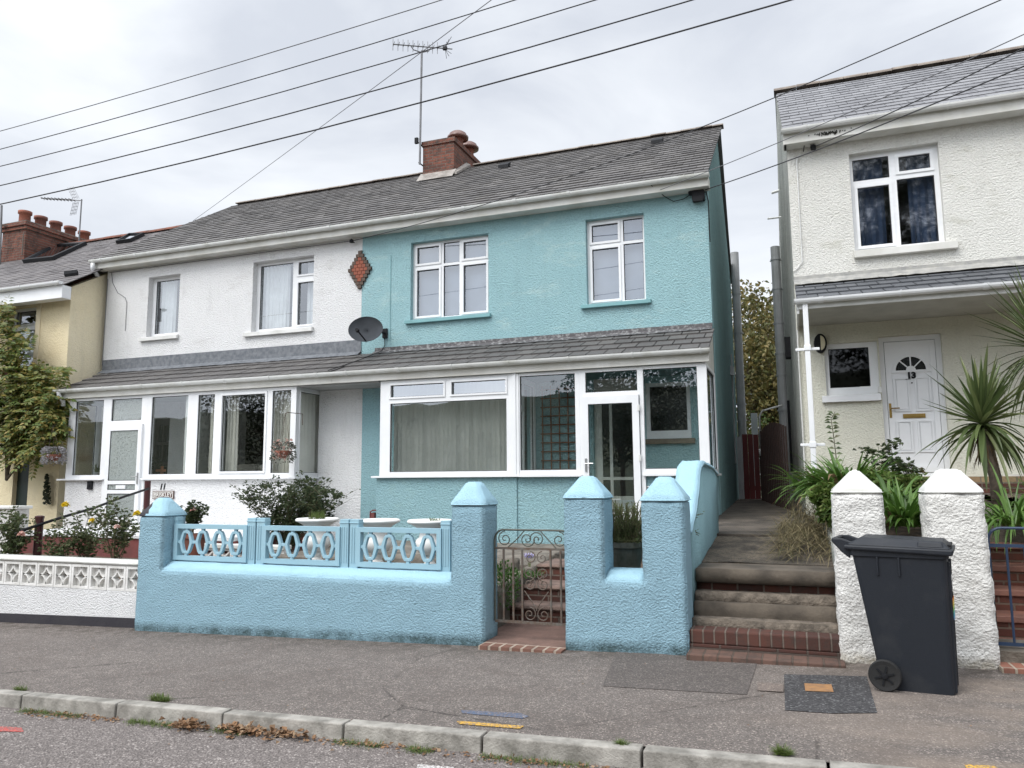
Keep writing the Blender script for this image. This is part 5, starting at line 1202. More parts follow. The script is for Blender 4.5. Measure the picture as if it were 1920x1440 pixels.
MB().tube([(xL, gYb, z0_), (xL, gYb, z1_-rr)]+[(xL+rr-rr*cos(a), gYb, z1_-rr+rr*sin(a)) for a in [pi/2*k/6 for k in range(1, 7)]]+[(xR-rr, gYb, z1_), (xR, gYb, z1_-rr), (xR, gYb, z0_)], .011, 6).build('frame', blue_iron, bg_)
for z in (z0_, zm_): MB().box(xL, xR, gYb-.008, gYb+.008, z-.012, z+.012).build('rail', blue_iron, bg_)
x = xL+.115
while x < xR-.05: MB().tube([(x, gYb, z0_), (x, gYb, zm_)], .009, 6).build('bar', blue_iron, bg_); x += .115

# ------------------------------------------------------------------ alley end: red gate, fence, bracket
rg = thing('alley_gate', (-.9, 18.5, 1.1), 'dark red boarded gate closing the alley between the houses', 'gate')
q0, q1 = at(1391, 815, Y=18.5), at(1423, 815, Y=18.5); n = 6; w_ = (q1.x+.35-q0.x)/n
mb = MB()
for i in range(n): mb.box(q0.x+i*w_+.004, q0.x+(i+1)*w_-.004, 18.5, 18.53, 1.0, q0.z+random.uniform(-.01, .01))
mb.build('boards', red_gate_m, rg)
MB().box(q0.x, q1.x+.3, 18.531, 18.57, 1.3, 1.4).build('ledge', red_gate_m, rg)
MB().box(q0.x-.12, q0.x-.01, 18.44, 18.56, .9, q0.z-.05).build('gate_post', grey_pipe, rg)
MB().box(q0.x-.1, q1.x+.4, 18.3, 18.6, .9, 1.105).build('threshold', conc, rg)
ft = thing('side_fence', (-.5, 17, 1), 'dark brown vertical-board fence leaning beside the alley gate', 'fence')
mb = MB(); A, Bq = at(1423, 812, Y=18.4), at(1478, 800, Y=14.5)
for i in range(16):
    t = i/16; x = A.x+(Bq.x-.02-A.x)*t; y = 18.4+(14.2-18.4)*t; zz = A.z+(2.45-A.z)*t+.15*sin(pi*t)
    mb.hexa([(x, y, .8), (x+.03, y, .8), (x+.03, y-.25, .8), (x, y-.25, .8), (x, y, zz), (x+.03, y, zz), (x+.03, y-.25, zz), (x, y-.25, zz)])
mb.build('boards', brown_wood, ft)
q0, q1, q2, q3 = at(1426, 842, Y=18), at(1424, 780, Y=18), at(1430, 770, Y=18), at(1467, 760, Y=18)
tag(MB().tube([q0, q1, q2, q3], .022, 8).tube([q0, q0+Vector((0, 0, -.15))], .04, 8).build('bent_pipe', white_old, smooth=True), 'white bent pipe bracket over the alley fence', 'pipe')

# ------------------------------------------------------------------ wheelie bin
A = at(1780, 1307, Z=gz(.83)); ang = radians(-11)
wb = thing('wheelie_bin', (A.x, A.y, gz(.75)), 'dark grey wheelie bin with black wheels standing before the white pillars', 'wheelie bin')
BL, BD, BH = .44, .40, .915
def fold_body():
    mb = MB(); rings = []
    # body section (x from 0 at the front face to -L at the wheel side), with rounded, ribbed corners
    for z, xb_, yb_, xf, yf in ((0.0, -.435, .03, 0.0, .015), (.16, -.447, .025, .0, .01), (.161, -.447, .025, .0, .01), (.86, -.555, 0, .006, 0), (.861, -.57, -.012, .018, -.012), (BH, -.575, -.014, .02, -.014)):
        r = .035; y0, y1 = yb_, BD-yb_
        c = []
        for (cx, cy, a0) in ((xf-r, y0+r, -90), (xf-r, y1-r, 0), (xb_+r, y1-r, 90), (xb_+r, y0+r, 180)):
            for k in range(5): a = radians(a0+22.5*k); c.append((cx+r*cos(a), cy+r*sin(a), z))
        rings.append(c)
    n = len(rings[0]); vs = [p for c in rings for p in c]; fs = [(i*n+j, i*n+(j+1) % n, (i+1)*n+(j+1) % n, (i+1)*n+j) for i in range(len(rings)-1) for j in range(n)]
    mb.add(vs, fs+[tuple(range(n-1, -1, -1)), tuple(range((len(rings)-1)*n, len(rings)*n))])
    for x in (-.40, -.27): mb.box(x-.006, x+.006, -.012, .02, .74, .862)
    # front ribs
    for y in (.09, BD-.09): mb.hexa([(-.01, y-.03, .02), (.012, y-.022, .02), (.012, y+.022, .02), (-.01, y+.03, .02), (-.01, y-.03, .84), (.022, y-.022, .84), (.022, y+.022, .84), (-.01, y+.03, .84)])
    return mb
body = fold_body(); T = Matrix.Translation(A)@Matrix.Rotation(ang, 4, 'Z'); A0 = Vector((A.x+.035, A.y, gz(.80)-.008)); T = Matrix.Translation(A0)@Matrix.Rotation(ang, 4, 'Z')
def place(mb): mb.v = [T@v for v in mb.v]; return mb
bo = place(body).build('body', bin_m, wb, bevel=.004)
# lid: overlapping rim, raised crown, grip, and handle lugs at the hinge end
mb = MB()
mb.hexa([(-.60, -.035, .905), (.045, -.035, .885), (.045, BD+.035, .885), (-.60, BD+.035, .905), (-.60, -.035, .935), (.052, -.035, .925), (.052, BD+.035, .925), (-.60, BD+.035, .935)])
mb.hexa([(-.585, -.02, .935), (.035, -.02, .925), (.035, BD+.02, .925), (-.585, BD+.02, .935), (-.50, .03, .985), (-.01, .03, .972), (-.01, BD-.03, .972), (-.50, BD-.03, .985)])
mb.hexa([(-.16, -.015, .93), (-.0, -.015, .928), (-.0, .12, .928), (-.16, .12, .93), (-.15, .0, .975), (-.01, .0, .968), (-.01, .10, .968), (-.15, .10, .975)])
lid = place(mb).build('lid', bin_m, wb, bevel=.010)
place(MB().box(-.10, .036, .06, BD-.06, .935, .952)).build('grip', black_m, lid, bevel=.004)
mb = MB()
for y in (.01, BD-.04): mb.prism([(-.57, y, .84), (-.62, y, .88), (-.685, y, .955), (-.68, y, .975), (-.62, y, .975), (-.55, y, .95)], (0, .03, 0))
mb.box(-.685, -.655, .041, BD-.041, .955, .975)
place(mb).build('handle', bin_m, wb, bevel=.008)
for y in (-.045, BD+.0):
    rot = Matrix.Rotation(radians(90), 3, 'X')
    wmb = MB().lathe((-.395, y+.045, .10), [(.0, 0), (.065, 0), (.068, .006), (.082, .010), (.098, .004), (.1, .014), (.1, .036), (.094, .045), (.07, .042), (.0, .040)], 32, rot)
    wh_ = place(wmb).build('wheel', tyre_m, wb, smooth=False)
    rm_ = MB()
    for k in range(6):
        a = 2*pi*k/6+.3; dx, dz = cos(a), sin(a)
        if y < 0: rm_.hexa([(-.395+dx*.015-dz*.006, y-.004, .10+dz*.015+dx*.006), (-.395+dx*.062-dz*.005, y-.004, .10+dz*.062+dx*.005), (-.395+dx*.062+dz*.005, y-.004, .10+dz*.062-dx*.005), (-.395+dx*.015+dz*.006, y-.004, .10+dz*.015-dx*.006),
            (-.395+dx*.015-dz*.006, y+.003, .10+dz*.015+dx*.006), (-.395+dx*.062-dz*.005, y+.003, .10+dz*.062+dx*.005), (-.395+dx*.062+dz*.005, y+.003, .10+dz*.062-dx*.005), (-.395+dx*.015+dz*.006, y+.003, .10+dz*.015-dx*.006)])
    if y < 0:
        rm_.lathe((-.395, y+.004, .10), [(0, 0), (.018, 0), (.018, .014), (0, .016)], 16, rot)
        place(rm_).build('spokes', black_m, wh_)
place(MB().tube([(-.395, .0, .10), (-.395, BD, .10)], .012)).build('axle', steel, wb)
# sticker: small white print, three columns of rainbow
st_t = NT('rainbow sticker'); z_ = st_t.sep()[2]
st_m = st_t.done(st_t.ramp(st_t.math('DIVIDE', st_t.math('SUBTRACT', z_, A0.z+.46), .15), [(0, (.12, .20, .55)), (.3, (.05, .40, .45)), (.5, (.25, .5, .12)), (.7, (.75, .55, .06)), (1, (.65, .12, .08))]), .4)
s_ = MB()
for y in (.13, .20, .27):
    s_.prism([(.020, y-.022, .47), (.020, y+.022, .46), (.020, y+.024, .60), (.020, y-.01, .57), (.020, y-.024, .605)], (.003, 0, 0))
place(s_).build('rainbow_sticker', st_m, bo)
s_ = MB().box(.0215, .0235, .16, .25, .64, .70)
for k in range(3): s_.box(.0215, .0235, .13, .28, .74-k*.012, .746-k*.012)
place(s_).build('label_sticker', sign_wh, bo)

# ------------------------------------------------------------------ urns
def make_urn():
    t = thing('urn_planter', (0, 0, 0), '', 'urn', 'white urns behind the front wall')
    pr = [(.0, 0), (.135, 0), (.135, .03), (.12, .035), (.10, .06), (.055, .10), (.045, .13), (.07, .155), (.075, .17), (.07, .18), (.11, .20), (.145, .25), (.155, .30), (.14, .34), (.115, .36), (.105, .40), (.115, .43), (.15, .47), (.21, .505), (.235, .515), (.24, .53), (.225, .545), (.20, .54), (.18, .50), (0, .49)]
    MB().lathe((0, 0, 0), pr, 32).build('bowl', urn_m, t, smooth=True)
    MB().lathe((0, 0, .50), [(.0, .0), (.185, 0.0), (.0, .012)], 16).build('soil', soil, t)
    return t
u = make_urn(); UL = ['white urn with a tuft of grass behind the middle blue panel', 'empty white urn behind the left end of the right-hand blue panel', 'white urn with low green weeds next to the pillar beside the gate']
def sprigs(mb, c, r, n, L, w, m=None, up=1.2, droop=.5):
    for _ in range(n):
        a = random.uniform(0, 2*pi); q = r*sqrt(random.random()); mb.blade((c[0]+q*cos(a), c[1]+q*sin(a), c[2]), (random.uniform(-.5, .5), random.uniform(-.5, .5), up), L*random.uniform(.5, 1.1), w, droop, 3)
    return mb
for i, (px, py) in enumerate(((595, 974), (709, 976), (806, 977))):
    q = at(px, py, Y=7.32); c = u if i == 0 else copy_tree(u, (0, 0, 0), '', rz=i*.7); c.location = (q.x, 7.32, q.z-.53); c['label'] = UL[i]
    if i == 0: tag(sprigs(MB(), (q.x, 7.32, q.z-.02), .10, 160, .13, .006, up=2, droop=.3).build('grass_tuft', grassl, origin=(q.x, 7.32, q.z)), 'tuft of fine green grass growing in the left white urn', 'grass tuft')
    if i == 2: tag(sprigs(MB(), (q.x+.07, 7.30, q.z-.02), .07, 70, .07, .014, up=1, droop=1).build('weed', shrubl, origin=(q.x, 7.32, q.z)), 'low green weeds growing in the urn beside the gate pillar', 'weed')

# ------------------------------------------------------------------ dish, aerials, chimney fittings, telecom boxes
q = at(686, 618, Y=12.15); nd = Vector((.30, -1, .22)).normalized(); M3 = nd.to_track_quat('Z', 'Y').to_matrix()
sd = thing('satellite_dish', q, 'grey mesh oval satellite dish straddling the white and turquoise walls', 'satellite dish')
prof = [(.0, -.055), (.08, -.052), (.16, -.036), (.24, -.009), (.30, .02), (.305, .024), (.30, .014), (.24, -.016), (.16, -.043), (.08, -.059), (0, -.062)]
prof = [(a*1.08, b) for a, b in prof]; MB().lathe(q, prof, 36, M3, sy=.78).build('dish', plain('perforated dark grey dish', (.055, .06, .068), (.04, .045, .05), rough=.8, spec=.15), sd, smooth=True)
tip = q+nd*.30+Vector((-.09, 0, -.13)); b0_ = q+Vector((.03, -.02, -.235))
MB().tube([b0_, tip], .014).build('arm', black_m, sd)
MB().lathe(tip, [(.0, -.05), (.03, -.05), (.035, .02), (.03, .03), (0, .03)], 12, (-nd).to_track_quat('Z', 'Y').to_matrix()).box(tip.x-.02, tip.x+.02, tip.y-.05, tip.y-.045, tip.z-.01, tip.z+.03).build('receiver_head', black_m, sd)
w0 = at(722, 625, Y=12.68)
MB().tube([q-nd*.06, q-nd*.12+Vector((.1, .1, 0)), w0+Vector((0, -.12, 0)), w0], .022).box(w0.x-.05, w0.x+.05, 12.66, 12.70, w0.z-.09, w0.z+.09).build('bracket', black_m, sd)
tag(MB().tube([w0+Vector((0, -.02, -.05)), (w0.x, 12.68, 4.17), (w0.x-.02, 12.6, 4.05), (w0.x-.12, 12.0, 3.80), (w0.x-.25, 11.5, 3.60), (w0.x-.27, 11.2, 3.50)], .008).build('dish_cable', black_m), 'thin black cable trailing from the dish down the porch slates', 'cable')
w1 = at(733, 480, Y=12.69); tag(MB().tube([(w1.x, 12.69, 5.95), (w1.x, 12.69, 4.25)], .005).build('wall_cable', sill_blue), 'thin painted cable running down the turquoise wall above the dish', 'cable')
mast = thing('tv_aerial', at(788, 300, Y=15.4), 'tall roof aerial with long toothed boom on the brick chimney', 'aerial')
m0, m1 = at(787, 308, Y=15.45), at(790, 95, Y=15.45); m1.x = m0.x+.03
MB().tube([m0, m1], .026, 8).build('mast', aerial_m, mast)
MB().tube([m0+Vector((-.03, 0, .05)), (cx0, 15.6, m0.z+.0)], .016).tube([m0+Vector((-.03, 0, .55)), (cx0, 15.6, m0.z+.45)], .016).box(m0.x-.12, m0.x-.04, 15.4, 15.46, m0.z+.52, m0.z+.66).build('bracket', black_m, mast)
a, b = at(737, 83, Y=15.0), at(848, 92, Y=15.9); b.y = 15.9
MB().tube([a, b], .014).build('boom', aerial_m, mast)
dB = (b-a).normalized(); sdv = dB.cross(Vector((0, 0, 1))).normalized(); el = MB()
for k in range(10):
    p_ = a.lerp(b, .01+k*.083); L = .15
    el.tube([p_-Vector((.02, 0, L)), p_+Vector((-.02, 0, L))], .007, 5); el.tube([p_-sdv*L*.8, p_+sdv*L*.8], .006, 5)
el.build('elements', aerial_m, mast)
rf = MB(); p_ = a.lerp(b, .88)
for s_ in (-1, 1):
    for k in range(3): rf.tube([p_+Vector((0, 0, .03*s_)), p_+Vector((.06+.04*k, 0, s_*(.22)))+sdv*(.1*(k-1))], .006, 5)
rf.box(p_.x-.06, p_.x+.04, p_.y-.03, p_.y+.03, p_.z-.03, p_.z+.05); rf.build('reflector', black_m, mast)
MB().tube([a.lerp(b, .30)+Vector((0, 0, -.02)), a.lerp(b, .34)+Vector((0, 0, -.10)), m1+Vector((0, 0, -.05)), a.lerp(b, .60)+Vector((0, 0, -.10)), a.lerp(b, .63)], .012).build('cradle', aerial_m, mast)
ms = thing('tv_aerial', at(150, 450, Y=16.2), 'small horizontal aerial with grid reflector on a thin mast above the yellow house', 'aerial')
m0, m1 = at(148, 452, Y=16.3), at(151, 374, Y=16.3); m1.x = m0.x
MB().tube([m0-Vector((0, 0, .4)), m1], .02, 8).build('mast', aerial_m, ms)
a, b = at(77, 372, Y=16.3), at(154, 376, Y=16.3); MB().tube([a, b], .014).build('boom', aerial_m, ms)
el = MB()
for k in range(9): p_ = a.lerp(b, .08+k*.085); el.tube([p_-Vector((.0, .12, 0)), p_+Vector((.0, .12, 0))], .012, 5); el.tube([p_-Vector((0, 0, .05)), p_+Vector((0, 0, .05))], .010, 5)
el.build('elements', aerial_m, ms)
rf = MB(); c0 = a.lerp(b, .86)
for s_ in (-1, 1):
    for k in range(5):
        p0 = c0+Vector((-.12+.06*k, 0, s_*.04)); rf.tube([p0+Vector((.25*0, 0, 0)), p0+Vector((-.28, 0, s_*.42)) if s_ > 0 else p0+Vector((-.10, 0, -.42))], .006, 4)
    for k in range(4): z = s_*(.1+.1*k); ofs = -.28*(.1+.1*k)/.42 if s_ > 0 else -.1*(.1+.1*k)/.42; rf.tube([c0+Vector((-.12+ofs, 0, z)), c0+Vector((.12+ofs, 0, z))], .006, 4)
rf.build('reflector', aerial_m, ms)
po = thing('tv_aerial', at(3, 440, Y=14.9), 'thin aerial pole strapped to the left side of the brick stack', 'aerial')
m0, m1 = at(1, 478, Y=14.8), at(3, 385, Y=14.8); MB().tube([m0-Vector((0, 0, .3)), m1], .03, 8).build('mast', aerial_m, po)
[MB().tube([m0.lerp(m1, t), m0.lerp(m1, t)+Vector((.25, .2, 0))], .015).build('bracket', rusty, po) for t in (.15, .6)]
q = at(1309, 366, Y=12.6); jb = thing('junction_box', q, 'black telecom junction box and looped cable under the right end of the eaves', 'junction box')
MB().box(q.x-.10, q.x+.10, 12.56, 12.69, q.z-.09, q.z+.08).box(q.x-.08, q.x+.08, 12.55, 12.559, q.z-.12, q.z-.03).build('box', black_m, jb, bevel=.01)
MB().lathe((q.x-.12, 12.62, q.z+.06), [(.0, -.04), (.04, -.03), (.045, .03), (0, .05)], 12).tube(spiral((q.x-.09, 12.6, q.z+.16), .08, 1.1, 0, 1, rmin=.9), .009).tube([(q.x-.75, 12.43, q.z+.22), (q.x-.55, 12.6, q.z+.05), (q.x-.42, 12.66, q.z-.03), (q.x-.25, 12.66, q.z-.01), (q.x-.1, 12.62, q.z+.05)], .007).tube([(q.x+.02, 12.6, q.z+.05), (q.x+.13, 12.62, q.z+.04), (q.x+.155, 12.66, q.z-.1), (q.x+.155, 12.68, q.z-.8)], .009).build('looped_cable', black_m, jb)
q = at(659, 452, Y=12.6); ins = thing('cable_insulator', q, 'small black cable insulator on the white wall above the brick diamond', 'insulator')
MB().lathe(q, [(0, -.04), (.04, -.03), (.045, .02), (0, .05)], 12).build('knob', black_m, ins); MB().tube([q, (q.x, 12.70, q.z)], .012).build('hook', black_m, ins)
q = at(1525, 276, Y=12.6); ins = thing('cable_insulator', q, 'black cable insulator with a curled lead high on house 13', 'insulator')
MB().lathe(q, [(0, -.05), (.04, -.04), (.045, .02), (0, .05)], 12).build('knob', black_m, ins); MB().tube([q, (q.x, 12.70, q.z)], .012).tube([q+Vector((-.02, 0, .02)), q+Vector((-.07, 0, .10)), q+Vector((-.13, 0, .07)), q+Vector((-.15, 0, -.05))], .008).build('lead', black_m, ins)

# ------------------------------------------------------------------ overhead cables
def cable(pts, r, label, m=cable_m):
    P3 = [at(px, py, Y=Y) for px, py, Y in pts]
    # run on in both directions beyond the photo's edge when the last points leave it
    a, b, c, d_ = P3[0], P3[1], P3[-2], P3[-1]
    tag(MB().tube(P3, r, 6).build('overhead_cable', m), label, 'cable', 'overhead cables')
def edge(p0, p1, Y0, Y1, sag, r, label, ext0=1, ext1=1, m=cable_m, n=16):
    A_, B_ = at(*p0, Y=Y0), at(*p1, Y=Y1); dv = B_-A_; A2, B2 = A_-dv*ext0, B_+dv*ext1; pts = []
    for i in range(n+1):
        t = i/n; s = -ext0+t*(1+ext0+ext1); pts.append(A_+dv*s+Vector((0, 0, -sag*(4*s*(1-s)))))
    tag(MB().tube(pts, r, 6).build('overhead_cable', m), label, 'cable', 'overhead cables')
edge((0, 246), (828, 0), 7.2, 7.2, .03, .0055, 'uppermost of the five parallel wires at the left edge of the sky', .8, 1.0, cable_lt)
edge((0, 280), (966, 0), 6.8, 6.8, .04, .0055, 'second from top of the five parallel wires crossing the sky', .8, 1.0)
edge((0, 312), (1117, 0), 6.4, 6.4, .05, .0055, 'middle one of the five parallel wires, passing at the aerial boom', .8, .9)
edge((0, 348), (1298, 0), 6.0, 6.0, .06, .006, 'fourth from top of the parallel wires, crossing the aerial mast', .8, .8)
edge((0, 383), (1483, 0), 5.6, 5.6, .07, .0065, 'lowest and thickest of the five parallel wires', .8, .8)
edge((362, 414), (921, 0), 18.0, 9.0, .02, .006, 'thin steep wire running from behind the left roof ridge up across the aerial', .0, .6, cable_lt)
edge((659, 452), (1455, 182), 12.6, 10.4, .16, .007, 'black wire sagging over the turquoise roof from the insulator by the brick diamond', 0, 0)
edge((1455, 182), (1876, 0), 10.4, 9.4, .0, .007, 'upper black wire leaving over the ridge of house 13', 0, .6)
edge((1322, 356), (1925, 122), 12.6, 8.8, .05, .008, 'black wire from the junction box sloping up past house 13', 0, .3)
edge((1238, 356), (1925, 62), 12.42, 9.4, .05, .006, 'fine grey wire from the turquoise fascia up to the right edge', 0, .3, cable_lt)
edge((1525, 276), (1925, 88), 12.6, 9.6, .03, .008, 'black wire ending at the insulator on house 13', 0, .3)

# ------------------------------------------------------------------ plants
def rnd(a, b): return random.uniform(a, b)
def rose_bush(base, h, spread, label, leaf_m=None, n=7, dens=26, flowers=(), cat='rose bush', name='rose_bush', lsz=.05, sway=.5, bare=.25, extra=0):
    t = thing(name, base, label, cat); base = Vector(base); st = MB(); lf = MB()
    for k in range(n):
        a = 2*pi*k/n+rnd(-.5, .5); L = h*rnd(.65, 1.05); sp = spread*rnd(.3, 1); pts = []
        bend = Vector((cos(a), sin(a)*.6, 0))
        for i in range(7):
            u_ = i/6; pts.append(base+bend*sp*(u_**1.3)+Vector((0, 0, L*u_*(1-.15*u_)))+Vector((rnd(-1, 1), rnd(-1, 1), 0))*.02*sway*i)
        st.tube(pts, .007, 5, r1=.002)
        twigs = [(pts, bare)]
        for j in range(4):
            i = random.randint(2, 5); d = Vector((rnd(-1, 1), rnd(-.7, .7), rnd(.3, 1))).normalized(); tl = h*rnd(.12, .3)
            tp = [pts[i], pts[i]+d*tl*.5, pts[i]+d*tl+Vector((0, 0, -.02))]; st.tube(tp, .004, 4, r1=.0015); twigs.append((tp, .2))
        for tp, b0 in twigs:
            m_ = int(dens*(1 if len(tp) > 3 else .5))
            for j in range(m_):
                u_ = b0+(1-b0)*random.random(); f = u_*(len(tp)-1); i = min(int(f), len(tp)-2); p_ = tp[i].lerp(tp[i+1], f-i)
                d = Vector((rnd(-1, 1), rnd(-1, 1), rnd(-.5, .6))).normalized(); q = p_+d*.03
                for s_ in (-1, 0, 1):
                    dd = (d+d.cross(Vector((0, 0, 1)))*s_*.8).normalized(); lf.leaf(q, dd, lsz*rnd(.4, .62), lsz*rnd(.6, 1.05))
    st.build('stems', stem_g, t); lf.build('foliage', leaf_m or rosel, t)
    for (p_, m_, r) in flowers:
        fl = MB()
        for k in range(26):
            a = rnd(0, 2*pi); e_ = rnd(-.3, 1.2); d = Vector((cos(a)*cos(e_), sin(a)*cos(e_), sin(e_))); fl.leaf(Vector(p_)-d*r*.1, d, r*.9, r*rnd(.8, 1.15), (0, 0, 1), .5)
        fl.build('flower', m_, t)
    return t
G = lambda px, py, Y: tuple(at(px, py, Y=Y))
rose_bush((at(22, 1045, Y=7.3).x, 7.3, .42), .98, .38, 'leafy rose bush at the far left behind the white wall with a pink bloom', n=12, dens=22, flowers=[(G(40, 1003, 7.0), pinkl, .06)], lsz=.052)
rose_bush((at(112, 1045, Y=7.4).x, 7.4, .42), .62, .34, 'low rose bush beside the lower dark red handrail post', n=7, dens=16, flowers=[(G(122, 949, 7.1), yell, .07)])
rose_bush((at(160, 1045, Y=7.6).x, 7.6, .42), .92, .46, 'straggly rose bush with one yellow bloom before the red landing wall', n=11, dens=17, flowers=[(G(173, 978, 7.1), yell, .06)])
rose_bush((at(216, 1040, Y=7.5).x, 7.5, .42), 1.1, .45, 'tall twiggy rose bush with yellow and orange blooms left of the half-black pillar', n=15, dens=15, flowers=[(G(257, 965, 7.05), yell, .065), (G(219, 989, 7.05), pinkl, .05)], bare=.5)
t = rose_bush((at(362, 1000, Y=8.2).x, 8.2, .88), .52, .16, 'small pink rose growing in a terracotta pot behind the left blue panel', rosel_b, n=7, dens=26, flowers=[(G(363, 957, 8.1), pinkl, .055)])
q = at(362, 1030, Y=8.2)
tag(MB().lathe((q.x, 8.2, .52), [(0, 0), (.11, 0), (.15, .32), (.165, .33), (.165, .38), (.14, .38), (.13, .34), (0, .34)], 20).build('plant_pot', terracotta, smooth=False), 'terracotta pot under the small pink rose', 'plant pot')
rose_bush((at(540, 1010, Y=9.6).x, 9.6, .5), 1.30, 1.25, 'large spreading shrub against the white wall behind the middle blue panel', rosel_b, n=44, dens=40, lsz=.042, cat='shrub', name='shrub', bare=.1)
rose_bush((at(590, 1010, Y=9.9).x, 9.9, .5), 1.35, .45, 'upright red-stemmed shrub under the right end of the white bay', rosel_b, n=6, dens=18, lsz=.10, cat='shrub', name='shrub')
# white screen wall low behind the panels
ws = thing('garden_wall', (at(440, 1040, Y=8.9).x, 8.9, .5), 'low white pierced wall seen through the left and middle blue panels', 'garden wall')
qa, qb = at(345, 1018, Y=8.9), at(535, 1018, Y=8.9)
MB().box(qa.x, qb.x, 8.85, 9.05, qa.z-.06, qa.z).build('coping', pcap_m, ws, bevel=.01)
MB().box(qa.x, qb.x, 8.88, 9.02, .3, qa.z-.30).build('base', wall11_m, ws)
k = 0; x = qa.x
while x < qb.x-.2:
    mb = MB(); a, b, c, d_ = x+.004, x+.29, qa.z-.299, qa.z-.061; mb.plate(front(8.88), a, b, c, d_, -.1, 0, [(a+.03, b-.03, c+.03, d_-.03)])
    for s_ in (-1, 1): mb.prism([(a+.03, 8.89, (c+d_)/2-s_*.09-.015), (b-.03, 8.89, (c+d_)/2+s_*.09-.015), (b-.03, 8.89, (c+d_)/2+s_*.09+.015), (a+.03, 8.89, (c+d_)/2-s_*.09+.015)], (0, .07, 0))
    mb.build('screen_block', block_m, ws); x += .295
# wisteria over the yellow house
wt = thing('wisteria', (at(20, 900, Y=11.6).x, 11.6, .6), 'wisteria with green and yellowing leaves covering the yellow house front', 'climber')
st = MB(); lf = MB()
def pinnate(p, d, L, n=5, droop=.8):
    p = Vector(p); d = Vector(d).normalized()
    for i in range(n):
        d = (d+Vector((0, 0, -droop/n))).normalized(); p = p+d*L/n; s_ = d.cross(Vector((0, 0, 1))); s_ = s_.normalized() if s_.length > .1 else Vector((1, 0, 0))
        ls = L*.30*(1-.25*i/n)
        for sg in (-1, 1): lf.leaf(p, s_*sg+d*.6+Vector((0, 0, -.25)), ls*.52, ls, (rnd(-.3, .3), -1, .9), .15)
    lf.leaf(p, d, L*.13, L*.3, (0, -1, .5), .15)
zones = [(62, 760, 62, 62, 400), (30, 710, 45, 40, 160), (80, 800, 40, 52, 200), (18, 800, 35, 50, 160), (16, 640, 22, 45, 110), (6, 590, 14, 25, 60), (108, 700, 18, 14, 30), (36, 655, 22, 14, 40), (58, 845, 30, 20, 70)]
for cx, cy, rx, ry, n in zones:
    for _ in range(n):
        a, r = rnd(0, 2*pi), sqrt(random.random()); px, py = cx+rx*r*cos(a), cy+ry*r*sin(a); Yd = 11.75-rnd(0, .75)*(1-.5*r)
        if px > 128: continue
        p_ = at(px, py, Y=Yd); pinnate(p_, (cos(a)*rnd(.3, 1.2), rnd(-1, -.1), rnd(-.3, .7)), rnd(.26, .50), droop=rnd(.3, 1.1))
for px, py in ((30, 690), (95, 700), (60, 760), (10, 600), (110, 780)):
    b_, e_ = at(12, 900, Y=11.75), at(px, py, Y=11.6); st.tube([b_, b_.lerp(e_, .4)+Vector((rnd(-.2, .2), -.1, 0)), b_.lerp(e_, .75)+Vector((rnd(-.2, .2), -.2, .1)), e_], .03, 6, r1=.008)
st.build('stems', bark, wt); lf.build('foliage', wistl, wt)
mb = MB()
for _ in range(240):
    t_ = random.random(); p_ = at(90+rnd(-7, 7)*(1.2-t_), 945-55*t_, Y=11.86-rnd(0, .08)); mb.leaf(p_, (rnd(-1, 1), -.3, rnd(-.6, .4)), .05, .06, (0, -1, .3))
tag(mb.build('ivy', darkl), 'narrow column of dark ivy on the yellow wall beside the dark doorway', 'ivy')
# hanging baskets
def basket(px, py, Y, label, hook, m1, petals=None, r=.17, n=420):
    c = at(px, py, Y=Y); t = thing('hanging_basket', c, label, 'hanging basket', 'hanging baskets')
    MB().lathe(c, [(0, -.13), (.07, -.12), (.12, -.07), (.14, 0), (.13, .0), (0, -.02)], 18).build('bowl', terracotta, t, smooth=True)
    ch_ = MB(); top = Vector(hook)
    for k in range(3): a = 2*pi*k/3+.4; ch_.tube([c+Vector((.13*cos(a), .13*sin(a), 0)), top], .004, 4)
    ch_.build('chain', rusty, t)
    br = MB().tube([top, top+Vector((.0, .05, .03)), Vector((top.x+.12, 11.385, top.z+.02)), Vector((top.x+.12, 11.385, top.z-.18))], .008).build('bracket', rusty, t)
    lf = MB()
    for _ in range(n):
        a = rnd(0, 2*pi); e_ = rnd(-.9, 1.3); rr = r*rnd(.6, 1.1); p_ = c+Vector((cos(a)*rr*cos(e_*.7), sin(a)*rr*cos(e_*.7), .03+sin(e_)*.12)); 
        if e_ < 0: p_.z -= rnd(0, .16)
        lf.leaf(p_, (cos(a), sin(a), rnd(-1, .6)), .028, .042)
    lf.build('foliage', m1, t)
    if petals:
        pl = MB()
        for _ in range(60): a = rnd(0, 2*pi); p_ = c+Vector((cos(a)*r*rnd(.3, 1.15), sin(a)*r*rnd(.3, 1.1), .05+rnd(-.22, .14))); pl.leaf(p_, (rnd(-1, 1), -1, rnd(-.5, .8)), .05, .05)
        pl.build('blossom', petals, t)['kind'] = 'stuff'
hk = at(100, 790, Y=11.1)
basket(101, 852, 11.1, 'silvery hanging basket at the corner of the yellow house', (hk.x, 11.1, hk.z-.1), silverl, None, .20, 700)
hk = at(535, 776, Y=11.05)
basket(531, 845, 11.05, 'hanging basket with pink and white flowers on the white bay', (hk.x, 11.05, hk.z), leafmat('mixed basket leaf', [(.03, .05, .02), (.10, .10, .08), (.40, .38, .36), (.05, .07, .03)]), pinkl, .19, 560)
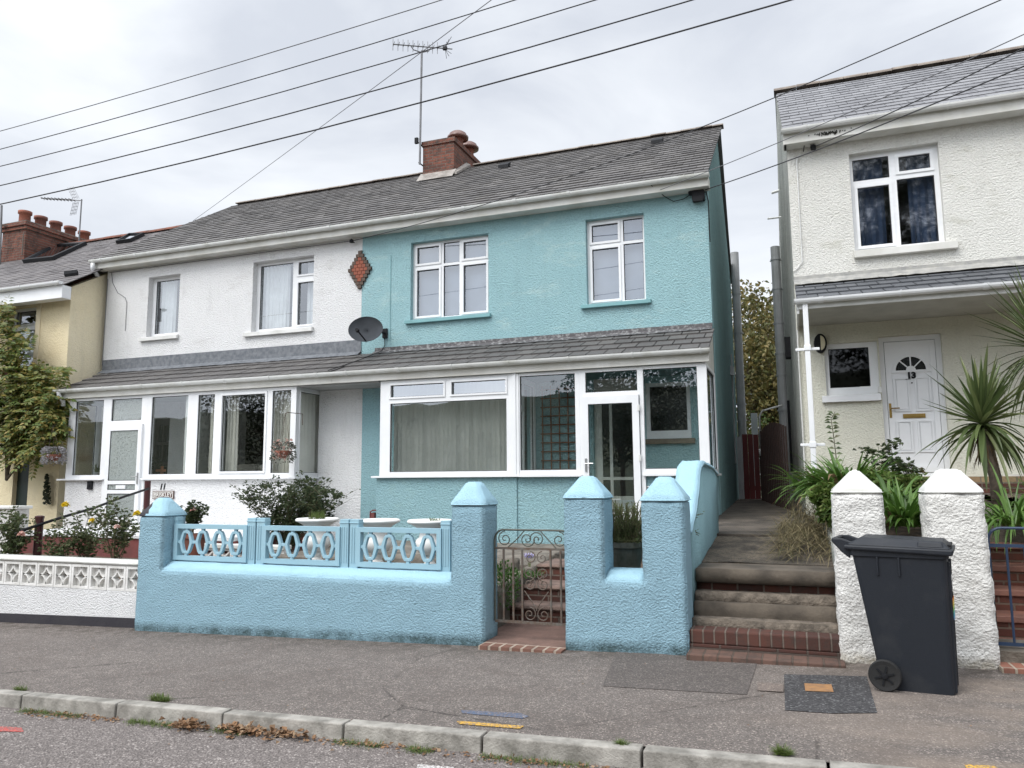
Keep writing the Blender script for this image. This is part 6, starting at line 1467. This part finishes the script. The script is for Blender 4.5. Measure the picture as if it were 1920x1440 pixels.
# shrub, flower, weeds behind the iron gate
mb = MB(); c = at(945, 1098, Y=7.3)
for _ in range(1500):
    d = Vector((rnd(-1, 1), rnd(-1, 1), rnd(-1, 1))); 
    if d.length > 1: continue
    p_ = c+Vector((d.x*.16, d.y*.16, d.z*.24)); mb.leaf(p_, d+Vector((0, 0, .4)), .018, .032)
tag(mb.build('box_shrub', shrubl), 'small bright green shrub beside the path inside the iron gate', 'shrub')
c = at(992, 1042, Y=8.0); fl = thing('crocus', (c.x, 8.0, c.z-.1), 'pale lilac flowers in the bed seen through the iron gate', 'flower')
mb = MB(); sprigs(mb, (c.x, 8.0, c.z-.12), .02, 6, .10, .01, up=3, droop=.1); mb.build('stems', grassl, fl)
mb = MB()
for k in range(3):
    for j in range(6): a = 2*pi*j/6; mb.leaf((c.x-.03+.03*k, 8.0, c.z-.03), (cos(a)*.5, sin(a)*.5, 1), .03, .07, (cos(a), sin(a), 0))
mb.build('petals', lilac, fl)
mb = MB()
for _ in range(300): p_ = (c.x+rnd(-.25, .15), 7.9+rnd(-.2, .2), .56); mb.blade(p_, (rnd(-1, 1), rnd(-1, 1), 1.2), rnd(.04, .10), .010, .6, 3)
stuff(mb.build('ground_cover', shrubl), 'low green weeds over the bed behind the gate', 'weeds')
# rosemary in a grey pot inside the planter gap
c = at(1172, 1015, Y=7.25); rp = thing('rosemary_plant', (c.x, 7.25, .5), 'bushy rosemary in the gap between the twin blue pillars', 'rosemary')
mb = MB(); st = MB()
for k in range(230):
    a = rnd(0, 2*pi); d = Vector((cos(a)*rnd(.1, .6), sin(a)*.5, 1)).normalized(); p_ = Vector((c.x+rnd(-.13, .13), 7.25+rnd(-.1, .1), c.z-.03)); L = rnd(.20, .44)
    if k % 9 == 0: d = Vector((rnd(-1, 1), -.6, .25)).normalized(); L = .22
    e_ = p_+d*L; st.tube([p_, e_], .003, 4)
    for j in range(34): t_ = rnd(.05, 1); q = p_.lerp(e_, t_); mb.leaf(q, d*1.2+Vector((rnd(-1, 1), rnd(-1, 1), rnd(-.3, .3))), .0065, rnd(.02, .034))
st.build('stems', stem_g, rp); mb.build('foliage', rosem, rp)
c2 = at(1292, 968, Y=7.2); st = MB(); mb = MB()
for k in range(9):
    p_ = Vector((-1.16, 7.15+.02*k, 1.12)); e_ = p_+Vector((rnd(.10, .36), rnd(-.1, .1), rnd(-.06, .22))); st.tube([p_, p_.lerp(e_, .5)+Vector((0, 0, .04)), e_], .003, 4)
    for j in range(40): q = p_.lerp(e_, rnd(.1, 1))+Vector((0, 0, .02)); mb.leaf(q, (e_-p_).normalized()+Vector((rnd(-1, 1), rnd(-1, 1), rnd(-1, 1))), .006, rnd(.02, .03))
st.build('stems', stem_g, rp); mb.build('foliage', rosem, rp)
tag(MB().lathe((c.x, 7.25, .50), [(0, 0), (.11, 0), (.16, c.z-.56), (.185, c.z-.55), (.185, c.z-.50), (.16, c.z-.50), (.15, c.z-.54), (0, c.z-.54)], 20).build('plant_pot', plain('dark mossy pot', (.11, .11, .09), (.05, .055, .04), scale=8, bump=.004), smooth=False), 'dark mossy pot holding the rosemary', 'plant pot')
# house 13 planting
def strap_clump(c, n, L, w, label, mats_=strapl, name='agapanthus', cat='plant', r=.15, up=1.0, droop=1.6, dead=0, lean=0):
    t = thing(name, c, label, cat); mb = MB(); dm = MB()
    for k in range(n):
        a = rnd(0, 2*pi); p_ = (c[0]+r*rnd(0, 1)*cos(a), c[1]+r*rnd(0, 1)*sin(a), c[2]); m_ = dm if k < dead else mb
        m_.blade(p_, (cos(a)*rnd(.3, 1)+lean, sin(a)*rnd(.3, 1)-.15, up*rnd(.6, 1.5)), L*rnd(.6, 1.1), w*rnd(.7, 1.2), droop*rnd(.6, 1.4), 6)
    mb.build('leaves', mats_, t)
    if dead: dm.build('dead_leaves', deadl, t)
    return t
strap_clump(tuple(at(1590, 925, Y=8.9)), 260, .62, .055, 'broad green strap-leaved clump behind the left white pillar', r=.30, dead=12)
strap_clump(tuple(at(1700, 985, Y=7.35)), 210, .48, .050, 'bright strap-leaved clump between the two white pillars', r=.28, droop=1.3, dead=6)
strap_clump(tuple(at(1672, 960, Y=8.0)), 150, .50, .046, 'green strap-leaved clump further back between the white pillars', r=.25)
strap_clump(tuple(at(1905, 985, Y=7.9)), 170, .62, .032, 'arching strap-leaved clump above the blue gate', r=.28, droop=2.0)
strap_clump((at(1985, 940, Y=8.6).x, 8.6, 1.2), 120, .60, .032, 'dark strap-leaved clump at the right edge below the palms', r=.3, droop=2.0)
rose_bush((at(1672, 930, Y=9.6).x, 9.6, 1.15), .62, .35, 'reddish leafy shrub in front of the step of door 13', leafmat('russet shrub leaf', [(.05, .07, .02), (.10, .09, .03), (.13, .06, .03), (.04, .06, .02)]), n=14, dens=30, lsz=.05, cat='shrub', name='shrub')
rose_bush((at(1672, 930, Y=9.7).x, 9.7, 1.15), 1.0, .14, 'thin upright stems of dark leaves before the left of door 13', rosel_b, n=3, dens=26, lsz=.06, cat='plant', name='tall_stem_plant')
rose_bush((at(1700, 930, Y=9.5).x, 9.5, 1.15), .75, .25, 'thin plant with dark curled leaves before the right of door 13', rosel_b, n=3, dens=20, lsz=.06, cat='plant', name='tall_stem_plant')
t = thing('tall_stem_plant', tuple(at(1568, 900, Y=10.2)), 'single tall stem with paired round leaves beside the white downpipe', 'plant'); mb = MB(); lf = MB()
pts = [at(1572, 900, Y=10.2), at(1567, 850, Y=10.2), at(1562, 810, Y=10.2), at(1558, 785, Y=10.2), at(1566, 772, Y=10.2)]; mb.tube(pts, .007, 5, r1=.003)
for i in range(16):
    f = i/16*3.9; k = int(f); p_ = pts[k].lerp(pts[k+1], f-k)
    for s_ in (-1, 1): lf.leaf(p_, (s_, rnd(-.6, .2), rnd(-.3, .5)), .055, .085, (0, -.6, .8))
mb.build('stem', stem_g, t); lf.build('leaves', rosel, t)
strap_clump(tuple(at(1548, 925, Y=9.6)), 220, .50, .045, 'loose green clump between the downpipe foot and the straw heap', r=.30, droop=1.5, dead=20)
rose_bush((at(1640, 930, Y=9.0).x, 9.0, 1.15), .55, .40, 'yellow green leafy plant just right of the left white pillar cap', leafmat('yellow green leaf', [(.09, .13, .03), (.15, .20, .05), (.20, .22, .08)]), n=16, dens=22, lsz=.06, cat='shrub', name='shrub')
bankl = leafmat('bank leaf', [(.06, .11, .02), (.11, .18, .035), (.18, .25, .06), (.24, .27, .09)])
rose_bush((at(1585, 935, Y=8.3).x, 8.3, 1.02), .52, .42, 'dense green leafy growth filling the bank left of the white pillars', bankl, n=24, dens=34, lsz=.085, cat='shrub', name='shrub', bare=.05)
rose_bush((at(1655, 940, Y=8.6).x, 8.6, 1.05), .62, .40, 'dense mixed green growth in the bank between the white pillars', bankl, n=24, dens=34, lsz=.075, cat='shrub', name='shrub', bare=.05)
# straw heap spilling over the alley edge
mb = MB(); c = at(1500, 935, Y=9.3)
for _ in range(2600):
    x_ = rnd(-1, 1); y_ = rnd(-1, 1); hz_ = max(0, 1-x_*x_*.8)*(1-y_*y_)*.42
    p_ = Vector((.13+x_*.38, 9.3+y_*1.6, .88+hz_*rnd(.2, 1.2)))
    mb.blade(p_, (rnd(-1, .6), rnd(-1, 1), rnd(-.4, .5)), rnd(.12, .40), .007, rnd(0, 1.2), 3)
for _ in range(260):
    p_ = Vector((rnd(-.02, .3), rnd(8.3, 10.5), 1.03)); mb.blade(p_, (rnd(-1, -.2), rnd(-.5, .2), rnd(.0, .4)), rnd(.15, .42), .007, 1.4, 4)
stuff(mb.build('dry_grass_heap', hay_m), 'heap of dry straw-coloured cuttings spilling over the alley wall', 'dry grass')
strap_clump((.42, 10.4, 1.25), 80, .45, .022, 'grassy green clump at the foot of house 13 by the alley', r=.18, droop=1.4)
# cordyline palms
def cordyline(top, base, n, L, w, label, dead=40):
    t = thing('cordyline_palm', base, label, 'palm'); top = Vector(top); base = Vector(base)
    MB().tube([base, base.lerp(top, .5)+Vector((.03, 0, 0)), top], [.065, .055, .05], 10).build('trunk', bark, t, smooth=True)
    mb = MB()
    for k in range(n):
        a = k*2.39996; e_ = -.55+2.0*((k+.5)/n)**.8; d = Vector((cos(a)*cos(e_)+.12, sin(a)*cos(e_), sin(e_)))+Vector((rnd(-.2, .2), rnd(-.2, .2), rnd(-.2, .2)))
        mb.blade(top+Vector((0, 0, .03+.1*k/n)), d, L*rnd(.6, 1.15)*(1.15 if e_ < 0 else 1), w*rnd(.7, 1.15), (.22 if e_ > .3 else 1.3)*rnd(.2, 1.8), 6, fold=.28)
    mb.build('crown', cordl, t); mb = MB()
    for k in range(dead):
        a = rnd(0, 2*pi); mb.blade(top+Vector((cos(a)*.05, sin(a)*.05, -rnd(0, .25))), (cos(a)*.5, sin(a)*.5, -1), rnd(.10, .28), .02, .5, 3)
    mb.build('dead_leaves', deadl, t)
cordyline(at(1842, 806, Y=8.7), at(1872, 925, Y=8.7)+Vector((0, 0, -.3)), 130, .66, .060, 'cordyline palm with drooping lower leaves behind the right white pillar')
cordyline(at(1962, 668, Y=9.4), (at(1985, 930, Y=9.4).x, 9.4, 1.1), 230, .85, .036, 'taller cordyline palm coming in at the right edge')
MB_ = MB(); q = at(1908, 905, Y=12.6)
MB_.plate(front(12.66), q.x-.16, q.x+.22, q.z-.14, q.z+.12, -.02, 0, [(q.x-.14+.06*i, q.x-.11+.06*i, q.z-.12+.06*j, q.z-.09+.06*j) for i in range(6) for j in range(4)])
MB_.build('air_vent', cream_board, th)

# ------------------------------------------------------------------ trees
def tree(name, x, y, zb, h, rx, rz, nclump, per, lsz, m, label, seed, cz=.62, group=None, trunk=.16, ry=None):
    random.seed(seed); t = thing(name, (x, y, zb), label, 'tree', group); st = MB(); lf = MB(); ry = ry or rx
    top = Vector((x, y, zb+h*.8)); st.tube([(x, y, zb-.3), (x+.1, y, zb+h*.3), (x-.05, y+.1, zb+h*.55), top], [trunk, trunk*.75, trunk*.5, trunk*.2], 8)
    c0 = Vector((x, y, zb+h*cz))
    for k in range(nclump):
        d = Vector((random.gauss(0, 1), random.gauss(0, 1), random.gauss(0, 1))).normalized()*(random.random()**.4)
        c = c0+Vector((d.x*rx, d.y*ry, d.z*rz)); s = Vector((x, y, zb+h*rnd(.25, .6)))
        if k % 2 == 0: mid = s.lerp(c, .5)+Vector((0, 0, rnd(-.1, .3))); st.tube([s, mid, c], [trunk*.3, trunk*.16, trunk*.04], 5)
        R = rx*rnd(.14, .28)
        for _ in range(per):
            g = Vector((random.gauss(0, .5), random.gauss(0, .5), random.gauss(0, .42)))*R; lf.leaf(c+g, (rnd(-1, 1), rnd(-1, 1), rnd(-1.2, .5)), lsz*rnd(.5, .8), lsz*rnd(.8, 1.3))
    st.build('trunk', bark, t); lf.build('crown', m, t); return t
q = at(1436, 700, Y=29)
tree('autumn_tree', q.x, 29, 0, 8.6, 2.9, 3.6, 150, 130, .17, treel, 'brown and green tree seen down the alley beyond the red gate', 3, cz=.58)
tree('autumn_tree', at(1470, 700, Y=34).x+.4, 34, 0, 9.8, 2.2, 3.8, 60, 90, .18, treel, 'taller thin-topped tree behind the alley tree, against house 13', 5, cz=.62)
tree('garden_bush', at(1404, 800, Y=24).x, 24, 0, 3.2, 1.6, 1.2, 40, 110, .10, leafmat('green bush leaf', [(.04, .08, .015), (.09, .14, .03), (.16, .10, .03)]), 'green bush just over the top of the red alley gate', 6, cz=.7)
q = at(1415, 800, Y=21); tag(MB().box(q.x-.08, q.x+.08, 20.9, 21.0, 1, q.z+.35).build('fence_post', grey_pipe), 'grey concrete post standing behind the red alley gate', 'post')
# the wooded bank across the road, which the windows mirror
TG = 'trees across the road'
for i, (x, y, h, rx, rz, nc) in enumerate([(5.2, -15, 18, 4.2, 8.3, 330), (-8.5, -16, 9.6, 4.2, 3.4, 130), (-31, -17, 9.5, 5, 3.6, 90), (-21, -20, 6.0, 4, 2.2, 60), (15, -19, 9, 4.5, 3.2, 60)]):
    tree('broadleaf_tree', x, y, gz(x)-.2, h, rx, rz, nc, 75, .20, darkl, ['tallest dark tree across the road mirrored in the upstairs window of house 13', 'dark tree across the road mirrored above the turquoise porch door', 'tall dark tree across the road mirrored in the middle of the white bay', 'low dark tree across the road mirrored between the two bays', 'dark tree across the road furthest to the right'][i], 20+i, group=TG)
random.seed(11)
mb = MB(); nx, ny = 90, 16; vs = []
for j in range(ny+1):
    for i in range(nx+1):
        x = -180+360*i/nx; y = -24-70*j/ny; z = gz(max(-60, min(60, x)))-.3+(1-cos(min(1, j/ny*1.1)*pi))*.5*(15+3*noise.noise((x*.02, 0, 3)))+1.0*noise.noise((x*.12, y*.12, 0))*(j > 0)+.8*noise.noise((x*.4, y*.4, 0))*(j > 1)
        vs.append((x, y, z))
mb.add(vs, [(j*(nx+1)+i+1, j*(nx+1)+i, (j+1)*(nx+1)+i, (j+1)*(nx+1)+i+1) for j in range(ny) for i in range(nx)])
struct(mb.build('wooded_hill', plain('dark wooded hillside', (.025, .035, .015), (.05, .055, .022), scale=.6, rough=.95, bump=.3, bs=2), smooth=True))

# ------------------------------------------------------------------ kerb-side litter and weeds
def on(px, py, dz):
    z = .1
    for _ in range(5): q = at(px, py, Z=z); z = gz(q.x)+dz
    return q
def tuft(px, py, dz, n, L, r, label, m=None):
    c = on(px, py, dz); mb = MB()
    for _ in range(n): a = rnd(0, 2*pi); q = r*sqrt(random.random()); mb.blade((c.x+q*cos(a)*1.8, c.y+q*sin(a)*.5, c.z), (rnd(-1, 1), rnd(-1, 1), 1.1), L*rnd(.4, 1.1), .0045, .9, 3)
    tag(mb.build('grass_tuft', m or grassl, origin=c), label, 'grass tuft')
tuft(300, 1314, .0, 420, .07, .045, 'green grass tuft on the pavement edge behind the kerb left of centre')
tuft(38, 1294, .0, 160, .05, .035, 'small grass tuft at the back of the kerb near the left edge')
tuft(1467, 1416, .0, 330, .075, .018, 'upright grass tuft growing in a kerb joint below the black patch')
tuft(1166, 1397, .0, 120, .05, .014, 'tiny grass tuft in the kerb joint right of the paint stripes')
tuft(335, 1184, .0, 110, .10, .018, 'small weed at the foot of the blue wall near its left end', rosel)
tuft(307, 1183, .0, 60, .06, .02, 'tiny green weed at the very left foot of the blue wall', rosel)
tuft(640, 1197, .0, 60, .06, .02, 'tiny green weed at the foot of the blue wall below the middle panel', rosel)
tuft(742, 1203, .0, 90, .06, .03, 'low green and red weed at the foot of the blue wall below the right panel', rosel)
tuft(1385, 1240, .0, 260, .035, .06, 'strip of moss and grass along the foot of the alley steps', rosel)
tuft(1440, 1241, .0, 200, .03, .05, 'mossy grass patch by the right end of the alley steps', rosel)
mb = MB()
for _ in range(2600):
    px = random.choice([rnd(0, 60), rnd(60, 130), rnd(225, 330), rnd(225, 330), rnd(400, 470), rnd(640, 730), rnd(780, 830), rnd(920, 1000), rnd(1000, 1120)])
    x_ = at(px, 1333+px*.0965, Z=.0).x; y_ = KY0-.02-abs(random.gauss(0, .035)); mb.blade((x_, y_, gz(x_)-.087), (rnd(-1, 1), rnd(-1, 1), 1), rnd(.015, .05), .004, .8, 2)
stuff(mb.build('gutter_grass', grassl), 'thin grass growing along the foot of the kerb', 'grass')
mb = MB()
for k in range(820):
    r = random.random(); px = random.gauss(348, 16) if r < .20 else (random.gauss(455, 26) if r < .42 else (random.gauss(540, 24) if r < .56 else (rnd(20, 210) if r < .76 else rnd(560, 1150))))
    x_ = at(px, 1333+px*.0965, Z=.0).x; y_ = KY0-.015-abs(random.gauss(0, .05)); near = 350-60 < px < 580
    z_ = gz(x_)-.084+(rnd(0, .035) if near else rnd(0, .008)); s_ = rnd(.02, .055) if near else rnd(.012, .035)
    mb.leaf((x_, y_, z_), (rnd(-1, 1), rnd(-1, 1), rnd(-.1, .35)), s_*.75, s_, (rnd(-.5, .5), rnd(-.5, .5), 1), rnd(-.3, .5))
for k in range(70):
    x_ = rnd(-7, 1.5); y_ = rnd(4.35, 6.4) if random.random() < .6 else rnd(2.6, 4.1); z_ = gz(x_)+(.004 if y_ > 4.2 else -.084); mb.leaf((x_, y_, z_), (rnd(-1, 1), rnd(-1, 1), .05), .012, .018, (0, 0, 1))
stuff(mb.build('leaf_litter', litter_m), 'fallen brown leaves gathered along the kerb', 'leaf litter')

# ------------------------------------------------------------------ things in the porches
tx0 = at(1017, 800, Y=12.66).x
tl = thing('trellis', (tx0+.3, 12.66, 1.6), 'orange brown wooden square trellis on the turquoise wall inside the glazed porch', 'trellis')
lz = [1.60+.155*i for i in range(12)]
for i in range(5): MB().box(tx0+.155*i-.011, tx0+.155*i+.011, 12.664, 12.676, 1.5, 3.22).build('upright', trellis_m, tl)
for z in lz: MB().box(tx0-.03, tx0+.65, 12.650, 12.663, z-.011, z+.011).build('cross_lath', trellis_m, tl)
q = at(304, 880, Y=11.75); MB_ = MB().box(q.x-.02, q.x+.02, 11.73, 11.77, 1.60, 1.90).box(q.x-.14, q.x+.12, 11.72, 11.729, 1.79, 1.84)
MB().box(-13.7, -11.1, 11.61, 11.90, 1.57, 1.60).build('inner_ledge', white_old, wh)
tag(MB_.build('wooden_ornament', trellis_m), 'small brown wooden cross-shaped ornament on the sill inside porch 11', 'ornament')
mb = MB(); c = at(288, 872, Y=11.8)
for _ in range(260): mb.leaf(c+Vector((random.gauss(0, .10), random.gauss(0, .05), random.gauss(0, .08))), (rnd(-1, 1), rnd(-1, 1), rnd(-.6, 1)), .03, .05)
tag(mb.build('house_plant', darkl), 'dark bushy house plant beside the wooden ornament inside porch 11', 'house plant')
mb = MB(); sprigs(mb, tuple(at(183, 885, Y=11.8)), .05, 40, .22, .02, up=1, droop=1); tag(mb.build('house_plant', rosel), 'small green house plant by the left side of porch door 11', 'house plant')
